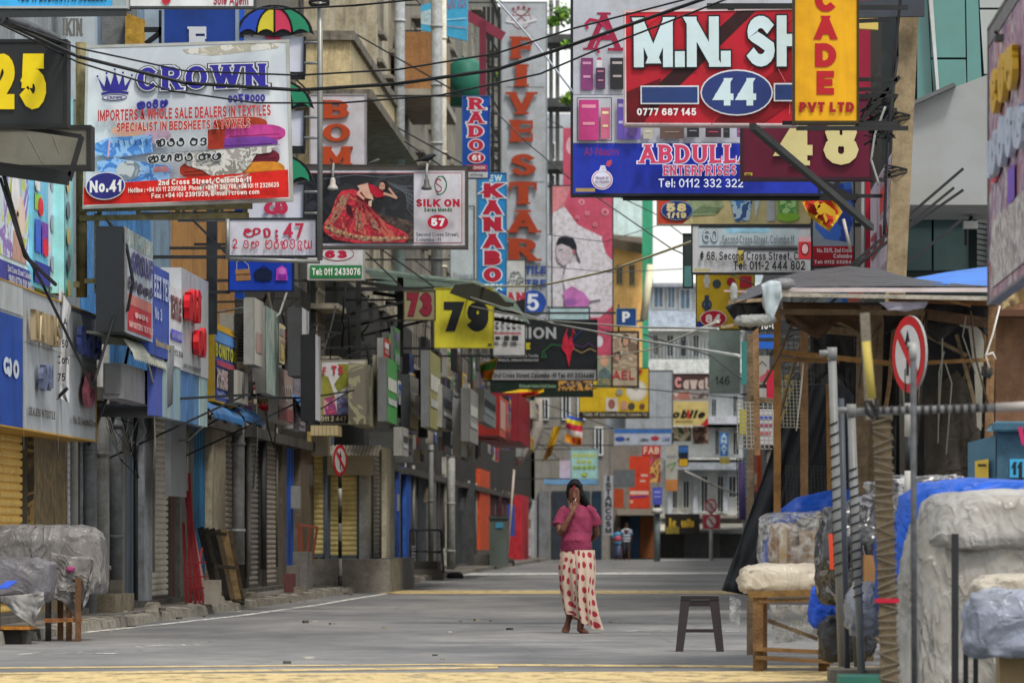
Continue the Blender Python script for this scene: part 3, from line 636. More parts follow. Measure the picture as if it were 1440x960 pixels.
# -- building 5: cream, with the big balcony
b5, ya, yb = building('tall cream building with stained projecting balcony', 432, 560, 17, '#bdb5a0', streak=.5)
pillar(b5, 433, 437, '#c1ab74', out=.2); 
def front_shutter(parent, px1, px2, Y, py1, py2, hexc, pitch=.095):
    a, b = P(px1, py2, Y), P(px2, py1, Y); g = MB(); gm = mat('#5c6673', .5, .3); g.box(a.x - .07, a.x, Y - .03, Y + .1, a.z, b.z, gm); g.box(b.x, b.x + .07, Y - .03, Y + .1, a.z, b.z, gm); g.box(a.x, b.x, Y - .04, Y + .05, a.z - .06, a.z, gm); sh = g.build('roller_shutter', parent)
    me = slat_mesh(b.x - a.x, pitch, hexc, 'X')
    for i in range(int((b.z - a.z) / pitch)): link('slat', me, sh, loc=((a.x + b.x) / 2, Y, a.z + i * pitch))
front_shutter(b5, 438, 455, 106.9, 636, 779, '#cdbf86'); front_shutter(b5, 465, 502, 107.6, 660, 781, '#cdbf86')
m_ = MB(); a, q = P(456.5, 0, 107.5), P(463, 0, 107.5); m_.box(a.x, q.x, 107.5, 109, .6, 3, mat('#5c6673', .6, .3)); m_.build('pillar', b5); m_ = MB(); a, q = P(505, 0, 107.5), P(519, 0, 107.5); m_.box(a.x, q.x, 107.5, 108.55, .6, 2.6, mat('#a9acae', .6, .3, .2, streak=.3)); m_.build('pillar', b5)
m_ = MB(); a, q = P(430, 0, 106.6), P(437, 0, 106.6); m_.box(-7, q.x, 106.6, 108, .5, 3, mat('#b8a268', .7, .3, .2, streak=.3)); m_.build('pillar', b5)
m_ = MB(); m_.box(-7, -5.9, 108.6, 115.8, .5, 2.7, mat('#9a978c', .8, .3, .2, streak=.3, k=1.6)); m_.build('corner_wall', b5)
pillar(b5, 457, 463, '#5c6673', out=.06, z0=.4)
shutter(b5, 522, 533, '#7f7f7c', X=-5.86, z0=.3); pillar(b5, 535, 547, '#9c9786', X=-5.9, out=.12)
pillar(b5, 548, 553, '#2a4a94', out=.16); 
m_ = MB(); m_.box(-7.1, P(548, 0, 105.6).x, 105.6, 115.5, 0, .62, mat('#77756f', .9, .4, .5, k=1.4)); m_.build('plinth', b5)
CRM = mat('#cdbd95', .8, .3, .2, streak=.6); CRT = mat('#837e74', .85, .5, .4, streak=.95, scale=4)
m_ = MB(); m_.box(-7, -6.0, 104, 121, 9.18, 10.1, CRM); m_.build('balcony_wall', b5)
m_ = MB(); m_.box(-7, -5.93, 103.9, 121.1, 10.1, 10.27, CRT); m_.build('balcony_coping', b5)
m_ = MB(); m_.box(-7, -5.6, 103.6, 122, 9.0, 9.178, CRT); m_.build('balcony_slab', b5)
m_ = MB(); m_.box(-7, -6.2, 104.4, 105.0, 6.2, 9.0, CRM); m_.box(-7, -6.5, 109, 109.6, 6.2, 9.0, CRM); m_.box(-7, -6.5, 115, 115.6, 6.2, 9.0, CRM); m_.build('fin', b5)
m_ = MB()
for y in (104.6, 108.2, 111.8, 115.4, 119): m_.box(-6.9, -6.35, y, y + .5, 10.3, 17, mat('#b3ab96', .8, .4, streak=.6))
m_.build('fin', b5)
windows(b5, [106.5, 110, 113.5, 117], [11.2], 1.8, 2.2)
pipe(b5, 562, .11, 6, 17, '#9aa0a4', X=-5.9); pipe(b5, 614, .13, 4.2, 18, '#8c9093', X=-5.6); pipe(b5, 622, .1, 4.2, 18, '#b6b3a5', X=-5.6)
windows(b5, [124, 128.5, 133, 138], [6.4, 9.6, 12.8], 1.7, 2.0)
# grille windows of the cream building: frame bars per block pattern
zr = [3.6, 4.9, 6.2, 7.5]
# -- building 6, brown bay
b6, ya, yb = building('grey brown building with boxed timber bay', 560, 640, 19, '#8a857a', streak=.55)
BR = mat('#9b7048', .75, .3, .3, streak=.3)
m_ = MB(); z0, z1 = 1 + (757 - 125) / 58, 1 + (757 - 45) / 58; m_.box(-6.9, P(612, 0, 138).x, 138, 147, z0, z1, BR); m_.build('bay', b6)
m_ = MB(); m_.box(-6.9, P(615, 0, 138).x + .1, 137.8, 147.2, z0 - .2, z0 - .003, mat('#9a958a', .8, .4)); m_.build('bay_slab', b6)
shutter(b6, 561, 563, '#77777a', single=False); pillar(b6, 563, 570, '#27509c', out=.15); shutter(b6, 573, 585, '#7f8082', single=False); ribbed(b6, 587, 598, '#2c3036', n=6, name='folding_gate'); pillar(b6, 599, 603, '#55534e', out=.2); ribbed(b6, 604, 613, '#343a42', n=5, name='folding_gate'); shutter(b6, 614, 619, '#5c5e60', single=False); pillar(b6, 620, 623, '#8a8a84', out=.3, ztop=3.4); ribbed(b6, 624, 631, '#23262a', n=4, name='folding_gate')
pipe(b6, 634, .12, .13, 5, '#8c8d8a', X=-6.5); pipe(b6, 606, .07, .13, 4, '#6a6c6c', X=-6.6)
windows(b6, [150, 155, 160, 165, 170, 175], [5.5, 9.0, 12.5, 16], 2.6, 2.0)
# -- building 7
b7, ya, yb = building('weathered building with orange and maroon shopfronts', 640, 700, 21, '#73736c', streak=.5)
ribbed(b7, 641, 649, '#2f3336', n=5, name='folding_gate'); pillar(b7, 650, 653, '#3c3e40', out=.35); ribbed(b7, 654, 660, '#1f2225', n=4, name='folding_gate'); shutter(b7, 661, 667, '#8a8b88', single=False); pillar(b7, 668, 682, '#a84424', out=.18, ztop=3.4); pillar(b7, 685, 700, '#3c1c22', out=.1)
windows(b7, [185, 193, 201, 209, 216], [6, 9.5, 13, 16.5], 3, 2.2)
# -- building 8
b8, ya, yb = building('far grey building at the end of the left row', 700, 762, 21, '#77756d', streak=.5)
pillar(b8, 700, 712, '#4a1a24', out=.1); pillar(b8, 716, 727, '#9c2630', out=.5, name='red_pillar'); pillar(b8, 729, 736, '#8b8b88', out=.1); pillar(b8, 742, 752, '#8c8f93', out=.3)
windows(b8, [230, 240, 250, 262, 274], [6, 10, 14, 18], 4, 2.4)
m_ = MB(); y1 = YL(717, -6.4); m_.box(-6.48, -6.44, y1, y1 + 8, 1.1, 2.3, mat('#2c4fae', .5)); m_.build('blue_panel', b8)
rr = random.Random(31)
for b, a0, a1 in ((b1, -40, 106), (b2, 116, 236), (b3, 244, 327), (b4, 334, 430), (b5, 436, 552), (b6, 562, 636), (b7, 642, 698), (b8, 702, 756)):
    y1, y2 = YL(a0), YL(a1); m_ = MB(); m_.box(XF - .02, XF + .22, y1, y2, 2.62, 2.78, mat('#55534f', .8, .5, .2, streak=.5)); m_.build('lintel', b)
    m_ = MB(); m_.box(XF - .02, XF + .16, y1, y2, .12, .2, mat('#5f5c56', .9, .5, .3)); m_.build('threshold', b)
    y = y1 + 1
    while y < y2:                                     # conduits and little boxes on the shopfront
        if rr.random() < .75: m_ = MB(); m_.tube([(XF + .1, y, .2 + rr.random()), (XF + .1, y, 2.9)], rr.choice([.02, .03, .045]), mat(rr.choice(['#8a8a86', '#3a3c3e', '#5f5a50']), .5, .3), 6); m_.build('conduit', b)
        else: z = rr.uniform(1.3, 2.1); m_ = MB(); m_.box(XF + .02, XF + .2, y, y + .3, z, z + .4, mat(rr.choice(['#8c8c88', '#4a4c4e', '#77705f']), .5, .3)); m_.build('switch_box', b)
        y += rr.uniform(2, 4.5) * (1 if y1 < 110 else 1.8)
# grilled windows on the cream building (seen below sign 63)
gm = MB(); gmt = mat('#a39c8c', .7, .3, streak=.4)
for z in (4.35, 5.35, 6.35):
    gm.box(-6.98, -6.45, 107.6, 110.2, z, z + .1, gmt)
gm.build('ledge', b5)
for z in (3.5, 4.45, 5.45):
    w = MB(); w.box(-6.97, -6.9, 107.8, 110, z, z + .85, mat('#38403f', .4)); g = w.build('grille_window', b5)
    k = MB()
    for i in range(5): y = 107.8 + i * .53; k.box(-6.88, -6.85, y, y + .06, z, z + .85, gmt)
    k.box(-6.885, -6.845, 107.8, 110, z + .25, z + .31, gmt); k.box(-6.885, -6.845, 107.8, 110, z + .6, z + .66, gmt); sub('grille', k, g)

# ================================================================ FAR END OF THE STREET
def front_building(label, px1, px2, ytop, Y, wallhex, name='shop_building', depth=10, streak=.35, H=None):
    a, b = P(px1, ytop, Y), P(px2, ytop, Y); z = H or a.z
    t = thing(name, label, 'building', ((a.x + b.x) / 2, Y, 0)); m_ = MB(); m_.box(a.x, b.x, Y, Y + depth, 0, z, mat(wallhex, .8, .3, .1, streak=streak, scale=.8, k=1.7)); m_.build('wall', t); return t
def fwin(b, Y, rects, fr='#c7ccd2', glass='#39424b', out=.12, sill=True):
    for (x1, y1, x2, y2) in rects:
        p, q = P(x1, y2, Y - out), P(x2, y1, Y - out); f = MB(); fm_ = mat(fr, .6, .2, k=1.4); w = min(.1, (q.x - p.x) * .14)
        f.box(p.x, p.x + w, Y - out, Y + .05, p.z, q.z, fm_); f.box(q.x - w, q.x, Y - out, Y + .05, p.z, q.z, fm_); f.box(p.x + w, q.x - w, Y - out, Y + .05, q.z - w, q.z, fm_); f.box(p.x + w, q.x - w, Y - out, Y + .05, p.z, p.z + w, fm_)
        f.box((p.x + q.x) / 2 - w * .3, (p.x + q.x) / 2 + w * .3, Y - out + .01, Y + .05, p.z + w, q.z - w, fm_)
        wi = f.build('window', b); g = MB(); g.box(p.x + w, q.x - w, Y - out + .06, Y - .003, p.z + w, q.z - w, mat(glass, .2, .3, k=.7)); sub('pane', g, wi)
YE = 292
e1 = front_building('pale blue and white old building with balconies closing the street', 912, 1085, 398, YE, '#b9c3d2', streak=.1)
fwin(e1, YE, [(918, 400, 934, 434), (938, 400, 950, 434), (955, 405, 972, 436), (977, 412, 990, 440)], glass='#8fb2cc', fr='#d5dbe2')
fwin(e1, YE, [(918, 470, 926, 500), (937, 470, 948, 502), (956, 470, 966, 502), (974, 470, 984, 502), (1000, 560, 1008, 588), (1030, 606, 1040, 640), (984, 604, 993, 622), (1005, 604, 1012, 640), (960, 675, 970, 715), (985, 668, 996, 720), (1008, 668, 1018, 720), (1024, 668, 1036, 700), (940, 606, 948, 640), (1030, 555, 1038, 590), (1016, 470, 1024, 500), (1034, 470, 1042, 500), (1002, 412, 1012, 440), (1020, 412, 1030, 440), (922, 640, 930, 662), (945, 675, 953, 715)], glass='#2c3238')
for (x1, x2, y1, y2, c) in ((912, 1060, 437, 460, '#a9b6cf'), (912, 1060, 505, 525, '#c3cad6'), (990, 1060, 585, 600, '#b4b9c3'), (940, 1060, 650, 660, '#9aa1ab'), (930, 1060, 724, 728, '#a8a49b'), (912, 1060, 462, 465, '#d5dae2'), (912, 1060, 527, 530, '#8c94a2'), (935, 1060, 596, 600, '#d0d5de'), (935, 1060, 643, 646, '#c4cad4'), (912, 1060, 398, 403, '#8a8f98')):
    m_ = MB(); p, q = P(x1, y2, YE - 1.2), P(x2, y1, YE - 1.2); m_.box(p.x, q.x, YE - 1.2, YE - .003, p.z, q.z, mat(c, .8, .4, .1, streak=.2, k=1.5)); m_.build('balcony', e1)
m_ = MB()
for i in range(26):
    x = P(916 + i * 5, 0, YE - 1.1).x; m_.box(x - .02, x + .02, YE - 1.12, YE - 1.08, P(0, 505, YE).z, P(0, 480, YE).z, mat('#50565e', .6))
m_.build('railing', e1)
m_ = MB()
for x in (942, 978, 1020): m_.box(P(x, 0, YE).x - .12, P(x, 0, YE).x + .12, YE - .35, YE - .003, P(0, 722, YE).z, P(0, 665, YE).z, mat('#c4ccd6', .8, .3, streak=.4))
m_.build('column', e1)
m_ = MB(); p, q = P(925, 788, YE - .3), P(1060, 750, YE - .3); m_.box(p.x, q.x, YE - .3, YE - .003, 0, q.z, mat('#4c4b49', .6, .3)); m_.build('shopfront', e1)
m_ = MB()
for i in range(14):
    z = p.z + .08 + i * .1; m_.box(P(962, 0, YE).x, P(1012, 0, YE).x, YE - .36, YE - .31, z, z + .06, mat('#77787a', .5))
m_.build('shutter_slats', e1, kind='stuff')
m_ = MB(); a, b_ = P(905, 748, YE - 2), P(1060, 735, YE - .2); m_.hexa([(a.x, YE - 2.2, a.z), (b_.x, YE - 2.2, a.z + .2), (b_.x, YE - 2.2, a.z + .28), (a.x, YE - 2.2, a.z + .08), (a.x, YE - .31, b_.z), (b_.x, YE - .31, b_.z), (b_.x, YE - .31, b_.z + .08), (a.x, YE - .31, b_.z + .08)], mat('#b8b4aa', .6, .3)); m_.build('awning', e1)
e2 = front_building('dark shop with brown door under red banners', 855, 926, 560, 276, '#6f6a64')
for (x1, x2, y1, y2, c, nm) in ((886, 899, 726, 784, '#2b4663', 'blue_door'), (900, 922, 726, 784, '#7a4a2a', 'brown_door'), (873, 886, 726, 784, '#2b2422', 'doorway')):
    m_ = MB(); p, q = P(x1, y2, 275.9), P(x2, y1, 275.9); m_.box(p.x, q.x, 275.8, 275.997, .05, q.z, mat(c, .6, .2)); m_.build(nm, e2)
m_ = MB(); p, q = P(868, 724, 275), P(926, 716, 275); m_.box(p.x, q.x, 274, 275.997, p.z, q.z, mat('#8c857a', .6)); m_.build('awning', e2)
e3 = front_building('dark grey shop block behind the pink shirted pedestrian', 752, 856, 470, 268, '#74736f')
for (x1, x2, y1, y2, c, nm) in ((758, 772, 690, 788, '#777b80', 'pillar'), (776, 800, 690, 788, '#343c46', 'doorway'), (804, 830, 690, 788, '#3e4c58', 'doorway'), (833, 846, 690, 788, '#24384a', 'doorway')):
    m_ = MB(); p, q = P(x1, y2, 268), P(x2, y1, 268); m_.box(p.x, q.x, 267.7 + (0 if nm == 'pillar' else .2), 267.997, .05, q.z, mat(c, .6, .3, streak=.3)); m_.build(nm, e3)
fwin(e3, 268, [(760, 560, 772, 590), (790, 555, 802, 590), (812, 555, 824, 590), (836, 600, 848, 640), (760, 480, 772, 515), (836, 480, 848, 515)])
e4 = front_building('ochre plastered building with tiled parapet beyond the green pillar', 848, 912, 340, 330, '#c0935a')
fwin(e4, 330, [(866, 372, 876, 400), (884, 372, 893, 402), (866, 500, 876, 530), (886, 505, 896, 530)], fr='#8c7c60', glass='#5a5446')
m_ = MB(); p, q = P(842, 345, 329), P(913, 332, 329); m_.hexa([(p.x, 328.5, p.z), (q.x, 328.5, p.z - .6), (q.x, 328.5, p.z), (p.x, 328.5, p.z + .5), (p.x, 331, p.z + .8), (q.x, 331, p.z + .2), (q.x, 331, q.z), (p.x, 331, q.z + .3)], mat('#4f4438', .8)); m_.build('eaves', e4)
e5 = front_building('narrow green netted tower above the far shops', 903, 917, 262, 318, '#2f7a5c', name='green_tower')
e6 = front_building('light blue painted wall high above the far shops', 862, 904, 250, 345, '#a8c4de', name='blue_building')
e7 = front_building('grey flats filling the street end above the signs', 700, 853, 120, 335, '#8a8f95', H=26)
fwin(e7, 335, [(775 + 18 * i, 200 + 45 * j, 786 + 18 * i, 226 + 45 * j) for i in range(4) for j in range(5)], glass='#454d55')
e8 = front_building('distant grey building behind the balconied one', 985, 1140, 330, 330, '#98a0a8')
# utility pole and lamp far away
t = thing('street_lamp', 'white tube street lamp tilted against the sky beside green tower', 'street lamp', P(908, 600, 240)); m_ = MB(); m_.tube([P(905, 450, 240), P(915, 372, 240)], .16, mat('#d8d4b8', .4), 8); m_.build('tube', t); m_ = MB(); m_.bar(P(905, 450, 240), P(880, 455, 240), .1, .1, mat('#5c6468', .5)); m_.build('bracket', t)
# ================================================================ RIGHT ROW
RX = 3.0
def rbuilding(label, Y1, Y2, H, hexc, X=RX, streak=.4):
    t = thing('shop_building', label, 'building', (X, (Y1 + Y2) / 2, 0)); m_ = MB(); m_.box(X, X + 9, Y1, Y2, 0, H, mat(hexc, .8, .35, .2, streak=streak, scale=1.2)); m_.build('wall', t); return t
r1 = rbuilding('right hand building with maroon panel behind the signs', 76.2, 100, 14, '#8f8b86')
r2 = rbuilding('right hand building with grey tower sign number 146', 100, 150, 13, '#8d959a', X=3.1)
r3 = rbuilding('far right hand shops beyond the stall', 150, 286, 11, '#8d9298', X=3.2)
for b, ys, X in ((r2, (108, 118, 130, 142), 3.1), (r3, (160, 180, 205, 230, 260), 3.2)):
    for y in ys:
        for z in (4, 7.2):
            f = MB(); f.box(X - .06, X - .004, y, y + 3, z, z + 1.9, mat('#6b747c', .5)); w = f.build('window', b); g = MB(); g.box(X - .075, X - .062, y + .2, y + 2.8, z + .2, z + 1.7, mat('#39434b', .2)); sub('pane', g, w)
rr = random.Random(5)
rowcol = [('red', '#a8282a'), ('blue', '#2b66ae'), ('white', '#ccd1d6'), ('teal', '#2f8a80'), ('yellow', '#c9b433'), ('dark', '#2f3236'), ('orange', '#c0552a'), ('pale blue', '#8fb5cf')]
for i, Y0 in enumerate((84, 96, 110, 126, 146, 170, 200, 236)):
    n_, c = rowcol[i]; z = 2.3 + rr.random() * .8; pan = Side(2.75, z, z + 1.5 + rr.random()); a, b = VX + F * 2.75 / (Y0 + 9), VX + F * 2.75 / Y0; w = b - a
    sign('fascia_sign', n_ + ' shop fascia along the right hand row behind the stall', 'sign', pan, (a, 0, b, 1), c, [('r', a + w * .1, .62, b - w * .1, .85, '#d9d5cc' if i not in (2, 7) else '#27409a')], t=.15)
# grey panelled tower front on the right
r0 = thing('modern_building', 'modern building with teal glass and big blank grey projecting box', 'building', (4.2, 66, 0))
GP = mat('#8b8f90', .45, .1, scale=1.5); TG = mat('#4f7f7c', .22, .15, spec=.6, scale=.8)
def fb(name, q, Y, dep, mt, par):       # front slab from a pixel quad
    m_ = MB(); pts = [P(a, b, Y) for a, b in q]; m_.prism(pts, (0, dep, 0), mt); return m_.build(name, par)
fb('projecting_box', [(1277, 288), (1408, 288), (1412, 106), (1392, 104), (1345, 122), (1288, 147), (1277, 160)], 64, 3, GP, r0)
fb('coping', [(1277, 160), (1288, 146), (1345, 120.5), (1341, 116), (1284, 142), (1275, 156)], 63.8, 3, mat('#5a5d5e', .5), r0)
fb('side_fin', [(1388, 300), (1460, 300), (1460, -60), (1386, -60)], 70, 3, mat('#8d9494', .45, .12), r0)
for i, q in enumerate([[(1290, 150), (1312, 150), (1302, -40), (1290, -40)], [(1315, 150), (1360, 150), (1358, 84), (1309, 84)], [(1309, 81), (1358, 81), (1356, -40), (1306, -40)], [(1361, 150), (1382, 150), (1374, -40), (1358, -40)], [(1384, 104), (1420, 104), (1420, 14), (1378, 14)], [(1378, 11), (1420, 11), (1420, -40), (1376, -40)]]):
    fb('glass_panel' if i < 4 else 'cladding_panel', q, 67.5, .1, TG if i < 4 else mat('#9aa0a0', .4, .1), r0)
fb('recess', [(1240, 300), (1420, 300), (1420, -60), (1240, -60)], 67.9, 4, mat('#22282a', .5), r0)
fb('mullion', [(1317, 128), (1321, 128), (1309, -40), (1303, -40)], 67.3, .2, mat('#b7bcbd', .4), r0)
fb('lower_wall', [(1230, 700), (1440, 700), (1440, 288), (1230, 288)], 68.2, 4, mat('#2e3b3c', .5, .2), r0)
for q in ([(1262, 380), (1310, 380), (1310, 291), (1262, 291)], [(1313, 380), (1362, 380), (1362, 291), (1313, 291)]): fb('dark_window', q, 68.0, .1, mat('#36494a', .3, .2), r0)
for i in range(12): fb('louvre', [(1374, 380 - i * 7.5), (1398, 384 - i * 7.5), (1398, 379 - i * 7.5), (1374, 374 - i * 7.5)], 67.8, .1, mat('#545a5a', .5), r0)
fb('white_post', [(1399, 385), (1410, 385), (1410, 288), (1399, 288)], 67.6, .3, mat('#a9adac', .5), r0)
t = thing('floodlight', 'small white floodlight on bracket under grey box', 'light', P(1365, 318, 67)); m_ = MB(); m_.box(*sum(([P(1354, 0, 66).x, P(1374, 0, 66).x], [65.8, 66.05], [P(0, 322, 66).z, P(0, 312, 66).z]), []), mat('#b9bcbb', .4)); m_.build('lamp_head', t); m_ = MB(); m_.bar(P(1364, 312, 66), P(1372, 290, 67.5), .04, .04, mat('#222222', .5)); m_.bar(P(1358, 322, 66.2), P(1358, 345, 66.2), .03, .03, mat('#222222', .5)); m_.build('bracket', t)
# maroon and grey pieces behind sign 48
t = thing('maroon_wall_panel', 'maroon red wall panel behind the yellow hanging sign', 'wall panel', P(1220, 145, 76)); m_ = MB(); m_.prism([P(1198, 148, 76), P(1232, 148, 76), P(1232, -60, 76), P(1198, -60, 76)], (0, .2, 0), mat('#8c1f38', .5, .15)); m_.build('board', t)
m_ = MB(); m_.prism([P(1233, 600, 75.9), P(1242, 600, 75.9), P(1242, -60, 75.9), P(1233, -60, 75.9)], (0, .2, 0), mat('#8b8c87', .6, .3, streak=.4)); m_.build('grey_post', t)
# ================================================================ SIGNS HUNG FROM THE LEFT ROW
T = dict
BLK = '#26282a'
sign('banner_board', 'light blue banner board with black phone line along the very top left', 'sign', Front(50), (-60, -40, 177, 9), '#3aa0dc', [('r', 158, -40, 178, 9, '#8b9aa0'), ('t', '+94 11 2421447, 11 4336651', 25, -8, 150, 3, '#1c3346', T(w=.2))], t=.12, frame=('#9aa2a6', .02), attach='L')
sign('banner_board', 'white banner board ending in the words Sole Agent', 'sign', Front(54), (183, -40, 357, 9), '#c9cdd0', [('t', 'Sole Agent', 300, -7, 350, 7, '#8c2a3c', T(w=.17)), ('p', [(226, -2), (242, -2), (238, 5), (233, 8), (229, 5)], '#b82c3c')], t=.12, frame=('#3b3e40', .02), attach='L')
t = thing('steel_beam', 'dark steel box beam under the light blue banner', 'beam', P(90, 20, 50)); m_ = MB(); m_.hexa([P(-60, 26, 50), P(178, 23, 50), P(178, 12, 50), P(-60, 16, 50), P(-60, 26, 50.15), P(178, 23, 50.15), P(178, 12, 50.15), P(-60, 16, 50.15)], mat('#2f3437', .5)); m_.build('beam', t)
sign('number_sign', 'black square sign with big yellow number 25', 'sign', Front(52), (-60, 60, 90, 174), '#25282a', [], t=.3, frame=('#1d1f20', .03), attach='L', letters=[('25', -14, 76, 73, 154, mat('#d9c21a', .45, .12), T(w=.27, ext=.02))])
sign('empty_sign_box', 'blank grey sign box with dark frame and broken cover', 'sign', Front(53), (-60, 182, 122, 232), '#77766c', [('l', [(40, 190), (60, 228)], 1.2, '#8c8b80'), ('l', [(75, 190), (84, 215)], 1, '#8a897e')], t=.35, frame=('#2a2b2b', .04), attach='L')
t = thing('loose_sign_frame', 'bent dark frame hanging off the blank sign box', 'sign frame', P(90, 255, 52.4)); m_ = MB(); fm_ = mat('#232526', .5)
for a, b, w in (((-60, 232), (97, 254), .055), ((97, 254), (115, 192), .03), ((-60, 166), (115, 192), .025), ((-60, 224), (100, 245), .03)): m_.bar(P(*a, 52.5), P(*b, 52.5), w * 1.6, w * 1.6, fm_)
m_.build('frame', t)
# CROWN
q = [(125, 68), (402, 60), (408, 279), (120, 290)]
pc = Front(62, q, (118, 62, 407, 288))
def towel(x, y, w, h, c, c2): return [('p', [(x + w * .5 + w * .5 * math.copysign(abs(math.cos(a)) ** .45, math.cos(a)), y + h * .5 - h * .5 * math.copysign(abs(math.sin(a)) ** .6, math.sin(a)) + h * .06 * math.sin(a * 3)) for a in [k * PI / 14 for k in range(28)]], c), ('l', [(x + w * .12, y + h * .62), (x + w * .9, y + h * .55)], 1.3, c2), ('l', [(x + w * .1, y + h * .82), (x + w * .95, y + h * .78)], .9, c2)]
TORN = photo(('#a9aaa6', '#77766e', '#c0bfba', '#8f8b86'), 9, 4)
its = [('r', 118, 62, 407, 288, photo(('#c3ccd3', '#bcc6cf', '#c9d0d5', '#b3bcc4'), 1.1, 3, stretch=(1, 1, .5), sharp=False)),
 ('p', [(255, 68), (330, 62), (400, 62), (395, 70), (300, 78), (262, 74)], photo(('#b9b6aa', '#a29f90', '#c6c5bf'), 7, 9)),
 ('p', [(134, 97), (145, 116), (147, 104), (152, 120), (155, 96), (162, 96), (163, 119), (169, 103), (172, 116), (182, 99), (175, 122), (141, 122)], '#34308c')]
its[-1] = ('p', [(132, 104), (142, 118), (145, 101), (151, 116), (157, 96), (163, 116), (169, 101), (172, 118), (182, 104), (175, 124), (140, 124)], '#34308c')
its += [('l', [(139, 128), (150, 126), (165, 126), (176, 128)], 3.5, '#34308c'), ('e', 157, 134, 18, 4.5, '#34308c'), ('e', 157, 134, 16.5, 3.3, '#d2d6da'), ('t', 'CROWN', 146, 132, 168, 136, '#34308c', T(w=.2))]
for (x, y) in ((132, 103), (145, 99), (157, 94), (169, 99), (182, 103)): its.append(('e', x, y, 1.6, 1.6, '#34308c'))
its += [('t', 'CROWN', 190, 92, 372, 126, '#2f2c92', T(w=.25, serif=.05, con=.35, out=[('#22232c', .085), ('#c8cdd6', .05)], gap=.1)),
 ('t', 'කුවන', 190, 138, 235, 152, '#2c2a86', T(w=.2, out=('#8e90b8', .08))), ('t', 'கிநுவர்', 322, 133, 375, 147, '#2c2a86', T(w=.18, out=('#8e90b8', .08))),
 ('t', 'IMPORTERS & WHOLE SALE DEALERS IN TEXTILES', 134, 152, 383, 168, '#b03434', T(w=.2, gap=.14)),
 ('e', 180, 182, 26, 9, '#c9a08c'), ('e', 220, 192, 20, 10, '#b8a0b8')]
# printed bedsheets and towels
PB = photo(('#5f9bd6', '#3f7bc4', '#86b4e2', '#4a86cc'), 5, 1)
its += [('p', [(130, 200), (150, 192), (212, 190), (214, 215), (160, 222), (132, 215)], PB), ('l', [(152, 196), (150, 220)], 2.5, '#c9a3c0')]
for i in range(6): its.append(('l', [(164 + 8 * i, 196), (166 + 8 * i, 204)], 1, '#1d3f7a'))
its += [('p', [(134, 226), (160, 222), (240, 236), (238, 254), (160, 262), (140, 250)], PB), ('p', [(215, 236), (236, 236), (238, 244), (216, 244)], '#c98a90'), ('e', 180, 240, 18, 14, photo(('#8fa0aa', '#6d7f8c', '#b3bcc0'), 8, 5))]
its += towel(300, 170, 78, 20, '#9c3a1f', '#7a2410') + towel(312, 182, 92, 24, '#b8408c', '#8c2a68') + towel(305, 199, 88, 18, '#6e3c94', '#4b2470') + [('p', [(293, 186), (318, 184), (316, 215), (293, 214)], '#96301f')]
its += towel(345, 219, 50, 20, '#6e1f30', '#4a1020') + towel(338, 236, 64, 22, '#c9852a', '#a0641a') + towel(253, 232, 60, 22, '#96301f', '#6b1c12')
its += [('p', [(258, 222), (300, 216), (392, 212), (382, 222), (362, 224), (352, 240), (338, 254), (305, 258), (285, 244), (262, 236)], TORN), ('l', [(118, 222), (220, 219), (396, 211)], 1, '#6f7072'),
 ('t', 'SPECIALiST IN BEDSHEETS & TOWELS', 163, 172, 354, 185, '#b03434', T(w=.2, gap=.14, out=('#d8d4d0', .05))), ('t', 'සටට බඩ', 219, 195, 293, 209, '#1f2024', T(w=.16, out=('#c4cacf', .08))), ('t', 'කණමට ඇත', 208, 217, 313, 231, '#1f2024', T(w=.15, out=('#c4cacf', .08))),
 ('p', [(118, 263), (160, 258), (230, 256), (407, 248), (407, 288), (118, 288)], '#c8231c'),
 ('p', [(285, 262), (306, 256), (338, 254), (352, 250), (350, 272), (330, 280), (290, 281), (275, 276)], photo(('#a04a42', '#8f7f78', '#b4322a', '#b8b3ac'), 12, 6)),
 ('t', '2nd Cross Street, Colombo-11', 223, 256, 355, 264, '#e2dcd6', T(w=.22)), ('t', 'Hotline : +94 (0) 11 2391928  Phone : +94 11 232768, +94 (0) 11 2328625', 181, 266, 394, 273, '#e2dcd6', T(w=.18)),
 ('t', 'Fax : +94 (0) 2391929, E-mail : crown com', 214, 275, 366, 282, '#e2dcd6', T(w=.18)),
 ('e', 149, 262, 28, 20, '#cfd3d8'), ('e', 149, 262, 26.5, 18.5, '#2e2f7e'), ('t', 'No.41', 127, 254, 172, 271, '#dfe0e4', T(w=.22))]
sign('textile_shop_sign', 'large torn white sign with purple crown, towels and number 41', 'sign', pc, (118, 62, 407, 288), '#c3cbd2', its, t=.12, frame=('#a9adaa', .03))
t = thing('sign_gantry', 'rusty cream steel pole and double beam carrying the textile sign', 'sign support', P(116, 880, 62.3))
m_ = MB(); RU = mat('#8d8560', .6, .5, streak=.3, scale=6); m_.tube([P(115, 418, 62.3), P(114, 60, 62.3)], .06, RU, 8); m_.build('pole', t)
m_ = MB(); m_.bar(P(112, 294, 62.2), P(355, 290, 62.2), .06, .06, RU); m_.build('beam', t)
m_ = MB(); m_.bar(P(112, 307, 62.2), P(350, 303, 62.2), .06, .06, RU); m_.build('beam', t)
for x in (140, 195, 250, 305, 345): m_ = MB(); m_.bar(P(x, 306, 62.25), P(x, 292, 62.25), .05, .05, RU); m_.build('strut', t)
m_ = MB(); m_.bar(P(136, 300, 62.25), P(136, 412, 62.25), .05, .05, RU); m_.build('strut', t); m_ = MB(); m_.bar(P(112, 400, 62.25), Vector((-7, 62.25, P(0, 400, 62.25).z)), .06, .06, RU); m_.bar(P(110, 395, 62.28), P(138, 395, 62.28), .05, .05, RU); m_.build('beam', t)
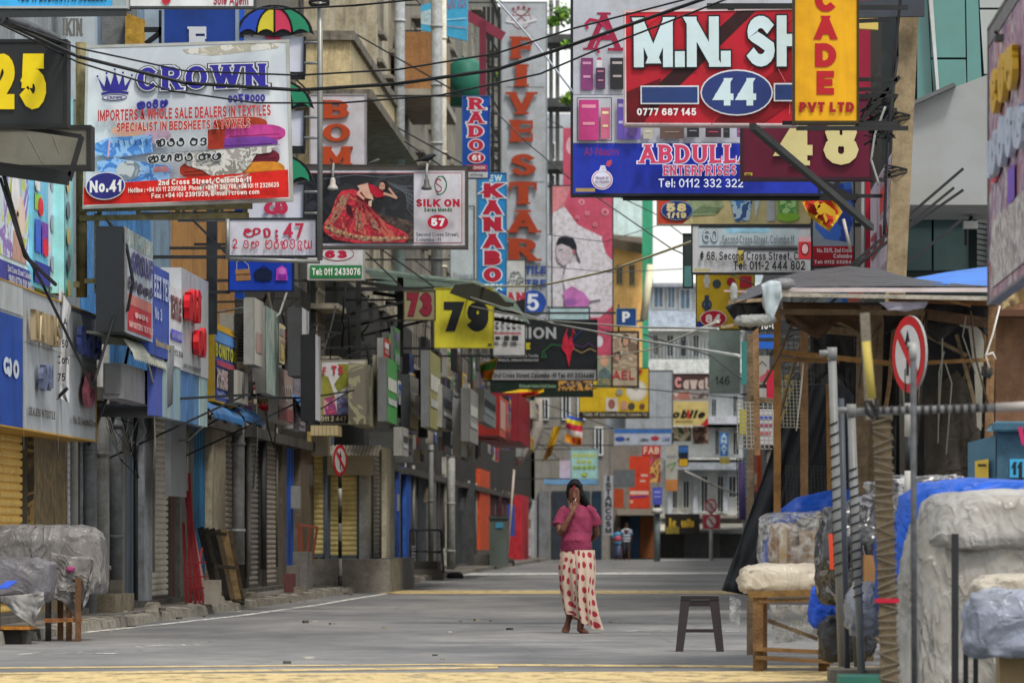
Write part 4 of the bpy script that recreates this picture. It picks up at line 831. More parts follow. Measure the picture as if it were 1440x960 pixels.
sign('letter_sign', 'blue sign with white serif letter F cut off by the crown sign', 'sign', Front(68), (231, 10, 331, 90), '#1d3c84', [], t=.2, frame=('#7d8ea2', .03), attach='L', letters=[('E', 266, 38, 297, 76, mat('#b9bec6', .4, .1), T(w=.26, serif=.06, ext=.02))])
# umbrella sign
UB = thing('umbrella_sign', 'tall sign of white panels under four coloured umbrellas', 'sign', P(385, 310, 73))
def umb(cy, x0, x1):
    cx = 386; w = 51; h = 40; U = []
    pn = Front(73)
    m_ = MB(); m_.hexa([P(343, cy + 74, 73.05), P(428, cy + 76, 73.05), P(430, cy + 22, 73.05), P(343, cy + 22, 73.05), P(343, cy + 74, 73.25), P(428, cy + 76, 73.25), P(430, cy + 22, 73.25), P(343, cy + 22, 73.25)], mat('#c6cad8', .4, .12)); m_.build('panel', UB)
    f = MB()
    for a, b in (((429, cy + 22), (428, cy + 77)), ((343, cy + 76), (429, cy + 77))): f.bar(P(*a, 73.03), P(*b, 73.03), .03, .1, mat('#1c1d22', .4))
    f.build('edge', UB)
    up = MB(); cs = ['#2846a8', '#2846a8', '#c8bc3a', '#c03a58', '#27805e', '#27805e']; xs = [335, 350, 372, 386, 408, 440]; xs = [334, 354, 371, 388, 409, 441]
    cols = ['#2846a8', '#c8bc3a', '#c03a58', '#27805e']; ed = [336, 361, 387, 413, 440]
    blk = [(ed[0] - 2, cy + 19)] + [(386 + 54 * math.cos(math.radians(180 - a)), cy + 19 - 42 * math.sin(math.radians(a))) for a in range(4, 180, 8)] + [(ed[4] + 2, cy + 19), (434, cy + 15)]
    up.prism([P(a, b, 72.97) for a, b in blk + [(413, cy + 19), (387, cy + 22), (361, cy + 19)]], (0, .1, 0), mat('#15171a', .4, .1)); 
    dd = 72.95
    for k in range(4):
        a0, a1 = ed[k], ed[k + 1]; pts = []
        for j in range(9):                 # top arc of this gore, in from the black outline
            s0 = -1 + 2 * (k / 4); s1 = -1 + 2 * ((k + 1) / 4); s_ = s0 + (s1 - s0) * j / 8
            y = cy + 17 - 37 * math.sqrt(max(0, 1 - s_ * s_)); pts.append((386 + 50 * s_, y))
        # gores meet at the top: narrow the upper half
        L_ = [(386 + (386 + 50 * (-1 + 2 * k / 4) - 386) * math.sin(math.radians(90 * u / 6)), cy - 20 + 37 * (1 - math.cos(math.radians(90 * u / 6)))) for u in range(7)]
        R_ = [(386 + (50 * (-1 + 2 * (k + 1) / 4)) * math.sin(math.radians(90 * u / 6)), cy - 20 + 37 * (1 - math.cos(math.radians(90 * u / 6)))) for u in range(7)]
        sc_ = [(R_[-1][0] + (L_[-1][0] - R_[-1][0]) * u / 6, cy + 17 - 6 * math.sin(PI * u / 6)) for u in range(1, 6)]
        g_ = MB(); off = 1.0; g_.poly([P(a + (off if a < 386 else -off) * .6 + (0), b, dd) for a, b in L_ + sc_[::-1][:0] + [(R_[-1][0] + (L_[-1][0] - R_[-1][0]) * (1 - u / 6), cy + 17 - 6 * math.sin(PI * u / 6)) for u in range(1, 6)] + R_[::-1]], mat(cols[k], .4, .1)); g_.build('umbrella_gore', UB)
        for (pts_) in (L_[:],):
            ln = MB()
            if k: ln.tube([P(a, b, dd - .005) for a, b in pts_], .012, mat('#15171a', .4, .1), 4); ln.build('umbrella_rib', UB)
    up.build('umbrella_outline', UB)
for cy in (30, 134, 238): umb(cy, 0, 0)
m_ = MB(); draw_text(m_, Front(73), 'ධ', 371, 276, 405, 302, '#b02a4a', .01 + .0, w=.2); draw_text(m_, Front(73), '3', 372, 46, 396, 75, '#b02a4a', .01, w=.24); m_.build('letter', UB)
for o in UB.children:
    pass
m_ = MB(); m_.bar(P(337, 10, 73.6), P(337, 420, 73.6), .12, .12, mat('#2856b8', .5)); m_.bar(P(343, 50, 73.35), Vector((-7, 73.35, P(0, 50, 73).z)), .06, .06, mat('#2c2e30')); m_.bar(P(343, 300, 73.35), Vector((-7, 73.35, P(0, 300, 73).z)), .06, .06, mat('#2c2e30')); m_.build('bracket', UB)
# No : 47
sign('address_sign', 'white Sinhala sign with red number 47 in a steel frame', 'sign', Front(71.5), (323, 309, 444, 359), '#c8cad6', [('t', 'නො', 342, 318, 381, 334, '#b02a48', T(w=.13)), ('t', ':', 387, 318, 391, 334, '#b02a48', T(w=.16)), ('t', '47', 399, 314, 427, 334, '#b02a48', T(w=.19)),
 ('t', '2', 327, 336, 334, 350, '#b02a48', T(w=.15)), ('t', 'වන', 342, 337, 365, 350, '#b02a48', T(w=.12)), ('t', 'හරසවදය', 373, 335, 439, 351, '#b02a48', T(w=.12))], t=.12, frame=('#26282b', .025), attach='L')
sign('bag_shop_sign', 'blue sign with brown, black and pink bags under sign 47', 'sign', Front(72.6), (323, 363, 411, 408), '#1a3fae', [
 ('p', [(331, 379), (351, 378), (353, 394), (332, 395)], '#a07850'), ('l', [(333, 379), (333, 368), (341, 366), (349, 372), (350, 378)], 1.2, '#9aa0c0'), ('l', [(332, 386), (352, 385)], 1, '#5a3c24'), ('e', 370, 386, 13, 9.5, '#15203f'), ('r', 359, 380, 382, 394, '#182444'), ('l', [(366, 377), (371, 373), (376, 377)], 1, '#15203f'),
 ('p', [(389, 378), (397, 373), (403, 378), (405, 394), (388, 394)], '#b84ac0'), ('e', 397, 381, 5, 5, '#d070c8'), ('r', 391, 386, 403, 392, '#8a2fa0')], t=.15, frame=('#17203a', .02), attach='L')
t = thing('sign_tower', 'slim silver ladder tower of pipes standing beside the umbrella sign', 'sign support', P(450, 380, 71.3)); SV = mat('#8b8d8a', .4, .3, metal=.3)
m_ = MB(); m_.tube([P(450, 366, 71.3), P(450, -40, 71.3)], .035, SV, 8); m_.build('pole', t)
m_ = MB(); m_.tube([P(320, 364, 71.3), P(450, 368, 71.3)], .03, SV, 6); m_.build('pole', t)
m_ = MB(); m_.tube([P(320, 308, 71.2), P(320, 364, 71.2)], .025, SV, 6); m_.build('pole', t)
for y in (60, 89, 165, 194, 270, 300): m_ = MB(); m_.tube([P(428, y, 71.5), P(450, y, 71.5)], .02, SV, 6); m_.build('rung', t)
m_ = MB()
for k in range(5): m_.tube([P(449 + 14 * math.cos(a / 8 * 2 * PI), 2 + 5 * math.sin(a / 8 * 2 * PI) + k, 71.2) for a in range(9)], .012, mat('#1a1b1c'), 4, caps=False)
m_.build('cable_coil', t)
# BOMBAY sign
sign('vertical_sign', 'white sign with raised orange letters B O M behind the saree sign', 'sign', Front(86), (437, 134, 513, 300), '#b9bcc8', [], t=.25, frame=('#8e9096', .02), attach='L', letters=[('BOMB', 454, 138, 495, 268, mat('#a84424', .5, .15), T(vert=1, w=.25, con=.35, serif=.06, ext=.05))])
# SILK ON
DK = photo(('#16181c', '#22262b', '#15161a', '#2c3036'), 2.5, 8, .3)
RED = photo(('#a81c30', '#c02a3a', '#8c1626', '#b8584a'), 7, 3); GLD = photo(('#7a5a50', '#a8453f', '#8f7c60', '#5a2a2c'), 16, 5)
sk = 'e'
its = [('r', 430, 240, 655, 345, '#b9b7be'), ('r', 434, 243, 650, 342, '#a03448'), ('r', 435, 244, 649, 341, '#c6c5cd'), ('r', 420, 244, 582, 342, DK)]
for i in range(7): its.append(('l', [(545 + 4 * i, 256 + i), (556 + 4 * i, 264 + 2 * i), (572, 262 + 5 * i), (582, 262 + 7 * i)], .7, '#6a6f78'))
its += [('l', [(455, 252), (500, 246), (540, 250), (582, 246)], 1, '#5d626a'), ('p', [(530, 300), (582, 312), (582, 342), (520, 342)], photo(('#2a2322', '#5a4a3c', '#3a2e2a', '#211d1d'), 12, 3))]
its += [('p', [(481, 268), (496, 266), (508, 270), (516, 279), (517, 291), (530, 303), (545, 315), (568, 326), (578, 332), (570, 341), (500, 342), (470, 337), (455, 326), (455, 316), (466, 300), (472, 280)], RED),
 ('p', [(458, 322), (480, 333), (510, 339), (545, 340), (574, 336), (578, 331), (560, 334), (530, 333), (500, 330), (475, 322), (460, 314)], GLD), ('p', [(480, 276), (492, 272), (484, 295), (468, 316), (464, 310)], GLD), ('p', [(500, 290), (508, 300), (512, 325), (500, 320)], GLD), ('p', [(518, 300), (530, 312), (536, 326), (524, 320)], GLD), ('p', [(488, 286), (494, 290), (498, 306), (488, 298)], '#3a1a24')]
for i in range(9): its.append(('l', [(505 + i, 284), (480 + 11 * i, 330 + 2 * math.sin(i))], .8, '#d0505a' if i % 2 else '#7a1220'))
for i in range(14): its.append(('e', 459 + 8.5 * i, 320 + 15 * math.sin(min(1, i / 8) * 1.5), 2, 1.8, '#b89a6a'))
its += [('p', [(503, 262), (518, 258), (524, 274), (526, 282), (515, 279), (507, 268)], '#c8a08c'), ('l', [(511, 264), (504, 273), (512, 280)], 3.4, '#c8a08c'), ('p', [(518, 259), (528, 262), (540, 270), (542, 277), (530, 279), (522, 272)], '#a81c30'), ('l', [(541, 273), (551, 276), (558, 279)], 3.6, '#c8a08c'), ('l', [(558, 279), (548, 266)], 2.8, '#c8a08c'),
 ('e', 540, 262, 6.5, 7.5, '#1c1214'), ('e', 538, 263, 4.2, 5.6, '#cda38c'), ('l', [(536, 267), (540, 267.5)], .9, '#a02030'), ('l', [(535, 261.5), (537, 261.5)], .8, '#2a1818'), ('l', [(539.5, 261.8), (541.5, 262)], .8, '#2a1818'), ('p', [(519, 284), (524, 282), (523, 292), (519, 290)], '#c8a08c')]
its += [('l', arc(620, 262, 8, 13, 100, 330, 10)[::1], 1.6, '#2a6a48'), ('l', arc(617, 261, 11.5, 14, -60, 100, 8), 1.8, '#2a6a48')]
its += [('t', 'S', 613, 252, 622, 272, '#8c2a3c', T(w=.1)), ('t', 'SILK ON', 586, 281, 647, 292, '#a8203a', T(w=.27)), ('t', 'Saree Mandir', 597, 293, 637, 299, '#1f5a38', T(w=.24)), ('e', 616.5, 313.5, 14.5, 10.5, '#b01c38'), ('t', '57', 607, 308, 626, 319, '#e0dce0', T(w=.24)), ('t', 'Second Cross Street,', 586, 328, 646, 333.5, '#2b2c34', T(w=.17)), ('t', 'Colombo -11', 586, 335.5, 621, 340.5, '#2b2c34', T(w=.17))]
so = sign('saree_shop_sign', 'long sign of woman in red saree with number 57', 'sign', Front(78), (421, 239, 654, 346), '#b9b7be', its, t=.3, frame=('#4d4844', .035), attach='L')
for (x, nm) in ((468, 0), (600, 1)):
    t = thing('sign_lamp', ['white bell lamp on bent arm over the red saree picture', 'dark lamp on bent arm over the Silk On lettering'][nm], 'lamp', P(x, 270, 77.6)); m_ = MB(); m_.tube([P(x, 234, 78), P(x + 1, 231, 77.6), P(x, 240, 77.5), P(x, 256, 77.5)], .018, mat('#8a8c8c', .4), 6); m_.build('arm', t)
    m_ = MB(); zt = P(0, 250, 77.5).z; xx = P(x, 0, 77.5).x; rings = []
    for dz, r in ((0, .02), (-.03, .035), (-.09, .04), (-.13, .07), (-.16, .075), (-.17, .03)): rings.append([(xx + r * math.cos(a * PI / 6), 77.5 + r * math.sin(a * PI / 6), zt + dz) for a in range(12)])
    m_.loft(rings, mat('#b8b6b0' if not nm else '#5a5a58', .3)); m_.build('lamp_head', t)
for (x, y, sc_, lab) in ((602, 228, 1, 'black crow perched on the saree sign above the lettering'), (528, 230, .55, 'small grey bird on the saree sign near the cream fins')):
    m_ = MB(); u = sc_ * F / 78 / 78 * 0 + sc_; BM = mat('#1b1d20' if sc_ == 1 else '#55585a', .5)
    pts = [P(x - 19 * u, y - 1 * u, 77.9), P(x - 10 * u, y - 3 * u, 77.9), P(x - 2 * u, y - 5 * u, 77.9), P(x + 4 * u, y - 8 * u, 77.9), P(x + 7 * u, y - 10 * u, 77.9), P(x + 12 * u, y - 9 * u, 77.9)]
    m_.tube(pts, [.008, .02 * u, .045 * u, .042 * u, .03 * u, .004], BM, 8); m_.tube([P(x - 1, y - 3 * u, 77.9), P(x, y + 5 * u, 77.9)], .006, BM, 4)
    o = m_.build('bird', None, label=lab, cat='bird')
t = thing('sign_beam', 'thin dark beam running along the top of the saree sign', 'beam', P(540, 233, 78.2)); m_ = MB(); m_.bar(P(400, 233, 78.2), P(665, 236, 78.2), .05, .05, mat('#3c3936')); m_.build('beam', t)
sign('phone_sign', 'white sign with red oval number 63 above green phone strip', 'sign', Front(82), (434, 345, 511, 392), '#bfc3c8', [('e', 475, 357, 23, 10, '#a82c4a'), ('e', 475, 357, 21.8, 9, '#c2c5cc'), ('t', '63', 457, 352, 488, 363, '#a8203f', T(w=.28)), ('r', 436, 373, 509, 391, '#2c7a4a'), ('t', 'Tel: 011 2433076', 439, 377, 507, 387, '#dfe6e0', T(w=.19))], t=.2, frame=('#9a9c98', .02), attach='L')
# canopy
t = thing('canopy', 'dark corrugated canopy sloping out over the pavement beside sign 73', 'canopy', P(600, 500, 115))
CS = mat('#8fa49c', .5, .3, streak=.3); CU = mat('#2e312f', .8)
m_ = MB(); n = 16
for i in range(n):
    y0 = 112.2 + i * .75; z = lambda k, yy=y0: 0
    a = P(507, 378, 112); b = P(672, 398, 112); c = P(722, 424, 112)
    for (p, q_) in ((a, b), (b, c)):
        m_.hexa([(p.x, y0, p.z), (q_.x, y0, q_.z), (q_.x, y0, q_.z + .04), (p.x, y0, p.z + .05), (p.x, y0 + .7, p.z + .02), (q_.x, y0 + .7, q_.z + .02), (q_.x, y0 + .7, q_.z + .06), (p.x, y0 + .7, p.z + .07)], CS)
m_.build('roof_sheet', t)
m_ = MB()
for y0 in (112.2, 117, 122):
    a = P(505, 396, 112); c = P(722, 428, 112); m_.bar((a.x, y0, a.z), (c.x, y0, c.z), .06, .08, CU); m_.bar((-7, y0, P(0, 450, 112).z), (P(640, 0, 112).x, y0, P(0, 406, 112).z), .05, .05, CU)
m_.build('rafter', t)
m_ = MB(); m_.bar(P(504, 385, 112), P(504, 600, 112), .1, .1, CU); m_.bar(P(563, 390, 113), P(563, 500, 113), .12, .1, CU); m_.build('post', t)
sign('number_sign', 'dull beige sign with dark red number 73 under the canopy', 'sign', Front(111), (569, 409, 611, 449), '#8c8468', [('t', '73', 572, 412, 607, 444, '#7f2638', T(w=.28, out=('#4a2a2c', .03)))], t=.2, frame=('#55503f', .02), attach='L')
sign('number_sign', 'bright yellow sign with black number 79', 'sign', Front(111.7), (612, 406, 693, 488), '#c9c23a', [('t', '79', 623, 424, 687, 466, '#24272b', T(w=.28)), ('r', 686, 483, 692, 486, '#4a4a3c')], t=.2, frame=('#a89f38', .02), attach='L')
t = thing('canopy_cover', 'torn dark sheet sagging over the top of the yellow sign', 'sheet', P(690, 430, 113)); m_ = MB(); m_.prism([P(a, b, 111.3) for a, b in ((640, 400), (665, 398), (700, 412), (718, 432), (692, 430), (665, 424), (632, 412))], (0, .05, 0), mat('#35362f', .8, .3)); m_.build('sheet', t)
sign('faded_sign', 'faded white trader sign board beside the narrow blue signs', 'sign', Front(116), (634, 244, 670, 392), '#b0b8c0', [('t', 'VDL', 640, 252, 654, 300, '#a3adb6', T(vert=1, w=.12)), ('t', 'Traders', 637, 384, 665, 391, '#7d8690', T(w=.14)), ('l', [(634, 290), (667, 290), (667, 392)], 1.4, '#3a3e44')], t=.15, frame=('#6d757c', .02), attach='L')
sign('vertical_sign', 'narrow blue vertical sign with red R A D O and number 61', 'sign', Front(112), (651, 136, 688, 250), '#1d4ba8', [('t', 'RADO', 659, 136, 681, 214, '#b02844', T(vert=1, w=.28, con=.3, serif=.06, out=('#cfd2dc', .07))), ('e', 670, 222, 12.5, 8, '#d0d2da'), ('e', 670, 222, 11, 6.8, '#b0203a'), ('t', '61', 664, 218, 676, 226, '#dcdce0', T(w=.22)), ('r', 656, 232, 685, 240, '#a8485a'), ('t', 'FASHION', 660, 234, 682, 238, '#d8c8cc', T(w=.2)), ('r', 654, 242, 686, 250, '#b8bcc4'), ('t', 'official', 661, 244, 679, 248, '#4a4f5a', T(w=.16))], t=.2, frame=('#3d5f98', .02), attach='L')
sign('vertical_sign', 'light blue vertical sign with red letters K A N A B O', 'sign', Front(118), (673, 244, 711, 420), '#2b82c4', [('t', 'EW', 688, 246, 706, 255, '#b8d4e8', T(w=.22)), ('t', 'KANABO', 680, 256, 705, 398, '#a8243c', T(vert=1, w=.3, out=('#c3cfdc', .07))), ('t', 'TEX', 681, 399, 706, 408, '#c4dcea', T(w=.24)), ('r', 673, 410, 711, 420, '#2448a8'), ('t', 'MA', 690, 411, 703, 419, '#c4d0e8', T(w=.22))], t=.2, frame=('#3b6f9c', .02), attach='L')
its = [('r', 694, 366, 738, 484, '#c3c5c8')]
for (x, y) in ((725, 388), (721, 396), (729, 394)): its.append(('e', x, y, 8, 7, photo(('#3a3c3e', '#a9abac', '#55585a', '#c0c2c4'), 12, 4)))
its += [('t', 'EAN', 700, 411, 738, 425, '#b03848', T(w=.26)), ('p', [(694, 428), (710, 428), (738, 420), (738, 443), (712, 438), (694, 434)], '#2a2a2e')]
rr = random.Random(2)
for j in range(3):
    for i in range(5): its.append(('e', 699 + 8 * i, 447 + 7.5 * j, 2.8, 1.8, '#4a4d52' if (i + j) % 3 else '#8a8d92'))
its += [('r', 694, 468, 733, 470, '#b0404c'), ('r', 697, 473, 703, 478, '#33363a'), ('r', 709, 472, 716, 479, '#3a3d42'), ('r', 720, 472, 729, 479, '#33363a')]
sign('catalogue_sign', 'white sign printed with rows of small black goods', 'sign', Front(125), (694, 366, 738, 499), '#c3c5c8', its, t=.2, frame=('#4a4d50', .02), attach='L')
FS = Front(165)
its = [('r', 712, 255, 766, 256.5, '#7c8288'), ('r', 712, 122, 766, 123, '#7c8288'), ('e', 733, 27, 22, 7, '#b8b8c0'), ('e', 733, 27, 14, 14, '#9a7a86'), ('e', 733, 27, 12.5, 12.5, '#b8bcc4'), ('l', [(722, 22), (744, 22)], 1.2, '#7a3a4a'), ('l', [(724, 17), (742, 32)], 1.2, '#7a3a4a'), ('l', [(742, 17), (724, 32)], 1.2, '#7a3a4a'), ('l', [(712, 30), (733, 34), (754, 28)], 3, '#c8cad0'), ('e', 722, 13, 2, 2, '#8a3a4a'), ('e', 729, 11, 2, 2, '#8a3a4a'), ('e', 737, 11, 2, 2, '#8a3a4a'), ('e', 744, 13, 2, 2, '#8a3a4a'),
 ('t', 'TILE', 739, 374, 768, 385, '#2b478f', T(w=.26, serif=.04)), ('t', 'TRE', 739, 393, 768, 404, '#2b478f', T(w=.26, serif=.04)), ('e', 750, 425, 18, 17, '#2a4ea4'), ('t', '5', 741, 413, 758, 437, '#ccd6e4', T(w=.2, con=.2))]
sign('vertical_sign', 'very tall grey sign with raised orange letters FIVE STAR', 'sign', FS, (706, 4, 768, 446), '#a4abb3', its, t=.35, frame=('#7c838a', .03), attach='L', letters=[('FIVE', 715, 48, 754, 204, mat('#983c24', .5, .15), T(vert=1, w=.27, con=.4, serif=.05, ext=.06)), ('STAR', 715, 212, 759, 371, mat('#983c24', .5, .15), T(vert=1, w=.27, con=.4, serif=.05, ext=.06))])
its = [('r', 690, 450, 838, 520, '#1d2125'), ('t', 'HION', 727, 460, 782, 476, '#9aa0a4', T(w=.2)), ('t', 'BOSE', 695, 482, 746, 491, '#b8b42a', T(w=.28)), ('t', 'Wholesale & Retail Dealers in Textile', 680, 498, 757, 502, '#8c9094', T(w=.2)), ('t', 'Sarees, Match, Mixed Material', 680, 504, 757, 508, '#8c9094', T(w=.2)),
 ('p', [(792, 476), (796, 466), (800, 480), (802, 472), (808, 488), (804, 495), (800, 516), (796, 498), (790, 490)], '#b82840'), ('l', [(794, 478), (798, 462)], 1, '#c03048'), ('l', [(804, 480), (806, 462), (809, 470)], 1, '#b83048'), ('l', [(806, 478), (818, 464)], 1.4, '#2c3f8c'), ('l', [(806, 490), (818, 496), (830, 490), (838, 494)], 1.2, '#a08a5a'), ('l', [(806, 484), (820, 488), (828, 482), (836, 488)], 1.2, '#5a3a6a'), ('l', [(790, 486), (776, 484), (764, 494), (762, 502), (768, 502), (766, 496)], 1.3, '#2a6a3c'),
 ('r', 690, 520, 838, 534, '#8d9294'), ('t', '2nd Cross Street Colombo -11 Tel: 011 2334480', 694, 524, 836, 531, '#2c3034', T(w=.2)), ('r', 690, 534, 838, 549, '#202824')]
sign('fashion_sign', 'long black sign with red dancer over a grey address strip', 'sign', Front(150), (690, 450, 839, 534), '#1d2125', its[:-1], t=.2, frame=('#15181a', .02), attach='L')
sign('shop_sign', 'dark sign strip with green and orange print below black dancer sign', 'sign', Front(156), (690, 536, 833, 557), '#1c2822', [('t', 'Wholesale Fashion Retail Dealers', 730, 540, 782, 545, '#7c9a80', T(w=.2)), ('r', 785, 535, 833, 549, photo(('#b8b2a8', '#3a2c28', '#c09040', '#2c2c30'), 6, 2))], t=.2, frame=('#15181a', .02), attach='L')
PK = '#b85068'
its = [('r', 777, 262, 861, 500, PK), ('p', [(777, 300), (793, 290), (803, 303), (812, 316), (861, 340), (861, 430), (843, 447), (777, 447)], '#c9c6cf'), ('p', [(777, 262), (803, 262), (793, 290), (777, 300)], '#c88088'), ('p', [(846, 335), (861, 320), (861, 366), (852, 356)], PK)]
for (x, y, r) in ((818, 284, 4), (851, 298, 5), (835, 272, 2.5), (826, 300, 3), (837, 316, 3), (812, 306, 2.5), (845, 275, 3)): its += [('e', x, y, r, r, '#d29aa8'), ('e', x, y, r * .65, r * .65, PK)]
its += [('p', [(782, 344), (785, 335), (795, 331), (806, 334), (811, 345), (811, 356), (806, 352), (800, 346), (790, 344), (784, 348)], '#23262e'), ('l', [(808, 350), (812, 360), (815, 370)], 2.2, '#23262e'), ('p', [(782, 346), (790, 343), (800, 347), (806, 352), (806, 362), (800, 370), (792, 374), (785, 368), (782, 358)], '#b8b0b8'), ('l', [(786, 352), (791, 351)], 1.2, '#2a2a34'), ('l', [(783, 365), (788, 366)], 1, '#8c6a78'), ('e', 807, 354, 2.2, 3.4, '#a8707a'),
 ('p', [(797, 372), (808, 366), (826, 378), (842, 392), (846, 420), (800, 430), (792, 395)], '#cfccd6'), ('p', [(792, 410), (804, 402), (822, 412), (830, 424), (820, 440), (796, 436)], '#b870b0'), ('e', 802, 425, 9, 5, '#8c5a98'), ('l', [(795, 375), (792, 386)], 1, '#55505c'), ('p', [(846, 446), (861, 432), (861, 500), (777, 500), (777, 447)], PK), ('e', 843, 480, 5, 8, '#c8c4cc')]
sign('advert_banner', 'tall pink and white advert of a woman in profile', 'advert', Front(185), (777, 262, 861, 500), PK, its, t=.2, frame=('#3a3438', .04), attach='L')
sign('advert_banner', 'narrow pink advert strip high behind the tall pink advert', 'advert', Front(200), (792, 180, 810, 262), PK, [('e', 803, 205, 7, 12, '#c9a0ac')], t=.2, attach='L')
sign('shop_sign', 'small pale blue sign over the black dancer sign', 'sign', Front(172), (773, 433, 828, 449), '#a9c4cc', [('t', 'Crystal', 800, 438, 825, 446, '#8fb0b4', T(w=.12))], t=.2, frame=('#3b4448', .04), attach='L')
sign('parking_sign', 'blue square parking sign with white letter P', 'sign', Front(160), (867, 434, 894, 458), '#234a86', [('t', 'P', 875, 438, 886, 453, '#d4dae2', T(w=.24))], t=.06, frame=('#8c9aa6', .02))
t = thing('sign_bracket', 'dark steel frame carrying the blue parking sign', 'bracket', P(870, 446, 160.2)); m_ = MB(); m_.bar((-7, 160.2, P(0, 440, 160).z), P(895, 440, 160.2), .06, .06, mat('#3a3e40', .5)); m_.bar(P(870, 468, 160.2), P(870, 428, 160.2), .05, .05, mat('#3a3e40', .5)); m_.build('bar', t)
sign('advert_board', 'beige framed advert with two faces and red letters AEL', 'advert', Front(175), (862, 468, 896, 542), '#a89c86', [('r', 862, 468, 896, 520, photo(('#b5aa94', '#8c7a66', '#a89880', '#6d5a4c'), 2.2, 3)), ('e', 880, 478, 6, 8, '#3a2c28'), ('e', 880, 480, 4.2, 6, '#b8907a'), ('e', 869, 500, 5, 6, '#3a2c28'), ('e', 868, 502, 3.5, 4.6, '#b8907a'), ('t', 'AEL', 861, 521, 893, 533, '#a8323c', T(w=.16))], t=.2, frame=('#3a302c', .06), attach='L')
sign('advert_board', 'small advert of a smiling man beside the beige AEL advert', 'advert', Front(182), (839, 500, 862, 545), '#8c9484', [('e', 850, 507, 6, 8, '#c49a80'), ('p', [(840, 545), (842, 522), (850, 516), (858, 522), (862, 545)], '#5f6f74'), ('r', 839, 532, 862, 545, photo(('#3a3028', '#8c7c5c', '#5a6a4c'), 5, 2))], t=.2, attach='L')
its = [('r', 815, 518, 912, 578, '#c9aa28'), ('e', 895, 549, 15, 15, '#c6c2b4'), ('e', 895, 549, 12, 12, '#d2cfc6'), ('l', [(895, 549), (887, 544)], 1, '#8c8c88'), ('l', [(895, 549), (900, 543)], 1, '#8c8c88'), ('r', 852, 559, 869, 578, '#c4c0b8'), ('e', 860, 568, 5, 7, '#8c5a50'), ('r', 873, 564, 882, 576, '#b88c7c'), ('e', 888, 571, 5, 5, '#4a4640'), ('e', 903, 571, 4, 4, '#6b4a3c'), ('e', 871, 551, 5, 5, '#8c8a80'), ('p', [(898, 520), (904, 520), (900, 527)], '#b02c28'), ('r', 815, 579, 912, 586, '#1f2022'), ('t', 'TAMIL OF 2nd Cross Street, Colombo Tel', 820, 580, 910, 585, '#a09c90', T(w=.2))]
sign('watch_shop_sign', 'yellow sign printed with clocks and watches above black strip', 'sign', Front(210), (815, 518, 912, 587), '#c9aa28', its, t=.25, frame=('#1f2022', .03), attach='L')
CW = Front(228)
its = [('l', [(905, 520), (905, 602)], .8, '#8f979e'), ('l', [(924, 520), (924, 602)], .8, '#8f979e'), ('l', [(856, 586), (945, 586)], .8, '#8f979e')]
sign('blank_sign_back', 'plain pale grey panel back behind the yellow clock sign', 'sign', CW, (880, 522, 945, 602), '#a3abb3', its, t=.3, frame=('#5c6268', .05))
sign('blank_sign_back', 'low pale grey panel with hanging cable under yellow clock sign', 'sign', Front(229), (852, 584, 946, 604), '#9ea7b2', [('l', [(914, 584), (919, 593), (914, 602)], .8, '#4a4f54')], t=.3)
sign('long_sign', 'long white sign with blue top band and small red oval', 'sign', Front(222), (864, 603, 944, 625), '#a9b3c4', [('r', 864, 603, 944, 609, '#3f6fb4'), ('e', 872, 617, 7, 3.4, '#3a4f9c'), ('e', 883, 617, 3, 2, '#6a5a5a'), ('e', 921, 616, 6, 3, '#b03a48'), ('t', 'Lakma', 900, 615, 912, 620, '#4a5058', T(w=.2)), ('t', 'Link', 932, 614, 942, 619, '#6070a8', T(w=.2))], t=.25, frame=('#7f8894', .03), attach='L')
# Far end: adverts on the closing block (E1/E2 fronts)
sign('shop_sign', 'dark maroon sign with pale letters Cawa', 'sign', Front(282), (947, 527, 998, 548), '#453434', [('t', 'C', 949, 530, 959, 545, '#c48c8c', T(w=.26)), ('t', 'awat', 961, 530, 996, 547, '#b8a8a4', T(w=.26))], t=.3)
sign('shop_sign', 'blurred white and red sign strip below the Cawa sign', 'sign', Front(283), (946, 550, 996, 562), '#b8b0ac', [('r', 946, 550, 970, 562, photo(('#c0bab4', '#b87a70', '#cfc9c2'), 1.2, 2)), ('r', 974, 550, 996, 560, photo(('#c09890', '#6a5a58', '#a8a0a0'), 1.2, 3))], t=.3)
sign('shop_sign', 'cream sign with slanted black letters obile and red corner', 'sign', Front(281), (945, 564, 996, 598), '#c9b878', [('t', 'obile', 944, 576, 990, 588, '#241f1c', T(w=.24, slant=.25)), ('r', 966, 576, 970, 588, '#b8322c'), ('p', [(985, 598), (996, 586), (996, 598)], '#b82c34'), ('r', 950, 591, 975, 593, '#a08c60')], t=.3)
sign('advert_board', 'left of two small picture boards under the obile sign', 'advert', Front(281.5), (947, 600, 972, 620), '#8c5a4a', [('r', 947, 600, 972, 620, photo(('#b83a34', '#d0c8a8', '#3f5a34', '#5a2c24', '#c8b088'), 1.7, 3))], t=.3)
sign('advert_board', 'brown picture board right of the two under obile sign', 'advert', Front(281.6), (974, 599, 996, 624), '#7a5a4a', [('r', 974, 599, 996, 624, photo(('#7a5548', '#a88c78', '#4a3028', '#8f6a58'), 1.5, 6))], t=.3)
sign('tall_panel', 'tall grey green panel with black number 146', 'sign', Front(150), (997, 462, 1041, 553), '#7f8f8c', [('t', '146', 1006, 529, 1026, 541, '#23282a', T(w=.13))], t=.4, attach='R')
RB = Front(262)
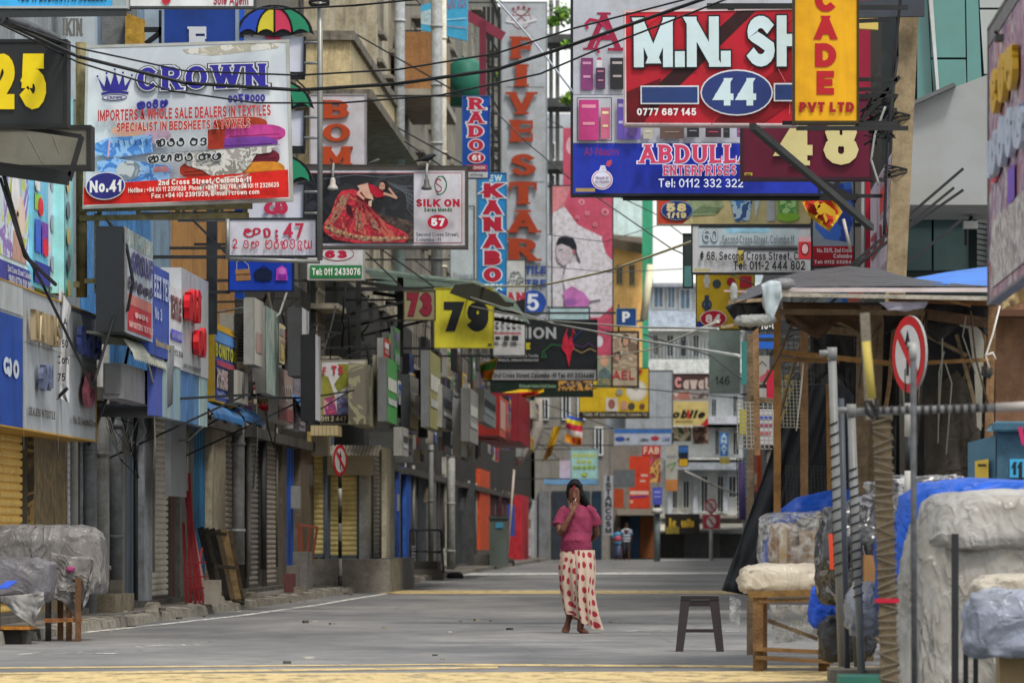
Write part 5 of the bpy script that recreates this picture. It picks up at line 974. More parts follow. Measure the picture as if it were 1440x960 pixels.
its = [('r', 897, 641, 914, 714, '#c8432c'), ('r', 885, 688, 914, 714, '#c8432c'), ('r', 886, 690, 912, 695, '#d8b8a8'), ('r', 882, 662, 900, 667, '#c8432c'), ('l', [(902, 668), (910, 668)], 3, '#d8b0a4'), ('l', [(901, 676), (907, 676)], 3, '#d8b0a4'), ('l', [(886, 699), (910, 697)], 2, '#5a3c8c'), ('e', 888, 705, 2.5, 2.5, '#d8a080')]
sign('advert_banner', 'bright orange red banner stack over the brown door', 'advert', RB, (885, 641, 914, 715), '#c8432c', its, t=.2, attach=None)
sign('advert_banner', 'red food poster with dark fruit beside the orange red banner', 'advert', Front(264), (903, 626, 929, 678), '#8c2a24', [('r', 903, 626, 929, 640, '#b8323c'), ('t', 'FAB', 905, 628, 927, 638, '#d0b8a0', T(w=.22)), ('r', 903, 641, 929, 678, photo(('#3a2420', '#b84a6a', '#7a2c1c', '#c8a05a', '#5a1c1c'), 1.6, 5))], t=.2)
sign('shop_sign', 'grey blank sign panel left of the orange red banner', 'sign', Front(258), (863, 660, 893, 685), '#62686c', [], t=.2)
sign('advert_banner', 'tall pale banner with green and orange print', 'advert', Front(266), (936, 624, 953, 690), '#a8a8a0', [('l', [(938, 655), (950, 650), (944, 662)], 2, '#5f8c5a'), ('r', 936, 674, 953, 690, '#b87c48'), ('r', 937, 640, 952, 643, '#8c9098')], t=.2)
sign('advert_board', 'dark board with yellow blocks left of the old balconied building', 'advert', Front(268), (954, 626, 968, 656), '#1f2a3c', [('r', 955, 628, 967, 636, '#3a6ab0'), ('r', 955, 645, 967, 655, '#c8a02c')], t=.2)
sign('light_box', 'small violet blue square light box on a pole', 'sign', Front(250), (918, 685, 931, 709), '#5058b8', [('r', 920, 690, 929, 693, '#9098e0'), ('r', 920, 697, 929, 699, '#9098e0')], t=.3)
t = thing('sign_pole', 'thick grey pole under the small violet blue box', 'pole', (P(924, 0, 250.4).x, 250.4, 0)); m_ = MB(); m_.tube([(P(924, 0, 250.4).x, 250.4, 0), P(924, 700, 250.4)], .14, mat('#7c8a90', .5), 10); m_.tube([(P(924, 0, 250.4).x, 250.2, P(0, 722, 250).z), (P(924, 0, 250.4).x, 250.2, P(0, 714, 250).z)], .24, mat('#c8c8c4', .5), 10); m_.build('pole', t)
sign('bank_sign', 'dark sign with big yellow letters over the far awning', 'sign', Front(280), (935, 722, 984, 750), '#2c2a26', [('t', 'ic', 941, 728, 951, 742, '#c8a83a', T(w=.3)), ('t', 'unite', 958, 729, 976, 741, '#c8a83a', T(w=.3)), ('r', 936, 740, 955, 750, '#8c803c')], t=.3)
t = thing('no_turn_sign_post', 'far post with two round red signs before the balconied building', 'road sign', (P(1000, 0, 262).x, 262, 0))
m_ = MB(); m_.tube([(P(1000, 0, 262).x, 262.1, 0), P(1000, 700, 262.1)], .09, mat('#b8b8b4', .5), 8); m_.build('post', t)
for cy, nm in ((711, 'plate'), (733, 'plate')):
    m_ = MB(); c = P(1000, cy, 262); 
    if cy > 720: m_.box(P(988, 0, 262).x, P(1013, 0, 262).x, 262, 262.05, P(0, 743, 262).z, P(0, 723, 262).z, mat('#a8485a', .5))
    m_.disc(c + Vector((0, -.02, 0)), .29, .33, mat('#b82c3c', .5)); m_.disc(c + Vector((0, -.03, 0)), .22, .26, mat('#c8c8c8', .5)); m_.bar(c + Vector((-.15, -.05, .18)), c + Vector((.15, -.05, -.18)), .02, .06, mat('#b82c3c', .5)); m_.bar(c + Vector((0, -.045, -.15)), c + Vector((0, -.045, .14)), .01, .06, mat('#222222', .5)); m_.build(nm, t)
sign('vertical_sign', 'small blue vertical sign on the pale balconied building', 'sign', Front(289), (1012, 608, 1024, 641), '#2f6fb8', [('t', 'ANAT', 1014, 609, 1022, 639, '#b8d0e8', T(vert=1, w=.24))], t=.2)
sign('small_sign', 'tiny yellow sign below the small blue vertical sign', 'sign', Front(289), (1012, 643, 1026, 652), '#b8a85a', [], t=.2)
sign('poster_sign', 'pale cyan sign with yellow green Tamil style lines behind pedestrian', 'sign', Front(236), (804, 632, 840, 672), '#9cc8c8', [('t', 'நுகடநமட', 806, 636, 838, 643, '#b8c03c', T(w=.2)), ('t', 'ககட', 811, 645, 832, 651, '#b8c03c', T(w=.2)), ('t', 'ගලකමඩ', 806, 653, 838, 659, '#8ca83a', T(w=.22)), ('e', 822, 667, 4, 2.5, '#a8b83a')], t=.2, frame=('#7c9aa0', .05), attach='L')
sign('poster_sign', 'pinkish white sign left of the pale cyan one', 'sign', Front(240), (787, 647, 803, 672), '#b8a8b4', [], t=.2, attach='L')
sign('vertical_sign', 'narrow white vertical sign with dark letters I S T A N', 'sign', Front(245), (849, 668, 862, 752), '#a0a4ac', [('t', 'ISTANCOSM', 851, 668, 860, 750, '#3a3f48', T(vert=1, w=.24))], t=.2)
sign('orange_sign', 'orange red square board behind the narrow white vertical sign', 'sign', Front(248), (863, 687, 877, 714), '#a84a2c', [], t=.2)
# ================================================================ SIGNS ON THE RIGHT
ab = Front(64)
its = [('r', 806, -40, 1150, 133, '#a9adb8'), ('r', 806, 134, 1150, 201, '#adb1bc'), ('r', 806, 202, 1150, 272, '#2234a4'),
 ('t', 'A', 826, 18, 876, 70, '#8c1f40', T(w=.14, con=.0, serif=.08)), ('l', [(826, 40), (824, 34), (830, 28), (842, 30), (858, 44)], 4, '#a02448'), ('l', [(856, 70), (876, 70)], 4, '#8c1f40'), ('l', [(842, 74), (838, 66), (846, 50)], 4, '#a02448')]
def prod(x1, y1, x2, y2, c, c2): return [('r', x1, y1, x2, y2, c), ('r', x1 + (x2 - x1) * .15, y1 + (y2 - y1) * .12, x2 - (x2 - x1) * .15, y1 + (y2 - y1) * .2, c2), ('r', x1 + (x2 - x1) * .2, y1 + (y2 - y1) * .55, x2 - (x2 - x1) * .2, y1 + (y2 - y1) * .62, c2)]
for a in ((817, 82, 834, 127, '#7a3a6c', '#c08cb0'), (838, 96, 851, 126, '#4a3450', '#b87a90'), (858, 82, 878, 126, '#2c2c30', '#a8a0a4'), (814, 141, 842, 198, '#b03a78', '#d08aa0'), (845, 152, 858, 196, '#b8607c', '#d8c8a0'), (868, 140, 878, 196, '#5a4a9c', '#a8a0c8'), (878, 170, 901, 197, '#6a58a8', '#c8b8d8'), (905, 172, 918, 196, '#a8a498', '#d0ccbc'), (928, 173, 962, 196, '#5a4a44', '#8c7a70'), (966, 172, 983, 194, '#2c2c34', '#8c8c98'), (992, 176, 1014, 194, '#3c2a34', '#c04a68'), (1017, 173, 1026, 195, '#26262c', '#55555c'), (1036, 176, 1044, 194, '#7a4a78', '#b890b0')): its += prod(*a)
its += [('l', [(812, 139), (860, 139), (860, 199), (812, 199), (812, 139)], 1.1, '#3a3c44'), ('e', 890, 182, 7, 12, '#4a3a6c'), ('e', 843, 88, 4, 6, '#a04858'), ('r', 839, 86, 847, 96, '#c8c8d0')]
its += [('t', 'Al-Nuaim', 822, 209, 870, 220, '#7a2450', T(w=.14, serif=.03)), ('e', 847, 254, 15, 14, '#d0d4e8'), ('e', 847, 254, 13.5, 12.5, '#c03a50'), ('e', 847, 254, 12.5, 11.5, '#c9cce0'), ('p', [(842, 243), (845, 234), (851, 234), (854, 243)], '#c9cce0'), ('p', [(852, 234), (854, 228), (860, 226), (861, 231), (857, 236)], '#b84a60'), ('t', 'House of', 838, 249, 856, 253, '#6a4a68', T(w=.16)), ('t', 'Al-Nuaim', 837, 255, 857, 259, '#6a4a68', T(w=.16)), ('r', 810, 266, 837, 271, '#a08a5c'),
 ('t', 'ABDULLAH', 900, 205, 1076, 231, '#b83a5c', T(w=.24, con=.35, serif=.07, out=('#c8cbe0', .06), gap=.06)), ('t', 'ENTERPRISES', 933, 234, 1031, 248, '#b83a5c', T(w=.22, con=.3, serif=.05, out=('#c8cbe0', .07))), ('t', 'Tel: 0112 332 322', 926, 253, 1045, 265, '#ccd2e2', T(w=.14))]
sign('perfume_shop_sign', 'big white and blue perfume sign of Abdulla Enterprises', 'sign', ab, (806, -40, 1150, 272), '#a9adb8', its, t=.3, frame=('#1c1e28', .03), attach='R', wall=2.3)
t = thing('sign_beam', 'black angle beam under the blue perfume sign', 'beam', P(1000, 277, 64.1)); m_ = MB(); m_.bar(P(876, 277, 64.1), P(1205, 277, 64.1), .08, .08, mat('#202224')); m_.bar(P(1146, 250, 64.2), P(1205, 282, 64.2), .06, .06, mat('#202224')); m_.bar(P(1148, 282, 64.2), P(1148, 250, 64.2), .07, .07, mat('#202224')); m_.bar(P(1180, 255, 64.2), P(1160, 275, 64.2), .05, .05, mat('#202224')); m_.build('beam', t)
sign('number_sign', 'maroon sign with large cream raised number 48', 'sign', Front(58), (1045, 140, 1224, 249), '#55142c', [('r', 1047, 243, 1058, 247, '#a8983c'), ('t', 'c', 1048, 243.5, 1057, 246.5, '#3a3010', T(w=.2))], t=.3, frame=('#2c1620', .03), attach='R', wall=2.1, letters=[('48', 1092, 166, 1221, 233, mat('#b9b07e', .5, .12), T(w=.27, con=.2, serif=.05, ext=.03))])
mn = Front(52, [(878, 16), (1120, 12), (1120, 176), (879, 175)], (879, 15, 1120, 175))
its = [('r', 879, 15, 1120, 175, '#a81c2c'), ('p', [(1040, 15), (1066, 15), (900, 175), (880, 175), (880, 160)], '#2c1418'), ('p', [(879, 15), (940, 15), (879, 60)], '#c02434'), ('p', [(1095, 95), (1120, 60), (1120, 140), (1070, 175), (1000, 175)], '#7c1420'), ('p', [(879, 130), (930, 110), (905, 175), (879, 175)], '#5f1018'),
 ('l', [(880, 16), (1120, 16)], 2, '#c8b8bc'), ('l', [(880, 174), (1120, 174)], 2, '#c8b8bc'), ('l', [(880, 16), (880, 174)], 2, '#c8b8bc'), ('l', [(1000, 175), (1085, 60), (1120, 20)], .8, '#c03a48'), ('l', [(1090, 90), (1112, 130), (1110, 160)], .8, '#d06a70'),
 ('t', 'M.N. SH', 892, 25, 1136, 95, '#b9cdd4', T(w=.24, slant=0, out=('#15171c', .035), gap=.05)),
 ('r', 901, 121, 983, 147, '#c8ccd4'), ('r', 903, 123, 981, 145, '#263a6c'), ('r', 1088, 118, 1120, 143, '#c8ccd4'), ('r', 1090, 120, 1120, 141, '#263a6c'), ('e', 1036, 131, 51, 32, '#c8ccd4'), ('e', 1036, 131, 49, 30, '#28376f'), ('t', '44', 1005, 111, 1064, 149, '#b9cdd4', T(w=.24)), ('t', '0777 687 145', 896, 153, 979, 163, '#d4d4d8', T(w=.2))]
sign('red_shop_sign', 'glossy red sign reading M.N. SH with blue oval 44', 'sign', mn, (879, 15, 1120, 175), '#a81c2c', its, t=.25, frame=('#b8a8ac', .012), attach='R', wall=2.1)
t = thing('sign_beam', 'thin black rail above the red M.N. SH sign', 'beam', P(1050, 9, 52)); m_ = MB(); m_.bar(P(994, 9, 52), P(1130, 9, 52), .05, .05, mat('#202224')); m_.bar(P(1028, 9, 52), P(1028, 15, 52), .06, .04, mat('#202224')); m_.build('beam', t)
sign('vertical_sign', 'yellow vertical sign with dark red letters C A D E PVT LTD', 'sign', Front(50), (1118, -60, 1205, 170), '#d09a14', [('t', 'CADE', 1146, -19, 1176, 136, '#a01c24', T(vert=1, w=.28)), ('t', 'PVT LTD', 1124, 144, 1201, 158, '#8c1820', T(w=.28))], t=.3, frame=('#3a3018', .02), attach='R', wall=1.95)
sign('house_goods_sign', 'cream sign printed with iron and bottles, blue oval 58', 'sign', Front(90), (925, 250, 1143, 315), '#c4bc8c', [('r', 925, 250, 975, 315, '#c04a38'), ('p', [(960, 315), (975, 300), (975, 315)], '#c4bc8c'), ('p', [(962, 284), (990, 276), (1015, 280), (1018, 290), (1005, 302), (970, 304)], '#9aae88'), ('p', [(972, 300), (1010, 299), (1015, 292), (985, 290)], '#748c68'), ('p', [(1026, 277), (1058, 280), (1054, 310), (1034, 312)], photo(('#3a78c0', '#a8c8dc', '#26508c', '#88b0d0'), 4, 3)), ('p', [(1060, 277), (1070, 277), (1062, 310)], '#b8ccd0'), ('r', 1078, 277, 1090, 311, '#b0bcc0'), ('r', 1094, 277, 1122, 303, '#78b85a'), ('e', 1108, 305, 16, 7, '#8cc848'), ('r', 1097, 280, 1119, 300, photo(('#8cc86a', '#4f9848', '#a8d88c'), 5, 4)), ('e', 952, 296, 22.5, 14, '#6f8fb8'), ('e', 952, 296, 21, 12.5, '#22387c'), ('t', '58', 937, 286, 965, 298, '#d4c894', T(w=.26)), ('t', '1/19', 938, 299, 965, 307, '#d4c894', T(w=.24))], t=.2, frame=('#8c887c', .02), attach='R')
sign('address_sign', 'white sign 60 and 68 Second Cross Street stained yellow', 'sign', Front(78), (974, 317, 1140, 383), '#b4b6ba', [('r', 983, 318, 1122, 346, '#a9b9c0'), ('p', [(1020, 318), (1084, 318), (1080, 327), (1022, 328)], '#8cbcd4'), ('r', 984, 345, 1122, 346.5, '#7f8488'), ('r', 983, 316, 1140, 320, '#222428'), ('r', 1037, 348, 1122, 352, '#34363a'), ('r', 1037, 352, 1046, 372, '#b8a860'), ('t', '60', 988, 322, 1010, 341, '#7c868e', T(w=.18)), ('t', '60', 989, 323, 1009, 340, '#b4bec4', T(w=.1)), ('t', ', Second Cross Street, Colombo 11', 1012, 331, 1117, 343, '#6c7278', T(w=.18)), ('t', '# 68, Second Cross Street, C', 984, 354, 1123, 366, '#24262a', T(w=.17)), ('t', 'Tel: 011-2 444 802', 1031, 367, 1132, 380, '#24262a', T(w=.18)), ('r', 976, 378, 999, 382, '#a8a070')], t=.25, frame=('#2c2e30', .02), attach='R')
sign('small_sign', 'pink and red sign corner at the right end of sign 68', 'sign', Front(76), (1123, 333, 1141, 364), '#b89098', [('r', 1123, 340, 1141, 364, '#b82c34'), ('e', 1132, 350, 6, 9, '#4a1a20'), ('e', 1132, 350, 4.5, 7, '#c89aa0')], t=.2)
its = [('r', 980, 386, 1060, 462, '#c0a428'), ('r', 980, 452, 1000, 462, '#2c3a8c'), ('e', 994, 395, 5, 6, '#c4c8c0'), ('r', 991, 386, 997, 405, '#b8bcb8'), ('e', 1008, 399, 6, 6, '#3a4a50'), ('e', 1028, 396, 6, 6, '#a02c34'), ('r', 1040, 388, 1057, 405, '#b03038'), ('e', 994, 428, 7, 7, '#2c3c50'), ('e', 994, 428, 4.5, 4.5, '#6d7a88'), ('r', 991, 415, 997, 441, '#2f4058'), ('e', 1003, 448, 19, 12, '#d0c8c8'), ('e', 1003, 448, 17.5, 11, '#b01c34'), ('t', '84', 992, 442, 1014, 454, '#e0d8d8', T(w=.24))]
sign('watch_shop_sign', 'yellow sign with wrist watches and red oval 84', 'sign', Front(98), (980, 386, 1060, 462), '#c0a428', its, t=.25, frame=('#5a5228', .02), attach='R')
sign('shop_sign', 'small dark green sign at left edge of sign 60', 'sign', Front(84), (962, 330, 973, 403), '#3a4442', [('r', 962, 374, 973, 403, '#5f9090')], t=.2, frame=('#22282a', .02))
its = [('r', 1143, 250, 1198, 346, '#8f9aa8'), ('p', [(1155, 262), (1196, 256), (1204, 300), (1190, 340), (1160, 336), (1146, 320), (1148, 300)], photo(('#2450b0', '#1c3c94', '#3468c8'), 3, 3)), ('r', 1143, 346, 1200, 374, '#a81c2c'), ('t', 'No. 52/5, 2nd Cross', 1149, 349, 1198, 355, '#d8ccd0', T(w=.2)), ('t', 'Colombo', 1172, 357, 1198, 363, '#d8ccd0', T(w=.2)), ('t', 'Tel: 0112 33264', 1145, 366, 1197, 371, '#d8ccd0', T(w=.2))]
sign('plastic_shop_sign', 'sign with blue plastic chair picture over red address strip', 'sign', Front(72), (1143, 240, 1200, 374), '#8f9aa8', its, t=.2, frame=('#26282c', .02), attach='R', wall=2.5)
def flag(name, label, pts_top, pts_bot, Y, bands, n=16, amp=.06, pole=None):
    """bands: (v0, v1, colour) across the cloth"""
    t = thing(name, label, 'flag', P(*pts_top[0], Y)); m_ = MB()
    def samp(L, u):
        k = u * (len(L) - 1); i = min(int(k), len(L) - 2); f = k - i; return (L[i][0] + (L[i + 1][0] - L[i][0]) * f, L[i][1] + (L[i + 1][1] - L[i][1]) * f)
    def pt(u, v):
        a, b = samp(pts_top, u), samp(pts_bot, u); p = P(a[0] + (b[0] - a[0]) * v, a[1] + (b[1] - a[1]) * v, Y); p.y += amp * math.sin(u * 9 + v * 3) + amp * .5 * math.sin(u * 4 - v * 7); return p
    for (u0, u1, v0, v1, c, off) in bands:
        mt = mat(c, .7, .15)
        for i in range(n):
            for j in range(4):
                a, b = u0 + (u1 - u0) * i / n, u0 + (u1 - u0) * (i + 1) / n; c0, c1 = v0 + (v1 - v0) * j / 4, v0 + (v1 - v0) * (j + 1) / 4
                o = Vector((0, -off, 0)); m_.poly([pt(a, c0) + o, pt(b, c0) + o, pt(b, c1) + o, pt(a, c1) + o], mt, True)
    m_.build('cloth', t)
    if pole: m_ = MB(); m_.tube([P(*pole[0], Y + .05), P(*pole[1], Y + .05)], .02, mat('#c0bcb4', .5), 6); m_.build('pole', t)
    return t
fl = flag('national_flag', 'red and gold lion flag hanging beside the blue chair sign', [(1130, 277), (1150, 274), (1170, 275), (1185, 298)], [(1128, 284), (1136, 302), (1155, 318), (1166, 326)], 68, [(0, 1, 0, 1, '#c8a02a', 0), (.1, .93, .1, .9, '#a8301c', .006)], pole=((1186, 308), (1196, 352)))
m_ = MB(); LG = mat('#c8a02a', .6)
for pts in ([(1150, 290), (1158, 285), (1165, 290), (1174, 297), (1176, 306), (1168, 304), (1160, 300), (1153, 303), (1148, 298)], [(1144, 286), (1150, 283), (1154, 291), (1148, 295)], [(1160, 300), (1164, 310), (1161, 314), (1157, 303)], [(1170, 303), (1178, 311), (1174, 314)], [(1152, 300), (1148, 308), (1145, 305)]): m_.poly([P(a, b, 68) + Vector((0, -.09, 0)) for a, b in pts], LG)
sub('lion_emblem', m_, fl)
flag('national_flag', 'orange and green flag wedge beside the yellow sign 79', [(674, 512), (686, 508), (700, 502)], [(676, 532), (684, 534), (692, 534)], 118, [(0, 1, 0, 1, '#c8a02a', 0), (.05, .95, .1, .5, '#3f7a38', .006), (.05, .95, .5, .9, '#c8702a', .006)], amp=.03)
flag('national_flag', 'yellow and red flag draped over the red fascias', [(706, 552), (730, 547), (755, 548), (765, 546)], [(712, 558), (730, 562), (752, 556), (765, 552)], 150, [(0, 1, 0, 1, '#c8aa1c', 0), (.3, .8, .3, 1, '#b02c24', .006)], amp=.08)
flag('buddhist_flag', 'striped blue, yellow, red and white flag hanging over the street', [(797, 583), (808, 586), (820, 588)], [(794, 620), (806, 625), (818, 626)], 205, [(0, 1, 0, .12, '#3a5fc0', 0), (0, 1, .12, .28, '#c8b82a', 0), (0, 1, .28, .5, '#b02c44', 0), (0, 1, .5, .7, '#c4c0bc', 0), (0, 1, .7, 1, '#c8862a', 0), (.45, .6, .75, .95, '#b02c34', .01), (.75, .95, .75, .95, '#b02c34', .01)], amp=.1)
flag('long_banner_cloth', 'limp yellow and green cloth hanging at the red fascias end', [(778, 600), (790, 598)], [(762, 650), (775, 640)], 200, [(0, 1, 0, .6, '#b8962a', 0), (0, 1, .6, 1, '#7a5c30', 0)], amp=.1)
# ================================================================ FASCIAS ALONG THE LEFT ROW
def sfas(name, label, cat, X, px1, px2, ytop, ybot, bgc, items=(), t=.3, frame=None, letters=(), ref=None):
    """board along the street; ytop, ybot measured in the photo at px1 (its near end)"""
    Y = F * X / ((ref if ref is not None else px1) - VX)
    pan = Side(X, CZ + (VY - ybot) * Y / F, CZ + (VY - ytop) * Y / F)
    SIDEK[0] = 1.75; o = sign(name, label, cat, pan, (px1, 0, px2, 1), bgc, items, t, frame, None, None, letters); SIDEK[0] = None; return o
SILV = mat('#9aa0a3', .35, .2, metal=.4)
sfas('shop_fascia', 'grey metal clad fascia with raised bronze letters and blue end', 'sign', -6.55, -40, 134, 378, 590, '#868b8f', [
 ('r', -40, .22, 31, 1, '#173a80'), ('r', -40, 0, 31, .2, '#8f9496'), ('l', [(32, 0), (32, 1)], .5, '#5c6063'), ('l', [(80, 0), (80, 1)], .5, '#5c6063'), ('l', [(31, .38), (134, .38)], .006, '#5c6063'),
 ('t', 'ලා', 2, .48, 24, .66, '#b9c3d0', T(w=.2)), ('t', 'DEALERS IN TEXTILE', 37, .84, 72, .90, '#4a4640', T(w=.24)), ('t', 'No. 25 Second Cross', 98, .84, 131, .9, '#4a4640', T(w=.24))], t=.5, frame=('#b08a30', .015),
 letters=[('NALINS', 37, .14, 75, .36, mat('#a89878', .35, .3, metal=.3), T(w=.22, ext=.05)), ('කණ', 48, .47, 64, .7, mat('#6c7694', .4, .3, metal=.3), T(w=.26, ext=.05)), ('වතඩ', 102, .12, 134, .36, mat('#4a5a9c', .4, .3), T(w=.24, ext=.05)), ('ර', 110, .48, 125, .76, mat('#a05a68', .4, .3), T(w=.24, ext=.05))], ref=-40)
t = thing('torn_banner', 'torn white cloth banner with black letters hanging over the grey fascia', 'banner', P(90, 560, 60.5))
m_ = MB(); pts = []
CL = mat('#b9bbbf', .7, .2)
Lx = [(83, 402), (82, 440), (83, 480), (81, 520), (80, 548), (86, 560), (96, 566)]; Rx = [(100, 432), (97, 450), (99, 470), (98, 500), (97, 530), (97, 548), (97, 566)]
for i in range(6):
    for a in range(5):
        def q_(u, k): l = Lx[k]; r = Rx[k]; return P(l[0] + (r[0] - l[0]) * u, l[1] + (r[1] - l[1]) * u, 60.2) + Vector((0, .05 * math.sin(u * 9 + k), 0))
        m_.poly([q_(a / 5, i), q_((a + 1) / 5, i), q_((a + 1) / 5, i + 1), q_(a / 5, i + 1)], CL, True)
m_.build('cloth', t); m_ = MB(); fp = Front(60.05)
for s_, a in (('50', (88, 478, 97, 489)), ('Con', (81, 500, 98, 512)), ('75', (82, 525, 93, 536)), ('A', (90, 448, 96, 458))): draw_text(m_, fp, s_, *a, '#1c1d20', .08, w=.18, serif=.04)
m_.build('lettering', t)
# signs above the first fascia
BB = photo(('#9fb8c8', '#b8c838', '#c0d0d8', '#8a6fb0', '#cdd8de'), 1.6, 3)
sfas('advert_board', 'washed baby advert in green and white above the grey fascia', 'advert', -6.75, -40, 46, 222, 410, '#a9bcc8', [('r', -40, 0, 46, .72, BB), ('p', [(16, .72), (18, .5), (24, .45), (30, .45), (34, .6), (34, .72)], '#c09a8c'), ('e', 26, .38, 8, .17, '#c8a898'), ('e', 20, .2, 6, .14, '#b8bcc0'), ('e', 23, .36, 1.5, .02, '#26201e'), ('r', -40, .76, 46, .95, '#33387c'), ('t', '2nd Cross Street Colombo 11', 8, .78, 44, .83, '#b8bcd0', T(w=.22)), ('t', '1963 0776 551 9062', 8, .85, 43, .91, '#b8bcd0', T(w=.22))], t=.15, ref=0)
sfas('advert_board', 'blue advert strip of packed products beside the baby advert', 'advert', -6.7, 46, 68, 236, 402, '#5fa0c8', [('e', 52, .12, 4, .06, '#c8ccd0'), ('r', 48, .2, 58, .34, '#7ab84a'), ('e', 56, .3, 4, .08, '#b82c38'), ('r', 48, .42, 56, .7, '#3a5ab0'), ('r', 57, .42, 66, .7, '#6a3a90'), ('e', 62, .63, 4, .08, '#b82838'), ('r', 46, .78, 68, .96, '#33387c'), ('r', 48, .1, 53, .18, '#b8c4c8')], t=.15)
sfas('sign_board', 'pale patterned narrow board left of the black louvres', 'sign', -6.72, 69, 78, 240, 402, '#a0b0b8', [('e', 73, .1, 3, .07, '#7a7f88'), ('e', 73, .45, 3, .08, '#7a7f88'), ('e', 73, .8, 3, .07, '#8a90a0')], t=.1)
lv = thing('louvre_panel', 'black and red louvred strip between the advert boards', 'louvre', P(84, 400, 63)); m_ = MB()
for i in range(28): m_.hexa([P(78, 254 + i * 5.3, 62), P(90, 257 + i * 5.3, 62), P(90, 254 + i * 5.3, 62), P(78, 251.5 + i * 5.3, 62), P(78, 254 + i * 5.3, 62.1), P(90, 257 + i * 5.3, 62.1), P(90, 254 + i * 5.3, 62.1), P(78, 251.5 + i * 5.3, 62.1)], mat('#1e2022', .5))
m_.build('slats', lv, kind='stuff'); m_ = MB(); m_.prism([P(78, 402, 62.2), P(90, 402, 62.2), P(90, 250, 62.2), P(78, 250, 62.2)], (0, .1, 0), mat('#5a6468', .5)); m_.build('backing', lv); m_ = MB(); m_.prism([P(77, 320, 62.05), P(79, 320, 62.05), P(79, 250, 62.05), P(77, 250, 62.05)], (0, .1, 0), mat('#9a2c34', .5)); m_.build('edge', lv)
sc_ = [('l', [(91, 0), (91, 1)], .6, '#7fa0b0')] + [('e', 94, .06 + .13 * i, 2.4, .045, '#b8a878' if i % 2 else '#6a6f74') for i in range(8)]
sfas('sign_board', 'light blue scalloped board strip beside the crown sign pole', 'sign', -6.6, 90, 103, 130, 412, '#7fb6cc', sc_, t=.15)
sign('sign_board', 'pale board with faded letters behind the number 25 sign', 'sign', Front(63.5), (93, -40, 133, 140), '#aab6c0', [('t', 'IKIN', 88, 26, 115, 50, '#6a6a68', T(w=.25, serif=.04)), ('e', 96, 90, 3, 5, '#b0985c'), ('e', 96, 118, 3, 5, '#b0985c')], t=.3, attach='L')
sign('baby_shop_sign', 'bluish sign corner reading baby above number 25', 'sign', Front(60), (-40, 38, 42, 80), '#7c86a0', [('t', 'baby', 3, 50, 25, 62, '#aab4c8', T(w=.2)), ('p', [(0, 30), (30, 38), (55, 60), (0, 52)], '#9aa2a8')], t=.2)
m_ = MB(); t = thing('grey_hoarding', 'grey rendered block and yellow timber board behind the crown sign', 'hoarding', P(160, 66, 70)); m_.prism([P(133, 150, 69), P(176, 150, 69), P(176, -40, 69), P(133, -40, 69)], (0, 1.5, 0), mat('#76787a', .8, .4, .3, streak=.4)); m_.build('block', t)
m_ = MB(); m_.prism([P(176, 150, 68.8), P(203, 150, 68.8), P(203, 28, 68.8), P(176, 18, 68.8)], (0, .4, 0), mat('#b8913c', .7, .4, .3, scale=8)); m_.build('board', t); m_ = MB(); m_.prism([P(203, 150, 68.9), P(231, 150, 68.9), P(231, -40, 68.9), P(203, -40, 68.9)], (0, .4, 0), mat('#8fa0b0', .6, .3)); m_.build('board', t)
m_ = MB(); [m_.bar(P(a, b, 68.4), P(c, d, 68.4), .06, .06, mat('#26282a')) for a, b, c, d in ((203, 42, 231, 42), (205, 62, 231, 42), (227, 15, 227, 66))]; m_.build('strut', t)
# black box sign and torn cloth-topped face
XS = -5.95
bx = thing('box_sign', 'big black box sign with torn pale printed face under the crown sign', 'sign', Vector((-6.4, 62, 3.2)))
za = lambda py, px, X=XS: CZ + (VY - py) * YL(px, X) / F
Y1, Y2 = YL(173, XS), YL(214, XS)
m_ = MB(); m_.box(-6.24, XS, Y1, Y2, za(466, 173), za(318, 173), mat('#2b2f33', .55, .2)); m_.build('box', bx)
pan = Side(XS, za(466, 173), za(318, 173)); pr = MB(); tx = MB()
for i, (a1, b1, a2, b2, c) in enumerate(((173, 0, 214, 1, '#a9b3c0'), (173, .0, 214, .16, photo(('#8aa8a8', '#b0c0bc', '#6d8a8c', '#a8a49a'), 6, 3)), (176, .62, 212, .97, '#b83a44'), (176, .62, 212, .72, '#c07870'), (173, 0, 177, 1, '#8a8d90'))): pr.poly([pan.pt(a1, b2, .004 + .003 * i), pan.pt(a2, b2, .004 + .003 * i), pan.pt(a2, b1, .004 + .003 * i), pan.pt(a1, b1, .004 + .003 * i)], mat(c, .5, .2) if isinstance(c, str) else c)
pr.build('print', bx)
draw_text(tx, pan, 'GROUP', 183, .2, 213, .4, '#4a4a7c', .02, w=.24); draw_text(tx, pan, 'වණක', 178, .44, 198, .58, '#4a4458', .02, w=.22); draw_text(tx, pan, 'තර', 200, .46, 212, .58, '#4a4458', .02, w=.22); draw_text(tx, pan, 'කුණු', 186, .76, 204, .83, '#d0b0b0', .03, w=.24); draw_text(tx, pan, 'IMPORTERS TEXTILE', 178, .88, 210, .94, '#d0b0b0', .03, w=.24); tx.build('lettering', bx)
sfas('shop_fascia', 'blue fascia strip with white letters EEZ TEX', 'sign', XS, 215, 238, 372, 498, '#33478c', [('t', 'EEZ TEX', 216, .1, 237, .35, '#b0bcd8', T(w=.22, serif=.03)), ('t', 'No 3', 216, .46, 226, .6, '#a8b4d0', T(w=.2)), ('t', 'Wholesale Sarees', 216, .82, 237, .9, '#b0a05c', T(w=.2))], t=.25)
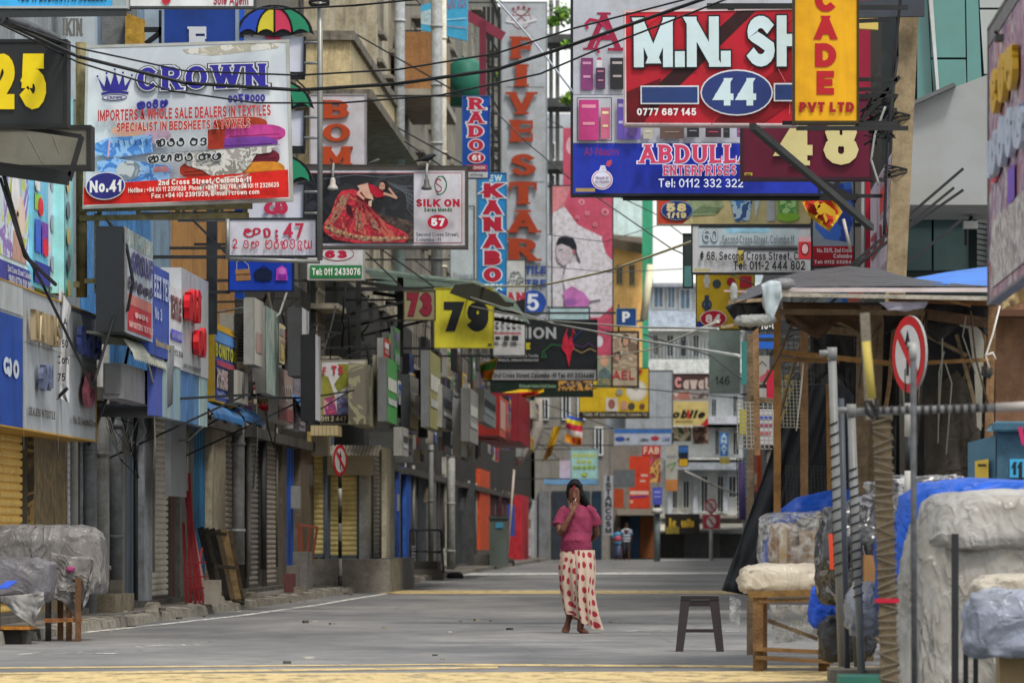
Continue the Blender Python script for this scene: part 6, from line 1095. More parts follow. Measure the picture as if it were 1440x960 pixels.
sfas('shop_fascia', 'white fascia with red, blue and black text strips', 'sign', XS, 239, 255, 400, 512, '#b4b6ba', [('t', 'TEXTILE', 239.5, .12, 254, .42, '#7a4a4a', T(w=.26)), ('r', 239.2, .55, 254.8, .68, '#4a4ab0'), ('t', 'JAYAMINI', 240, .57, 254, .66, '#a8a8d0', T(w=.2)), ('t', '0112 334', 240, .8, 254, .88, '#26262a', T(w=.24))], t=.22)
sfas('shop_fascia', 'grey steel fascia with two stacks of raised red letters', 'sign', XS, 255.2, 293, 376, 520, mat('#8d9194', .35, .15, metal=.1, k=1.9), [('l', [(268, 0), (268, 1)], .3, '#6b6f72'), ('l', [(281, 0), (281, 1)], .3, '#6b6f72'), ('t', '2ND CROSS STREET', 257, .93, 280, .97, '#3a3c40', T(w=.22))], t=.25, letters=[('කවධ', 256, .16, 274, .5, mat('#b81c26', .35, .15), T(w=.3, ext=.07)), ('ඇව', 269, .5, 282, .82, mat('#b81c26', .35, .15), T(w=.3, ext=.07))])
CLB = photo(('#8fa8a8', '#7f9aa0', '#9ab0ac', '#7890a0'), 1.8, 3, stretch=(1, 1, .2), sharp=False)
t = thing('cladding', 'washed blue and green vertical boards under the steel fascia', 'cladding', Vector((XS, 69, 2.4)))
for i, (a, b_, c) in enumerate(((222, 231, '#4a58a0'), (231, 240, None), (240, 247, None), (247, 255, None), (255, 265, '#4f78a8'), (265, 274, '#4a73a4'), (274, 282, '#5880a8'), (282, 293, None))):
    m_ = MB(); y1, y2 = YL(a, XS), YL(b_, XS); m_.box(XS - .12, XS - .02 + (i % 2) * .01, y1, y2 - .02, za(586, 232), za(508 if a > 224 else 470, 232), mat(c, .5, .25, streak=.2) if c else CLB); m_.build('board', t)
# small awning with curved sheet and grey box below it
t = thing('curved_awning', 'curved pale corrugated awning sheet under the black box sign', 'awning', Vector((-6.2, 66, 3)))
m_ = MB(); AW = mat('#a4a89c', .5, .3, streak=.2)
for i in range(18):
    y = 62.1 + i * .22; prof = [(-6.7, P(0, 466, 62).z), (-6.3, P(0, 469, 62).z), (-6.06, P(0, 478, 62).z), (-5.97, P(0, 494, 62).z), (-5.94, P(0, 506, 62).z)]
    for (a, b_), (c, d) in zip(prof, prof[1:]): m_.poly([(a, y, b_), (a, y + .11, b_ + .03), (c, y + .11, d + .03), (c, y, d)], AW, True); m_.poly([(a, y + .11, b_ + .03), (a, y + .22, b_), (c, y + .22, d), (c, y + .11, d + .03)], AW, True)
m_.build('roof_sheet', t); m_ = MB(); m_.tube([(-7, 66.3, 2.5), (-6.1, 66.3, 2.48), (-5.98, 66.3, 2.58), (-5.96, 66.3, 3.25)], .08, mat('#5a5d60', .4), 10); m_.build('gutter_pipe', t)
t = thing('fascia_box', 'plain dusty grey box fascia under the curved awning', 'sign', Vector((-6.3, 62, 2.4))); m_ = MB(); m_.box(-6.31, -6.1, YL(172, -6.1), YL(213, -6.1), za(560, 172, -6.1), za(510, 172, -6.1), mat('#85868a', .6, .25, streak=.2)); m_.build('box', t)
m_ = MB(); m_.box(-6.29, -6.12, YL(172, -6.1) - .04, YL(172, -6.1) - .003, za(560, 172, -6.1) + .05, za(512, 172, -6.1), mat('#6c6e70', .6, .3)); m_.build('end_panel', t)
# orange stained post with steel post in front
t = thing('steel_post', 'thick dark steel post rising beside the red lettered fascia', 'post', Vector((-5.85, 71.5, 2.5))); m_ = MB(); m_.bar(P(298, 470, 73), P(298, 265, 73), .13, .13, mat('#34373a', .5)); m_.build('post', t); m_ = MB(); m_.tube([P(250, 309, 72.8), P(320, 309, 72.8)], .03, SV, 6); m_.tube([P(258, 310, 73), P(287, 285, 73.2)], .02, mat('#2a2c2e'), 6); m_.build('bracket', t)
# signs of the third and fourth building
def box_sign(label, X, px1, px2, ytop, ybot, face, side='#8c8f90', w=.14, items=(), ref=None, cat='sign', name='projecting_sign'):
    y1, y2 = YL(px1, X), YL(px2, X); r = ref or px1; zt, zb = za(ytop, r, X), za(ybot, r, X); t = thing(name, label, cat, Vector((X, y1, zb)))
    m_ = MB(); m_.box(X - w, X, y1, y2, zb, zt, mat(side, .6, .25, streak=.15)); m_.build('box', t)
    pan = Side(X, zb, zt); SIDEK[0] = 1.7; m_ = MB(); m_.poly([pan.pt(px1, 1, .006), pan.pt(px2, 1, .006), pan.pt(px2, 0, .006), pan.pt(px1, 0, .006)], colr(face)); d = .01
    for it in items:
        d += .003
        if it[0] == 't': draw_text(m_, pan, it[1], it[2], it[3], it[4], it[5], it[6], d, **(it[7] if len(it) > 7 else {}))
        else: m_.poly([pan.pt(it[1], it[4], d), pan.pt(it[3], it[4], d), pan.pt(it[3], it[2], d), pan.pt(it[1], it[2], d)], colr(it[5]))
    SIDEK[0] = None; m_.build('print', t); return t
FB = lambda s, k=3, sc=5: photo(k, sc, s)
sfas('shop_fascia', 'blue and yellow fascia with a strip of fabric pictures', 'sign', -6.1, 301, 332, 462, 562, '#33488c', [('r', 301, 0, 332, .16, '#4a7ab0'), ('t', 'BONITOS', 302, .18, 331, .38, '#b0b03c', T(w=.26)), ('r', 303, .42, 331, .5, '#8c3a50'), ('r', 303, .54, 331, .82, photo(('#b8a8a0', '#8a4a50', '#c8c0bc', '#55484c', '#a08c88'), 4, 2)), ('t', '2nd Cross Street', 303, .86, 330, .94, '#a8b0c8', T(w=.2))], t=.25, frame=('#c09a2c', .02))
m_ = MB(); m_.box(-6.5, -6.11, YL(302, -6.1), YL(330, -6.1), za(462, 301, -6.1), za(452, 301, -6.1), mat('#c09a2c', .5)); m_.build('yellow_ledge', None, label='yellow ledge strip on top of the blue and yellow fascia', cat='ledge')
def ac(label, X, px, py1, py2, w=.75, px2=None):
    t = thing('air_conditioner', label, 'air conditioner', Vector((X, YL(px, X), za(py2, px, X)))); y1 = YL(px, X); y2 = YL(px2, X); z0, z1 = za(py2, px, X), za(py1, px, X)
    m_ = MB(); m_.box(X - w, X, y1, y2, z0, z1, mat('#9a9890', .5, .25, streak=.15)); m_.build('casing', t); g = MB()
    n = 14
    for i in range(n): z = z0 + (z1 - z0) * (i + .5) / n; g.box(X - w * .5, X - .05, y1 - .02, y1 - .004, z - .012, z + .02, mat('#2c2e30', .5))
    g.build('grille', t); f = MB(); f.tube([(X + .004, (y1 + y2) / 2, (z0 + z1) / 2), (X + .02, (y1 + y2) / 2, (z0 + z1) / 2)], (z1 - z0) * .35, mat('#4a4c4c', .5), 16); f.build('fan', t); m_ = MB(); m_.bar((X - w, y1, z0 - .03), (X, y1, z0 - .03), .04, .04, mat('#3c3e40')); m_.build('bracket', t)
ac('beige air conditioner box beside the blue and yellow fascia', -5.95, 334, 520, 565, .5, 349)
ac('grilled air conditioner casing high above the blue curved awning', -5.95, 350, 440, 503, .4, 356)
AWB = mat('#2f6296', .45, .25, streak=.1)
def curved(label, px1, px2, ytop, X0=-6.6, X1=-5.6, drop=.45, mt=AWB, n=18):
    t = thing('curved_awning', label, 'awning', Vector((X1, YL(px1, X1), 2.6))); m_ = MB(); y1, y2 = YL(px1, X1), YL(px2, X1); zt = za(ytop, px1, X1)
    for i in range(n):
        y = y1 + (y2 - y1) * i / n; dy = (y2 - y1) / n; pf = [(X0 + (X1 - X0) * math.sin(k / 6 * PI / 2), zt - drop * (1 - math.cos(k / 6 * PI / 2))) for k in range(7)]
        for (a, b_), (c, d) in zip(pf, pf[1:]): m_.poly([(a, y, b_), (a, y + dy / 2, b_ + .035), (c, y + dy / 2, d + .035), (c, y, d)], mt, True); m_.poly([(a, y + dy / 2, b_ + .035), (a, y + dy, b_), (c, y + dy, d), (c, y + dy / 2, d + .035)], mt, True)
    m_.build('roof_sheet', t); m_ = MB()
    for y in (y1 + .1, (y1 + y2) / 2, y2 - .1): m_.tube([(X0, y, zt - .05), (X0 + (X1 - X0) * .6, y, zt - .14), (X1 - .05, y, zt - drop)], .018, mat('#2c2f31'), 5)
    m_.build('rafter', t)
curved('bright blue corrugated curved awning under the fabric shop fascia', 302, 345, 556, X1=-5.95, drop=.3); curved('second smaller blue curved awning right of the first', 345, 372, 564, X1=-5.95, drop=.28)
curved('small blue curved awning beside the black box near sign ETS', 430, 438, 545, X0=-6.2, X1=-5.6, drop=.5)
for k, (a, b, y1, y2, c, sd_, its) in enumerate((
 (357, 370, 418, 512, '#a8a6a0', 'tall narrow board with a faded orange figure', [('r', 359, .5, 368, .8, photo(('#b07050', '#a8a09c', '#c09080'), 4, 2))]),
 (373, 391, 430, 552, photo(('#9ab0a4', '#a8bcb4', '#7f9a94', '#b0b8ac'), 2.5, 4, stretch=(1, 1, .4)), 'tall greenish white faded glass board', []),
 (391, 411, 516, 592, '#8c7a72', 'brownish fascia with pale script letters', [('t', 'Pan', 393, .12, 409, .6, '#b0a8a4', T(w=.14)), ('r', 391, .72, 411, .95, '#7c4a48')]),
 (412, 429, 528, 602, '#7a7480', 'grey violet fascia of small pale letters', [('t', 'ROYAL', 413, .1, 428, .25, '#a8a8b8', T(w=.2)), ('t', 'HARDW', 413, .35, 428, .55, '#a8a8b8', T(w=.2)), ('r', 413, .62, 428, .9, photo(('#8a8088', '#a89ca0', '#6a6070'), 5, 3))]))):
    box_sign(sd_ + ' in the middle of the left row', -5.8, a, b, y1, y2, c, '#8a8c8a', .14, its)
box_sign('white peeling board with curled corner near the cream building', -5.4, 424, 434, 432, 528, '#b0b4b8', '#44474a', .2)
box_sign('narrow blue and dark board beside the peeling white one', -5.35, 436, 442, 470, 540, '#30406c', '#3a3d40', .12)
box_sign('black box sign edge with white rim left of sign ETS', -5.0, 443, 450, 470, 590, '#a8aaac', '#1d1f21', .2)
t = thing('red_hoop', 'red and black round reflector hoop over the blue awning', 'reflector', P(375, 555, 83)); m_ = MB(); m_.tube([P(374 + 10 * math.cos(a), 560 + 14 * math.sin(a), 82.9) for a in [i * PI / 6 - 1.2 for i in range(8)]], .05, mat('#a81c24', .4), 8); m_.tube([P(358, 543, 82.9), P(372, 548, 82.9)], .05, mat('#a81c24', .4), 8); m_.build('hoop', t)
its = [('r', 453, 508, 513, 583, '#c8c8cc'), ('p', [(453, 526), (462, 530), (472, 560), (468, 583), (453, 583)], '#8c8a3c'), ('p', [(475, 511), (500, 512), (505, 524), (496, 538), (484, 545), (476, 552), (470, 540), (480, 525)], '#7f8434'), ('p', [(455, 560), (470, 556), (474, 583), (455, 583)], photo(('#b84a58', '#8a3a6c', '#c08c8c'), 5, 2)), ('p', [(474, 552), (488, 562), (500, 583), (474, 583)], photo(('#5a5a94', '#7a8cb8', '#6a5a80', '#a8a8c0'), 4, 5)), ('e', 500, 535, 3, 3, '#6a7a34'), ('e', 505, 557, 4, 4, '#a070a0'), ('t', 'TS', 466, 514, 483, 526, '#b03844', T(w=.24)), ('t', 'F', 454, 516, 459, 527, '#b03844', T(w=.24)), ('r', 453, 583, 513, 594, '#262729'), ('t', '011 2 447 809', 452, 585, 504, 592, '#b8ac88', T(w=.18))]
sign('map_sign', 'square sign with green and white island picture and phone strip', 'sign', Front(100), (453, 508, 513, 594), '#c8c8cc', its, t=.35, frame=('#8c8a7c', .03), attach='L')
sfas('shop_fascia', 'brown green side face next to the island picture sign', 'sign', -5.45, 514, 530, 510, 596, photo(('#6f7050', '#5a5448', '#8a8a6c', '#6a6458'), 2, 3), [], t=.3)
t = thing('awning', 'small grey corrugated awning over the cream shutters', 'awning', P(500, 640, 108)); m_ = MB(); AG = mat('#8d887a', .6, .4, streak=.3)
for i in range(15):
    x0 = P(461 + i * 5, 0, 108).x; x1 = P(463.5 + i * 5, 0, 108).x; x2 = P(466 + i * 5, 0, 108).x; zt, zb = P(0, 627, 108).z, P(0, 642, 108).z
    m_.poly([(x0, 106.9, zb), (x1, 106.9, zb + .03), (x1, 108, zt + .03), (x0, 108, zt)], AG); m_.poly([(x1, 106.9, zb + .03), (x2, 106.9, zb), (x2, 108, zt), (x1, 108, zt + .03)], AG)
m_.build('roof_sheet', t); m_ = MB(); m_.box(P(462, 0, 108).x, P(527, 0, 108).x, 107.45, 107.54, P(0, 668, 108).z, P(0, 640, 108).z, mat('#8f8c84', .7, k=1.8)); m_.build('shutter_box', t)
m_ = MB(); m_.box(P(438, 0, 106).x, P(461, 0, 106).x, 106, 106.8, P(0, 640, 106).z, P(0, 612, 106).z, mat('#9c9d9b', .5, .2, k=1.6)); m_.build('shutter_box', None, label='small grey shutter box over the left cream shutter', cat='shutter box')
m_ = MB(); [m_.box(P(438 + i * 5.5, 0, 105.5).x, P(443 + i * 5.5, 0, 105.5).x, 105.3, 106.5, P(0, 613, 106).z, P(0, 599, 106).z, mat('#b8ab84', .6, .3)) for i in range(7)]; m_.build('valance', None, label='cream scalloped valance strip beside sign ETS', cat='valance')
t = thing('hood_box', 'large light grey metal hood box over the blue pillar', 'box', P(540, 645, 120)); m_ = MB(); a = P(519, 645, 118); b_ = P(565, 607, 118); m_.hexa([(a.x, 118, a.z), (b_.x - .0, 118, a.z), (b_.x, 118, b_.z), (a.x, 118, b_.z), (a.x, 123, a.z), (b_.x, 123, a.z), (b_.x, 123, b_.z), (a.x, 123, b_.z)], mat('#c4c8ca', .4, .15, k=1.4)); m_.build('box', t)
for k, a in enumerate(((544, 558, 502, 592, '#4a8c50', 'narrow green glass fascia', -5.2), (566, 574, 600, 640, '#8d9092', 'small grey letter panel', -5.0), (576, 588, 526, 600, '#8a8a86', 'grey board with small red square', -5.0), (590, 600, 555, 585, '#a03440', 'bright red little board', -4.9), (604, 619, 492, 600, '#8d8c60', 'tall yellowish fascia with black end', -4.6), (622, 636, 540, 600, '#6a6c70', 'dark grey letter board', -4.5), (633, 646, 596, 625, '#6f7f98', 'small blue grey square board', -4.6), (648, 656, 560, 640, '#a0a8b0', 'pale blue white thin board', -4.2), (660, 672, 545, 620, '#8c8c8c', 'grey picture board', -4.0), (680, 697, 545, 592, '#8f979a', 'white grey box board under the yellow flag', -4.0))):
    box_sign(a[5] + ' in the far part of the left row', a[6], a[0], a[1], a[2], a[3], a[4] if k not in (6,) else photo(('#6f7f98', '#b8a8a0', '#4a6aa8'), 2, 3), ['#6a6d70', '#8c8d88', '#3c4044', '#77797a'][k % 4], .16, [('r', a[0] + 1, .3, a[1] - 1, .5, '#b8bcb8' if k % 2 == 0 else '#3a3d44'), ('r', a[0] + 1, .62, a[1] - 1, .72, '#a8acb0' if k != 3 else '#c08088')])
box_sign('pinkish red fascia with pale raised text of the corner shop', -4.2, 702, 727, 555, 612, '#b8584c', '#8c2824', .5, [('r', 703, .1, 710, .8, '#c89890'), ('t', 'STORES', 712, .25, 726, .7, '#b8a8ac', T(w=.2)), ('r', 711, .78, 727, .95, '#7a3a40')])
box_sign('deep red side panel right of the pinkish corner fascia', -4.0, 729, 745, 552, 620, '#8c2430', '#7c2630', .9, [('r', 733, .2, 744, .5, '#8c1424')])
box_sign('red orange panel left of the pinkish corner fascia', -4.4, 697, 702, 560, 618, '#943a2c', '#8c4030', .8)
t = thing('white_duct', 'bent white duct pipe sagging under the red side panel', 'duct', P(745, 650, 200)); m_ = MB(); m_.tube([P(757, 560, 200), P(756, 600, 200), P(748, 628, 200), P(735, 640, 200), P(727, 655, 200)], [.14, .2, .2, .16, .08], mat('#9a968e', .6, .3), 10); m_.build('duct', t)
t = thing('blue_awning_bar', 'light blue awning edge above the pedestrian head', 'awning', P(805, 676, 240)); m_ = MB(); m_.box(P(766, 0, 240).x, P(840, 0, 240).x, 239, 242, P(0, 681, 240).z, P(0, 674, 240).z, mat('#6fa0cc', .5, .3)); m_.build('edge', t)
# dense small wires, rods and unreadable bits of the left row upper clutter
rr = random.Random(11)
for i in range(14):
    px = rr.uniform(325, 690); X = rr.uniform(-6.4, -5.2); Y_ = YL(px, X); y1 = rr.uniform(410, 560); t = thing('wall_bracket', 'thin dark steel bracket strut jutting from the crowded left row', 'bracket', P(px, y1, Y_), group='steel brackets along the left row')
    m_ = MB(); a = P(px, y1, Y_); m_.bar((-7, Y_, a.z + rr.uniform(-.5, .1)), (a.x + .1, Y_, a.z), .03, .03, mat('#2a2c2e')); m_.bar((-7, Y_, a.z - rr.uniform(.6, 1)), (a.x + .05, Y_, a.z), .025, .025, mat('#2a2c2e')); m_.build('strut', t)
# many small boards jutting from the painted band of shade, each with its own colours
cn = [('blue', '#2f58a8'), ('cream', '#b8ae8c'), ('white', '#b4b8bc'), ('green', '#3f7a4c'), ('brown', '#5f4a3c'), ('red', '#a03038'), ('black', '#26282b'), ('grey', '#7c8084'), ('yellow', '#b8a03a'), ('violet', '#5a4a80')]
rr = random.Random(21); used = set()
for i in range(78):
    while True:
        a, b = rr.randrange(10), rr.randrange(10)
        if a != b and (a, b) not in used: used.add((a, b)); break
    px = 316 + (i * 8.1) + rr.uniform(-5, 5); px = px if not 430 < px < 534 else px + 105; X = -6.3 + (px - 316) / 380 * 1.3 + rr.uniform(-.3, .3); wd = rr.uniform(5, 12) * (1 - (px - 316) / 800); h = rr.uniform(22, 62); yb = rr.uniform(500, 590) + (px - 316) * .06
    if i >= 46: px = 560 + (i - 46) * 6.2; X = rr.uniform(-6.2, -4.9) + (px - 560) / 200; wd = rr.uniform(3, 7); h = rr.uniform(14, 40); yb = rr.uniform(585, 650)
    o = box_sign('small %s board with %s bands jutting from the crowded left row' % (cn[a][0], cn[b][0]), X, px, px + wd, yb - h, yb, cn[a][1], rr.choice(['#5c5e60', '#8a8c8a', '#2e3033', '#a09c90']), rr.uniform(.05, .2), [('r', px + wd * .12, .12, px + wd * .88, .3, cn[b][1]), ('r', px + wd * .12, .55 + rr.uniform(-.1, .1), px + wd * .88, .9, photo((cn[b][1], cn[a][1], cn[(a + b) % 10][1]), 5, i)), ('t', rr.choice(['TEX', 'SALE', 'BAGS', 'FANCY', 'SAREE']), px + wd * .15, .34, px + wd * .85, .48, cn[b][1], T(w=.2))])
    o['group'] = 'small boards jutting from the left row'
for i in range(24):
    px = rr.uniform(330, 700); X = rr.uniform(-6.9, -5.8); Y_ = YL(px, X); m_ = MB(); p = P(px, rr.uniform(400, 500), Y_); L_ = [p]
    for k in range(5): L_.append(L_[-1] + Vector((rr.uniform(-.12, .12), rr.uniform(.1, .6), rr.uniform(-.9, .1) if k < 3 else rr.uniform(-.1, .5))))
    m_.tube(L_, rr.choice([.012, .02, .03]), mat(rr.choice(['#1a1b1d', '#2c2e30', '#8a8a86', '#1a1b1d'])), 4); m_.build('wall_cable', None, label='loose cable drooping down the shade-darkened wall of the left row', cat='cable', group='cables drooping on the left row')
def cable(label, pts, r=.012, hexc='#16181a', Y=None, sag=0, n=18, name='overhead_cable', group=None):
    """pts: (px, py, Y)"""
    m_ = MB(); out = []
    for (a, b) in zip(pts, pts[1:]):
        for i in range(n + 1):
            u = i / n; s_ = 4 * sag * u * (1 - u); p = P(a[0], a[1], a[2]); q = P(b[0], b[1], b[2]); v = p.lerp(q, u); v.z -= s_; out.append(v)
    m_.tube(out, r, mat(hexc, .5, .1), 5); return m_.build(name, None, label=label, cat='cable', group=group)
cable('upper thin black cable crossing above the crown sign', [(-60, 20, 49), (0, 27, 50), (110, 68, 52), (260, 100, 54), (420, 106, 55), (560, 98, 54), (700, 75, 53), (800, 42, 52), (985, -6, 50)], .0095, n=5)
cable('thick twisted black cable crossing over the letters CROWN', [(-60, 18, 49.2), (0, 30, 50.2), (110, 80, 52.2), (260, 117, 54.2), (420, 127, 55), (560, 118, 54), (700, 98, 53), (800, 65, 52), (1010, -8, 50)], .018, n=5)
cable('lowest black cable running from number 25 to the perfume sign', [(-60, 22, 49.4), (0, 34, 50.4), (110, 88, 52.4), (240, 128, 54), (360, 145, 55), (480, 145, 55), (620, 134, 54), (760, 104, 52.5), (840, 70, 51.5), (1040, -8, 50)], .0095, n=5)
cable('black cable along the very top across the umbrella sign', [(-60, 5, 60), (130, 8, 60), (400, 13, 62), (500, 8, 62), (640, -6, 62)], .012, n=5)
cable('thick dark cables bundled into the 25 sign corner', [(0, 27, 50), (40, 38, 51), (80, 56, 52)], .05, '#33373a', n=5)
for i, (pts, r, c, lab) in enumerate((
 ([(675, 403, 112), (760, 402, 100), (860, 380, 90), (1000, 330, 80)], .02, '#b8b89c', 'yellowish white rope from sign 79 up to sign 60'),
 ([(655, 416, 112), (780, 455, 100), (900, 478, 85), (1040, 500, 50)], .016, '#aeb2b0', 'white rope sagging from the canopy towards the stall'),
 ([(660, 430, 112), (760, 450, 100), (900, 460, 80), (1010, 462, 48)], .012, '#a8acaa', 'second thinner white rope towards the stall'),
 ([(840, 505, 150), (920, 490, 100), (1010, 452, 48)], .014, '#b8b8ae', 'pale rope rising to the stall corner'),
 ([(688, 148, 112), (740, 200, 110), (800, 250, 108), (945, 350, 100), (1060, 400, 90)], .012, '#3a3c40', 'thin dark wire slanting from RADO past the pink advert'),
 ([(700, 2, 60), (760, 70, 60), (806, 130, 60)], .012, '#9aa4b0', 'pale blue grey wire slanting across the top of FIVE STAR'),
 ([(770, 330, 130), (850, 340, 130), (980, 300, 130)], .01, '#5a5e64', 'faint wire across the middle of the pink advert'),
 ([(770, 375, 130), (860, 383, 130), (960, 378, 130)], .01, '#5a5e64', 'lower faint wire across the pink advert'),
 ([(840, 262, 130), (920, 300, 130), (960, 330, 130), (1000, 350, 130)], .012, '#3c4044', 'dark wire slanting through the sky gap'),
 ([(905, 470, 150), (1000, 500, 140), (1080, 560, 130)], .02, '#4a4e52', 'dark wire before the balconied building'),
 ([(820, 540, 200), (920, 548, 200), (1045, 560, 190)], .02, '#3a3d40', 'wire running across the clock sign'),
 ([(963, 662, 250), (1000, 680, 250), (1040, 696, 250)], .05, '#a8a8a4', 'thick pale cable sloping before the balconied building'),
 ([(0, 250, 52.5), (30, 345, 52.4), (60, 400, 55), (130, 545, 60), (165, 430, 61)], .016, '#17191b', 'black cable looping down past the baby advert'),
 ([(2, 235, 52.5), (35, 360, 52.5), (78, 400, 56)], .02, '#17191b', 'second black cable beside the looping one'),
 ([(150, 308, 61), (178, 345, 61), (187, 395, 61), (180, 435, 61), (165, 444, 61), (142, 425, 61), (135, 400, 61)], .018, '#1b1c1e', 'black cable loop across the torn sign face'),
 ([(0, 568, 57), (40, 575, 58), (80, 560, 60), (95, 545, 60)], .02, '#141517', 'black cable drooping below the grey fascia'),
 ([(185, 470, 63), (170, 540, 64), (150, 560, 64), (125, 625, 66)], .018, '#141517', 'black cable bundle falling beside the drainpipes'),
 ([(285, 600, 72), (265, 618, 74), (240, 622, 76)], .014, '#a8a8a4', 'white wire hanging under the blue cladding'),
 ([(270, 425, 70), (300, 440, 78), (345, 432, 84), (380, 420, 88)], .014, '#3a3c3e', 'sagging cable over the steel post'),
 ([(398, 520, 90), (405, 470, 90), (398, 440, 90)], .03, '#232426', 'dark cable bundle hanging beside the faded glass board'),
 ([(412, 430, 92), (408, 480, 92), (416, 530, 92)], .03, '#232426', 'second dark cable bundle beside the peeling board'),
 ([(1245, 150, 54), (1230, 190, 54), (1225, 225, 54), (1236, 260, 54)], .012, '#8c8f92', 'loose pale wire loop beside the concrete pole'),
 ([(1268, -20, 54), (1256, 100, 54), (1248, 200, 54), (1243, 330, 54)], .016, '#1c1d1f', 'black cable running down the concrete pole'),
 ([(1262, -20, 54.2), (1262, 80, 54.2), (1252, 160, 54), (1244, 195, 54)], .014, '#1c1d1f', 'second black cable on the concrete pole'),
 ([(206, 500, 64), (216, 540, 65), (218, 640, 66)], .01, '#b0aca0', 'white string hanging before the grey shutter'))):
    cable(lab, pts, r, c, n=6)
# ================================================================ CONCRETE POLE ON THE RIGHT
t = thing('utility_pole', 'leaning concrete utility pole with tangled black cables', 'pole', (P(1236, 0, 54.5).x, 54.5, 0)); CP = mat('#94856a', .85, .35, .15, streak=.35, scale=4)
m_ = MB(); a = P(1238, 400, 54.5); a = (P(1236, 0, 54.5).x, 54.5, 0); top = P(1284, -120, 54.5); m_.bar(a, top, .19, .19, CP, up=(0, 1, 0)); m_.build('pole', t)
m_ = MB(); m_.bar(Vector((P(1200, 0, 54.2).x, 54.2, P(0, 11, 54).z)), Vector((P(1300, 0, 54.2).x, 54.2, P(0, 9, 54).z)), .1, .16, mat('#3a4048', .5)); m_.build('crossarm', t)
for y, x in ((170, 1266), (246, 1262)):
    m_ = MB(); c = P(x, y, 54.5)
    for k in range(4): m_.tube([(c.x + .125 * math.cos(a_ * PI / 4), 54.5 + .13 * math.sin(a_ * PI / 4), c.z + k * .018 + .03 * math.sin(a_ + k)) for a_ in range(9)], .009, mat('#232527'), 4, caps=False)
    m_.build('wire_band', t)
m_ = MB(); rr = random.Random(4)
for k in range(14):
    p = P(1240 + rr.uniform(-14, 6), 165 + rr.uniform(-20, 25), 54.2); m_.tube([p + Vector((rr.uniform(-.15, .15), 0, rr.uniform(-.15, .15))) for _ in range(5)], .01, mat('#1b1c1e'), 4)
m_.build('cable_tangle', t)
t = thing('sign_brackets', 'black steel bars behind the yellow sign and number 48', 'bracket', P(1220, 120, 51)); m_ = MB()
for a, b in (((1206, 112), (1262, 112)), ((1206, 126), (1250, 126)), ((1207, 175), (1265, 108)), ((1206, 30), (1252, 28)), ((1206, 135), (1262, 135)), ((1100, 173), (1262, 173))): m_.bar(P(*a, 50.8), P(*b, 50.8), .035, .035, mat('#232527'))
m_.bar(P(1058, 178, 51.5), P(1225, 320, 56), .06, .06, mat('#232527')); m_.build('bars', t)
t = thing('square_lamp_plate', 'yellow disc and pipe behind the black bars beside the yellow sign', 'fitting', P(1222, 30, 56)); m_ = MB(); m_.prism([P(1205, 40, 56), P(1235, 42, 56), P(1235, 14, 56), P(1205, 22, 56)], (0, .1, 0), mat('#b8a458', .5)); m_.build('disc', t)
# oblique adverts right
sfas('shop_sign', 'narrow white and red sign along the right wall beside the pole', 'sign', 2.3, 1262, 1222, 200, 345, '#a9a0ac', [('r', 1260, .05, 1238, .5, photo(('#b0a8b8', '#a03848', '#c8c0cc', '#6a5a6c'), 4, 2, stretch=(1, 1, .3))), ('r', 1246, .2, 1238, .45, '#b02838'), ('t', 'SALE', 1258, .55, 1226, .8, '#a83848', T(w=.2))], t=.1)
t = thing('red_strip_light', 'thin vertical red strip with silver edge behind the stall roof', 'strip', P(1221, 375, 66)); m_ = MB(); m_.box(P(1217, 0, 66).x, P(1224, 0, 66).x, 66, 66.1, P(0, 380, 66).z, P(0, 248, 66).z, mat('#a81c34', .4)); m_.build('strip', t); m_ = MB(); m_.box(P(1211, 0, 66).x, P(1215, 0, 66).x, 65.9, 66, P(0, 380, 66).z, P(0, 235, 66).z, mat('#9aa0a4', .4)); m_.build('edge', t)
OB = photo(('#8a5a6c', '#a08090', '#6a4a6a', '#a8a0a4', '#8c3a48'), 2.5, 6)
XR_ = 2.05
sfas('big_oblique_sign', 'large weathered purple sign seen edge-on with raised yellow letters', 'sign', XR_, 1470, 1391, -20, 395, OB, [('r', 1470, .0, 1391, .06, '#55585a'), ('r', 1460, .72, 1396, .96, photo(('#a8a8a8', '#8c8078', '#bcb8b4', '#6a5f64'), 7, 3)), ('e', 1402, .55, 6, .04, '#a82c38'), ('r', 1430, .6, 1420, .72, '#5a3a90')], t=.06, frame=('#6a6c6c', .02), letters=[('නවඩ', 1436, .18, 1402, .36, mat('#c09a2c', .45), T(w=.24, ext=.04)), ('කවරය', 1450, .40, 1397, .58, mat('#a8b4c4', .4), T(w=.2, ext=.04))], ref=1430)
for i, (px, py) in enumerate(((1404, 50), (1430, 5))):
    t = thing('sign_spotlight', ['small dark spotlight on the upper edge of the purple sign', 'pale boxy lamp at the very top right corner'][i], 'light', P(px, py, 36)); m_ = MB(); m_.box(P(px - 5, 0, 36).x, P(px + 6, 0, 36).x, 35.9, 36.1, P(0, py + 8, 36).z, P(0, py, 36).z, mat('#4a4c4e' if not i else '#9aa0b0', .5)); m_.bar(P(px, py, 36), P(px - 5, py - 6, 36), .02, .02, mat('#2a2c2e')); m_.build('lamp_head', t)
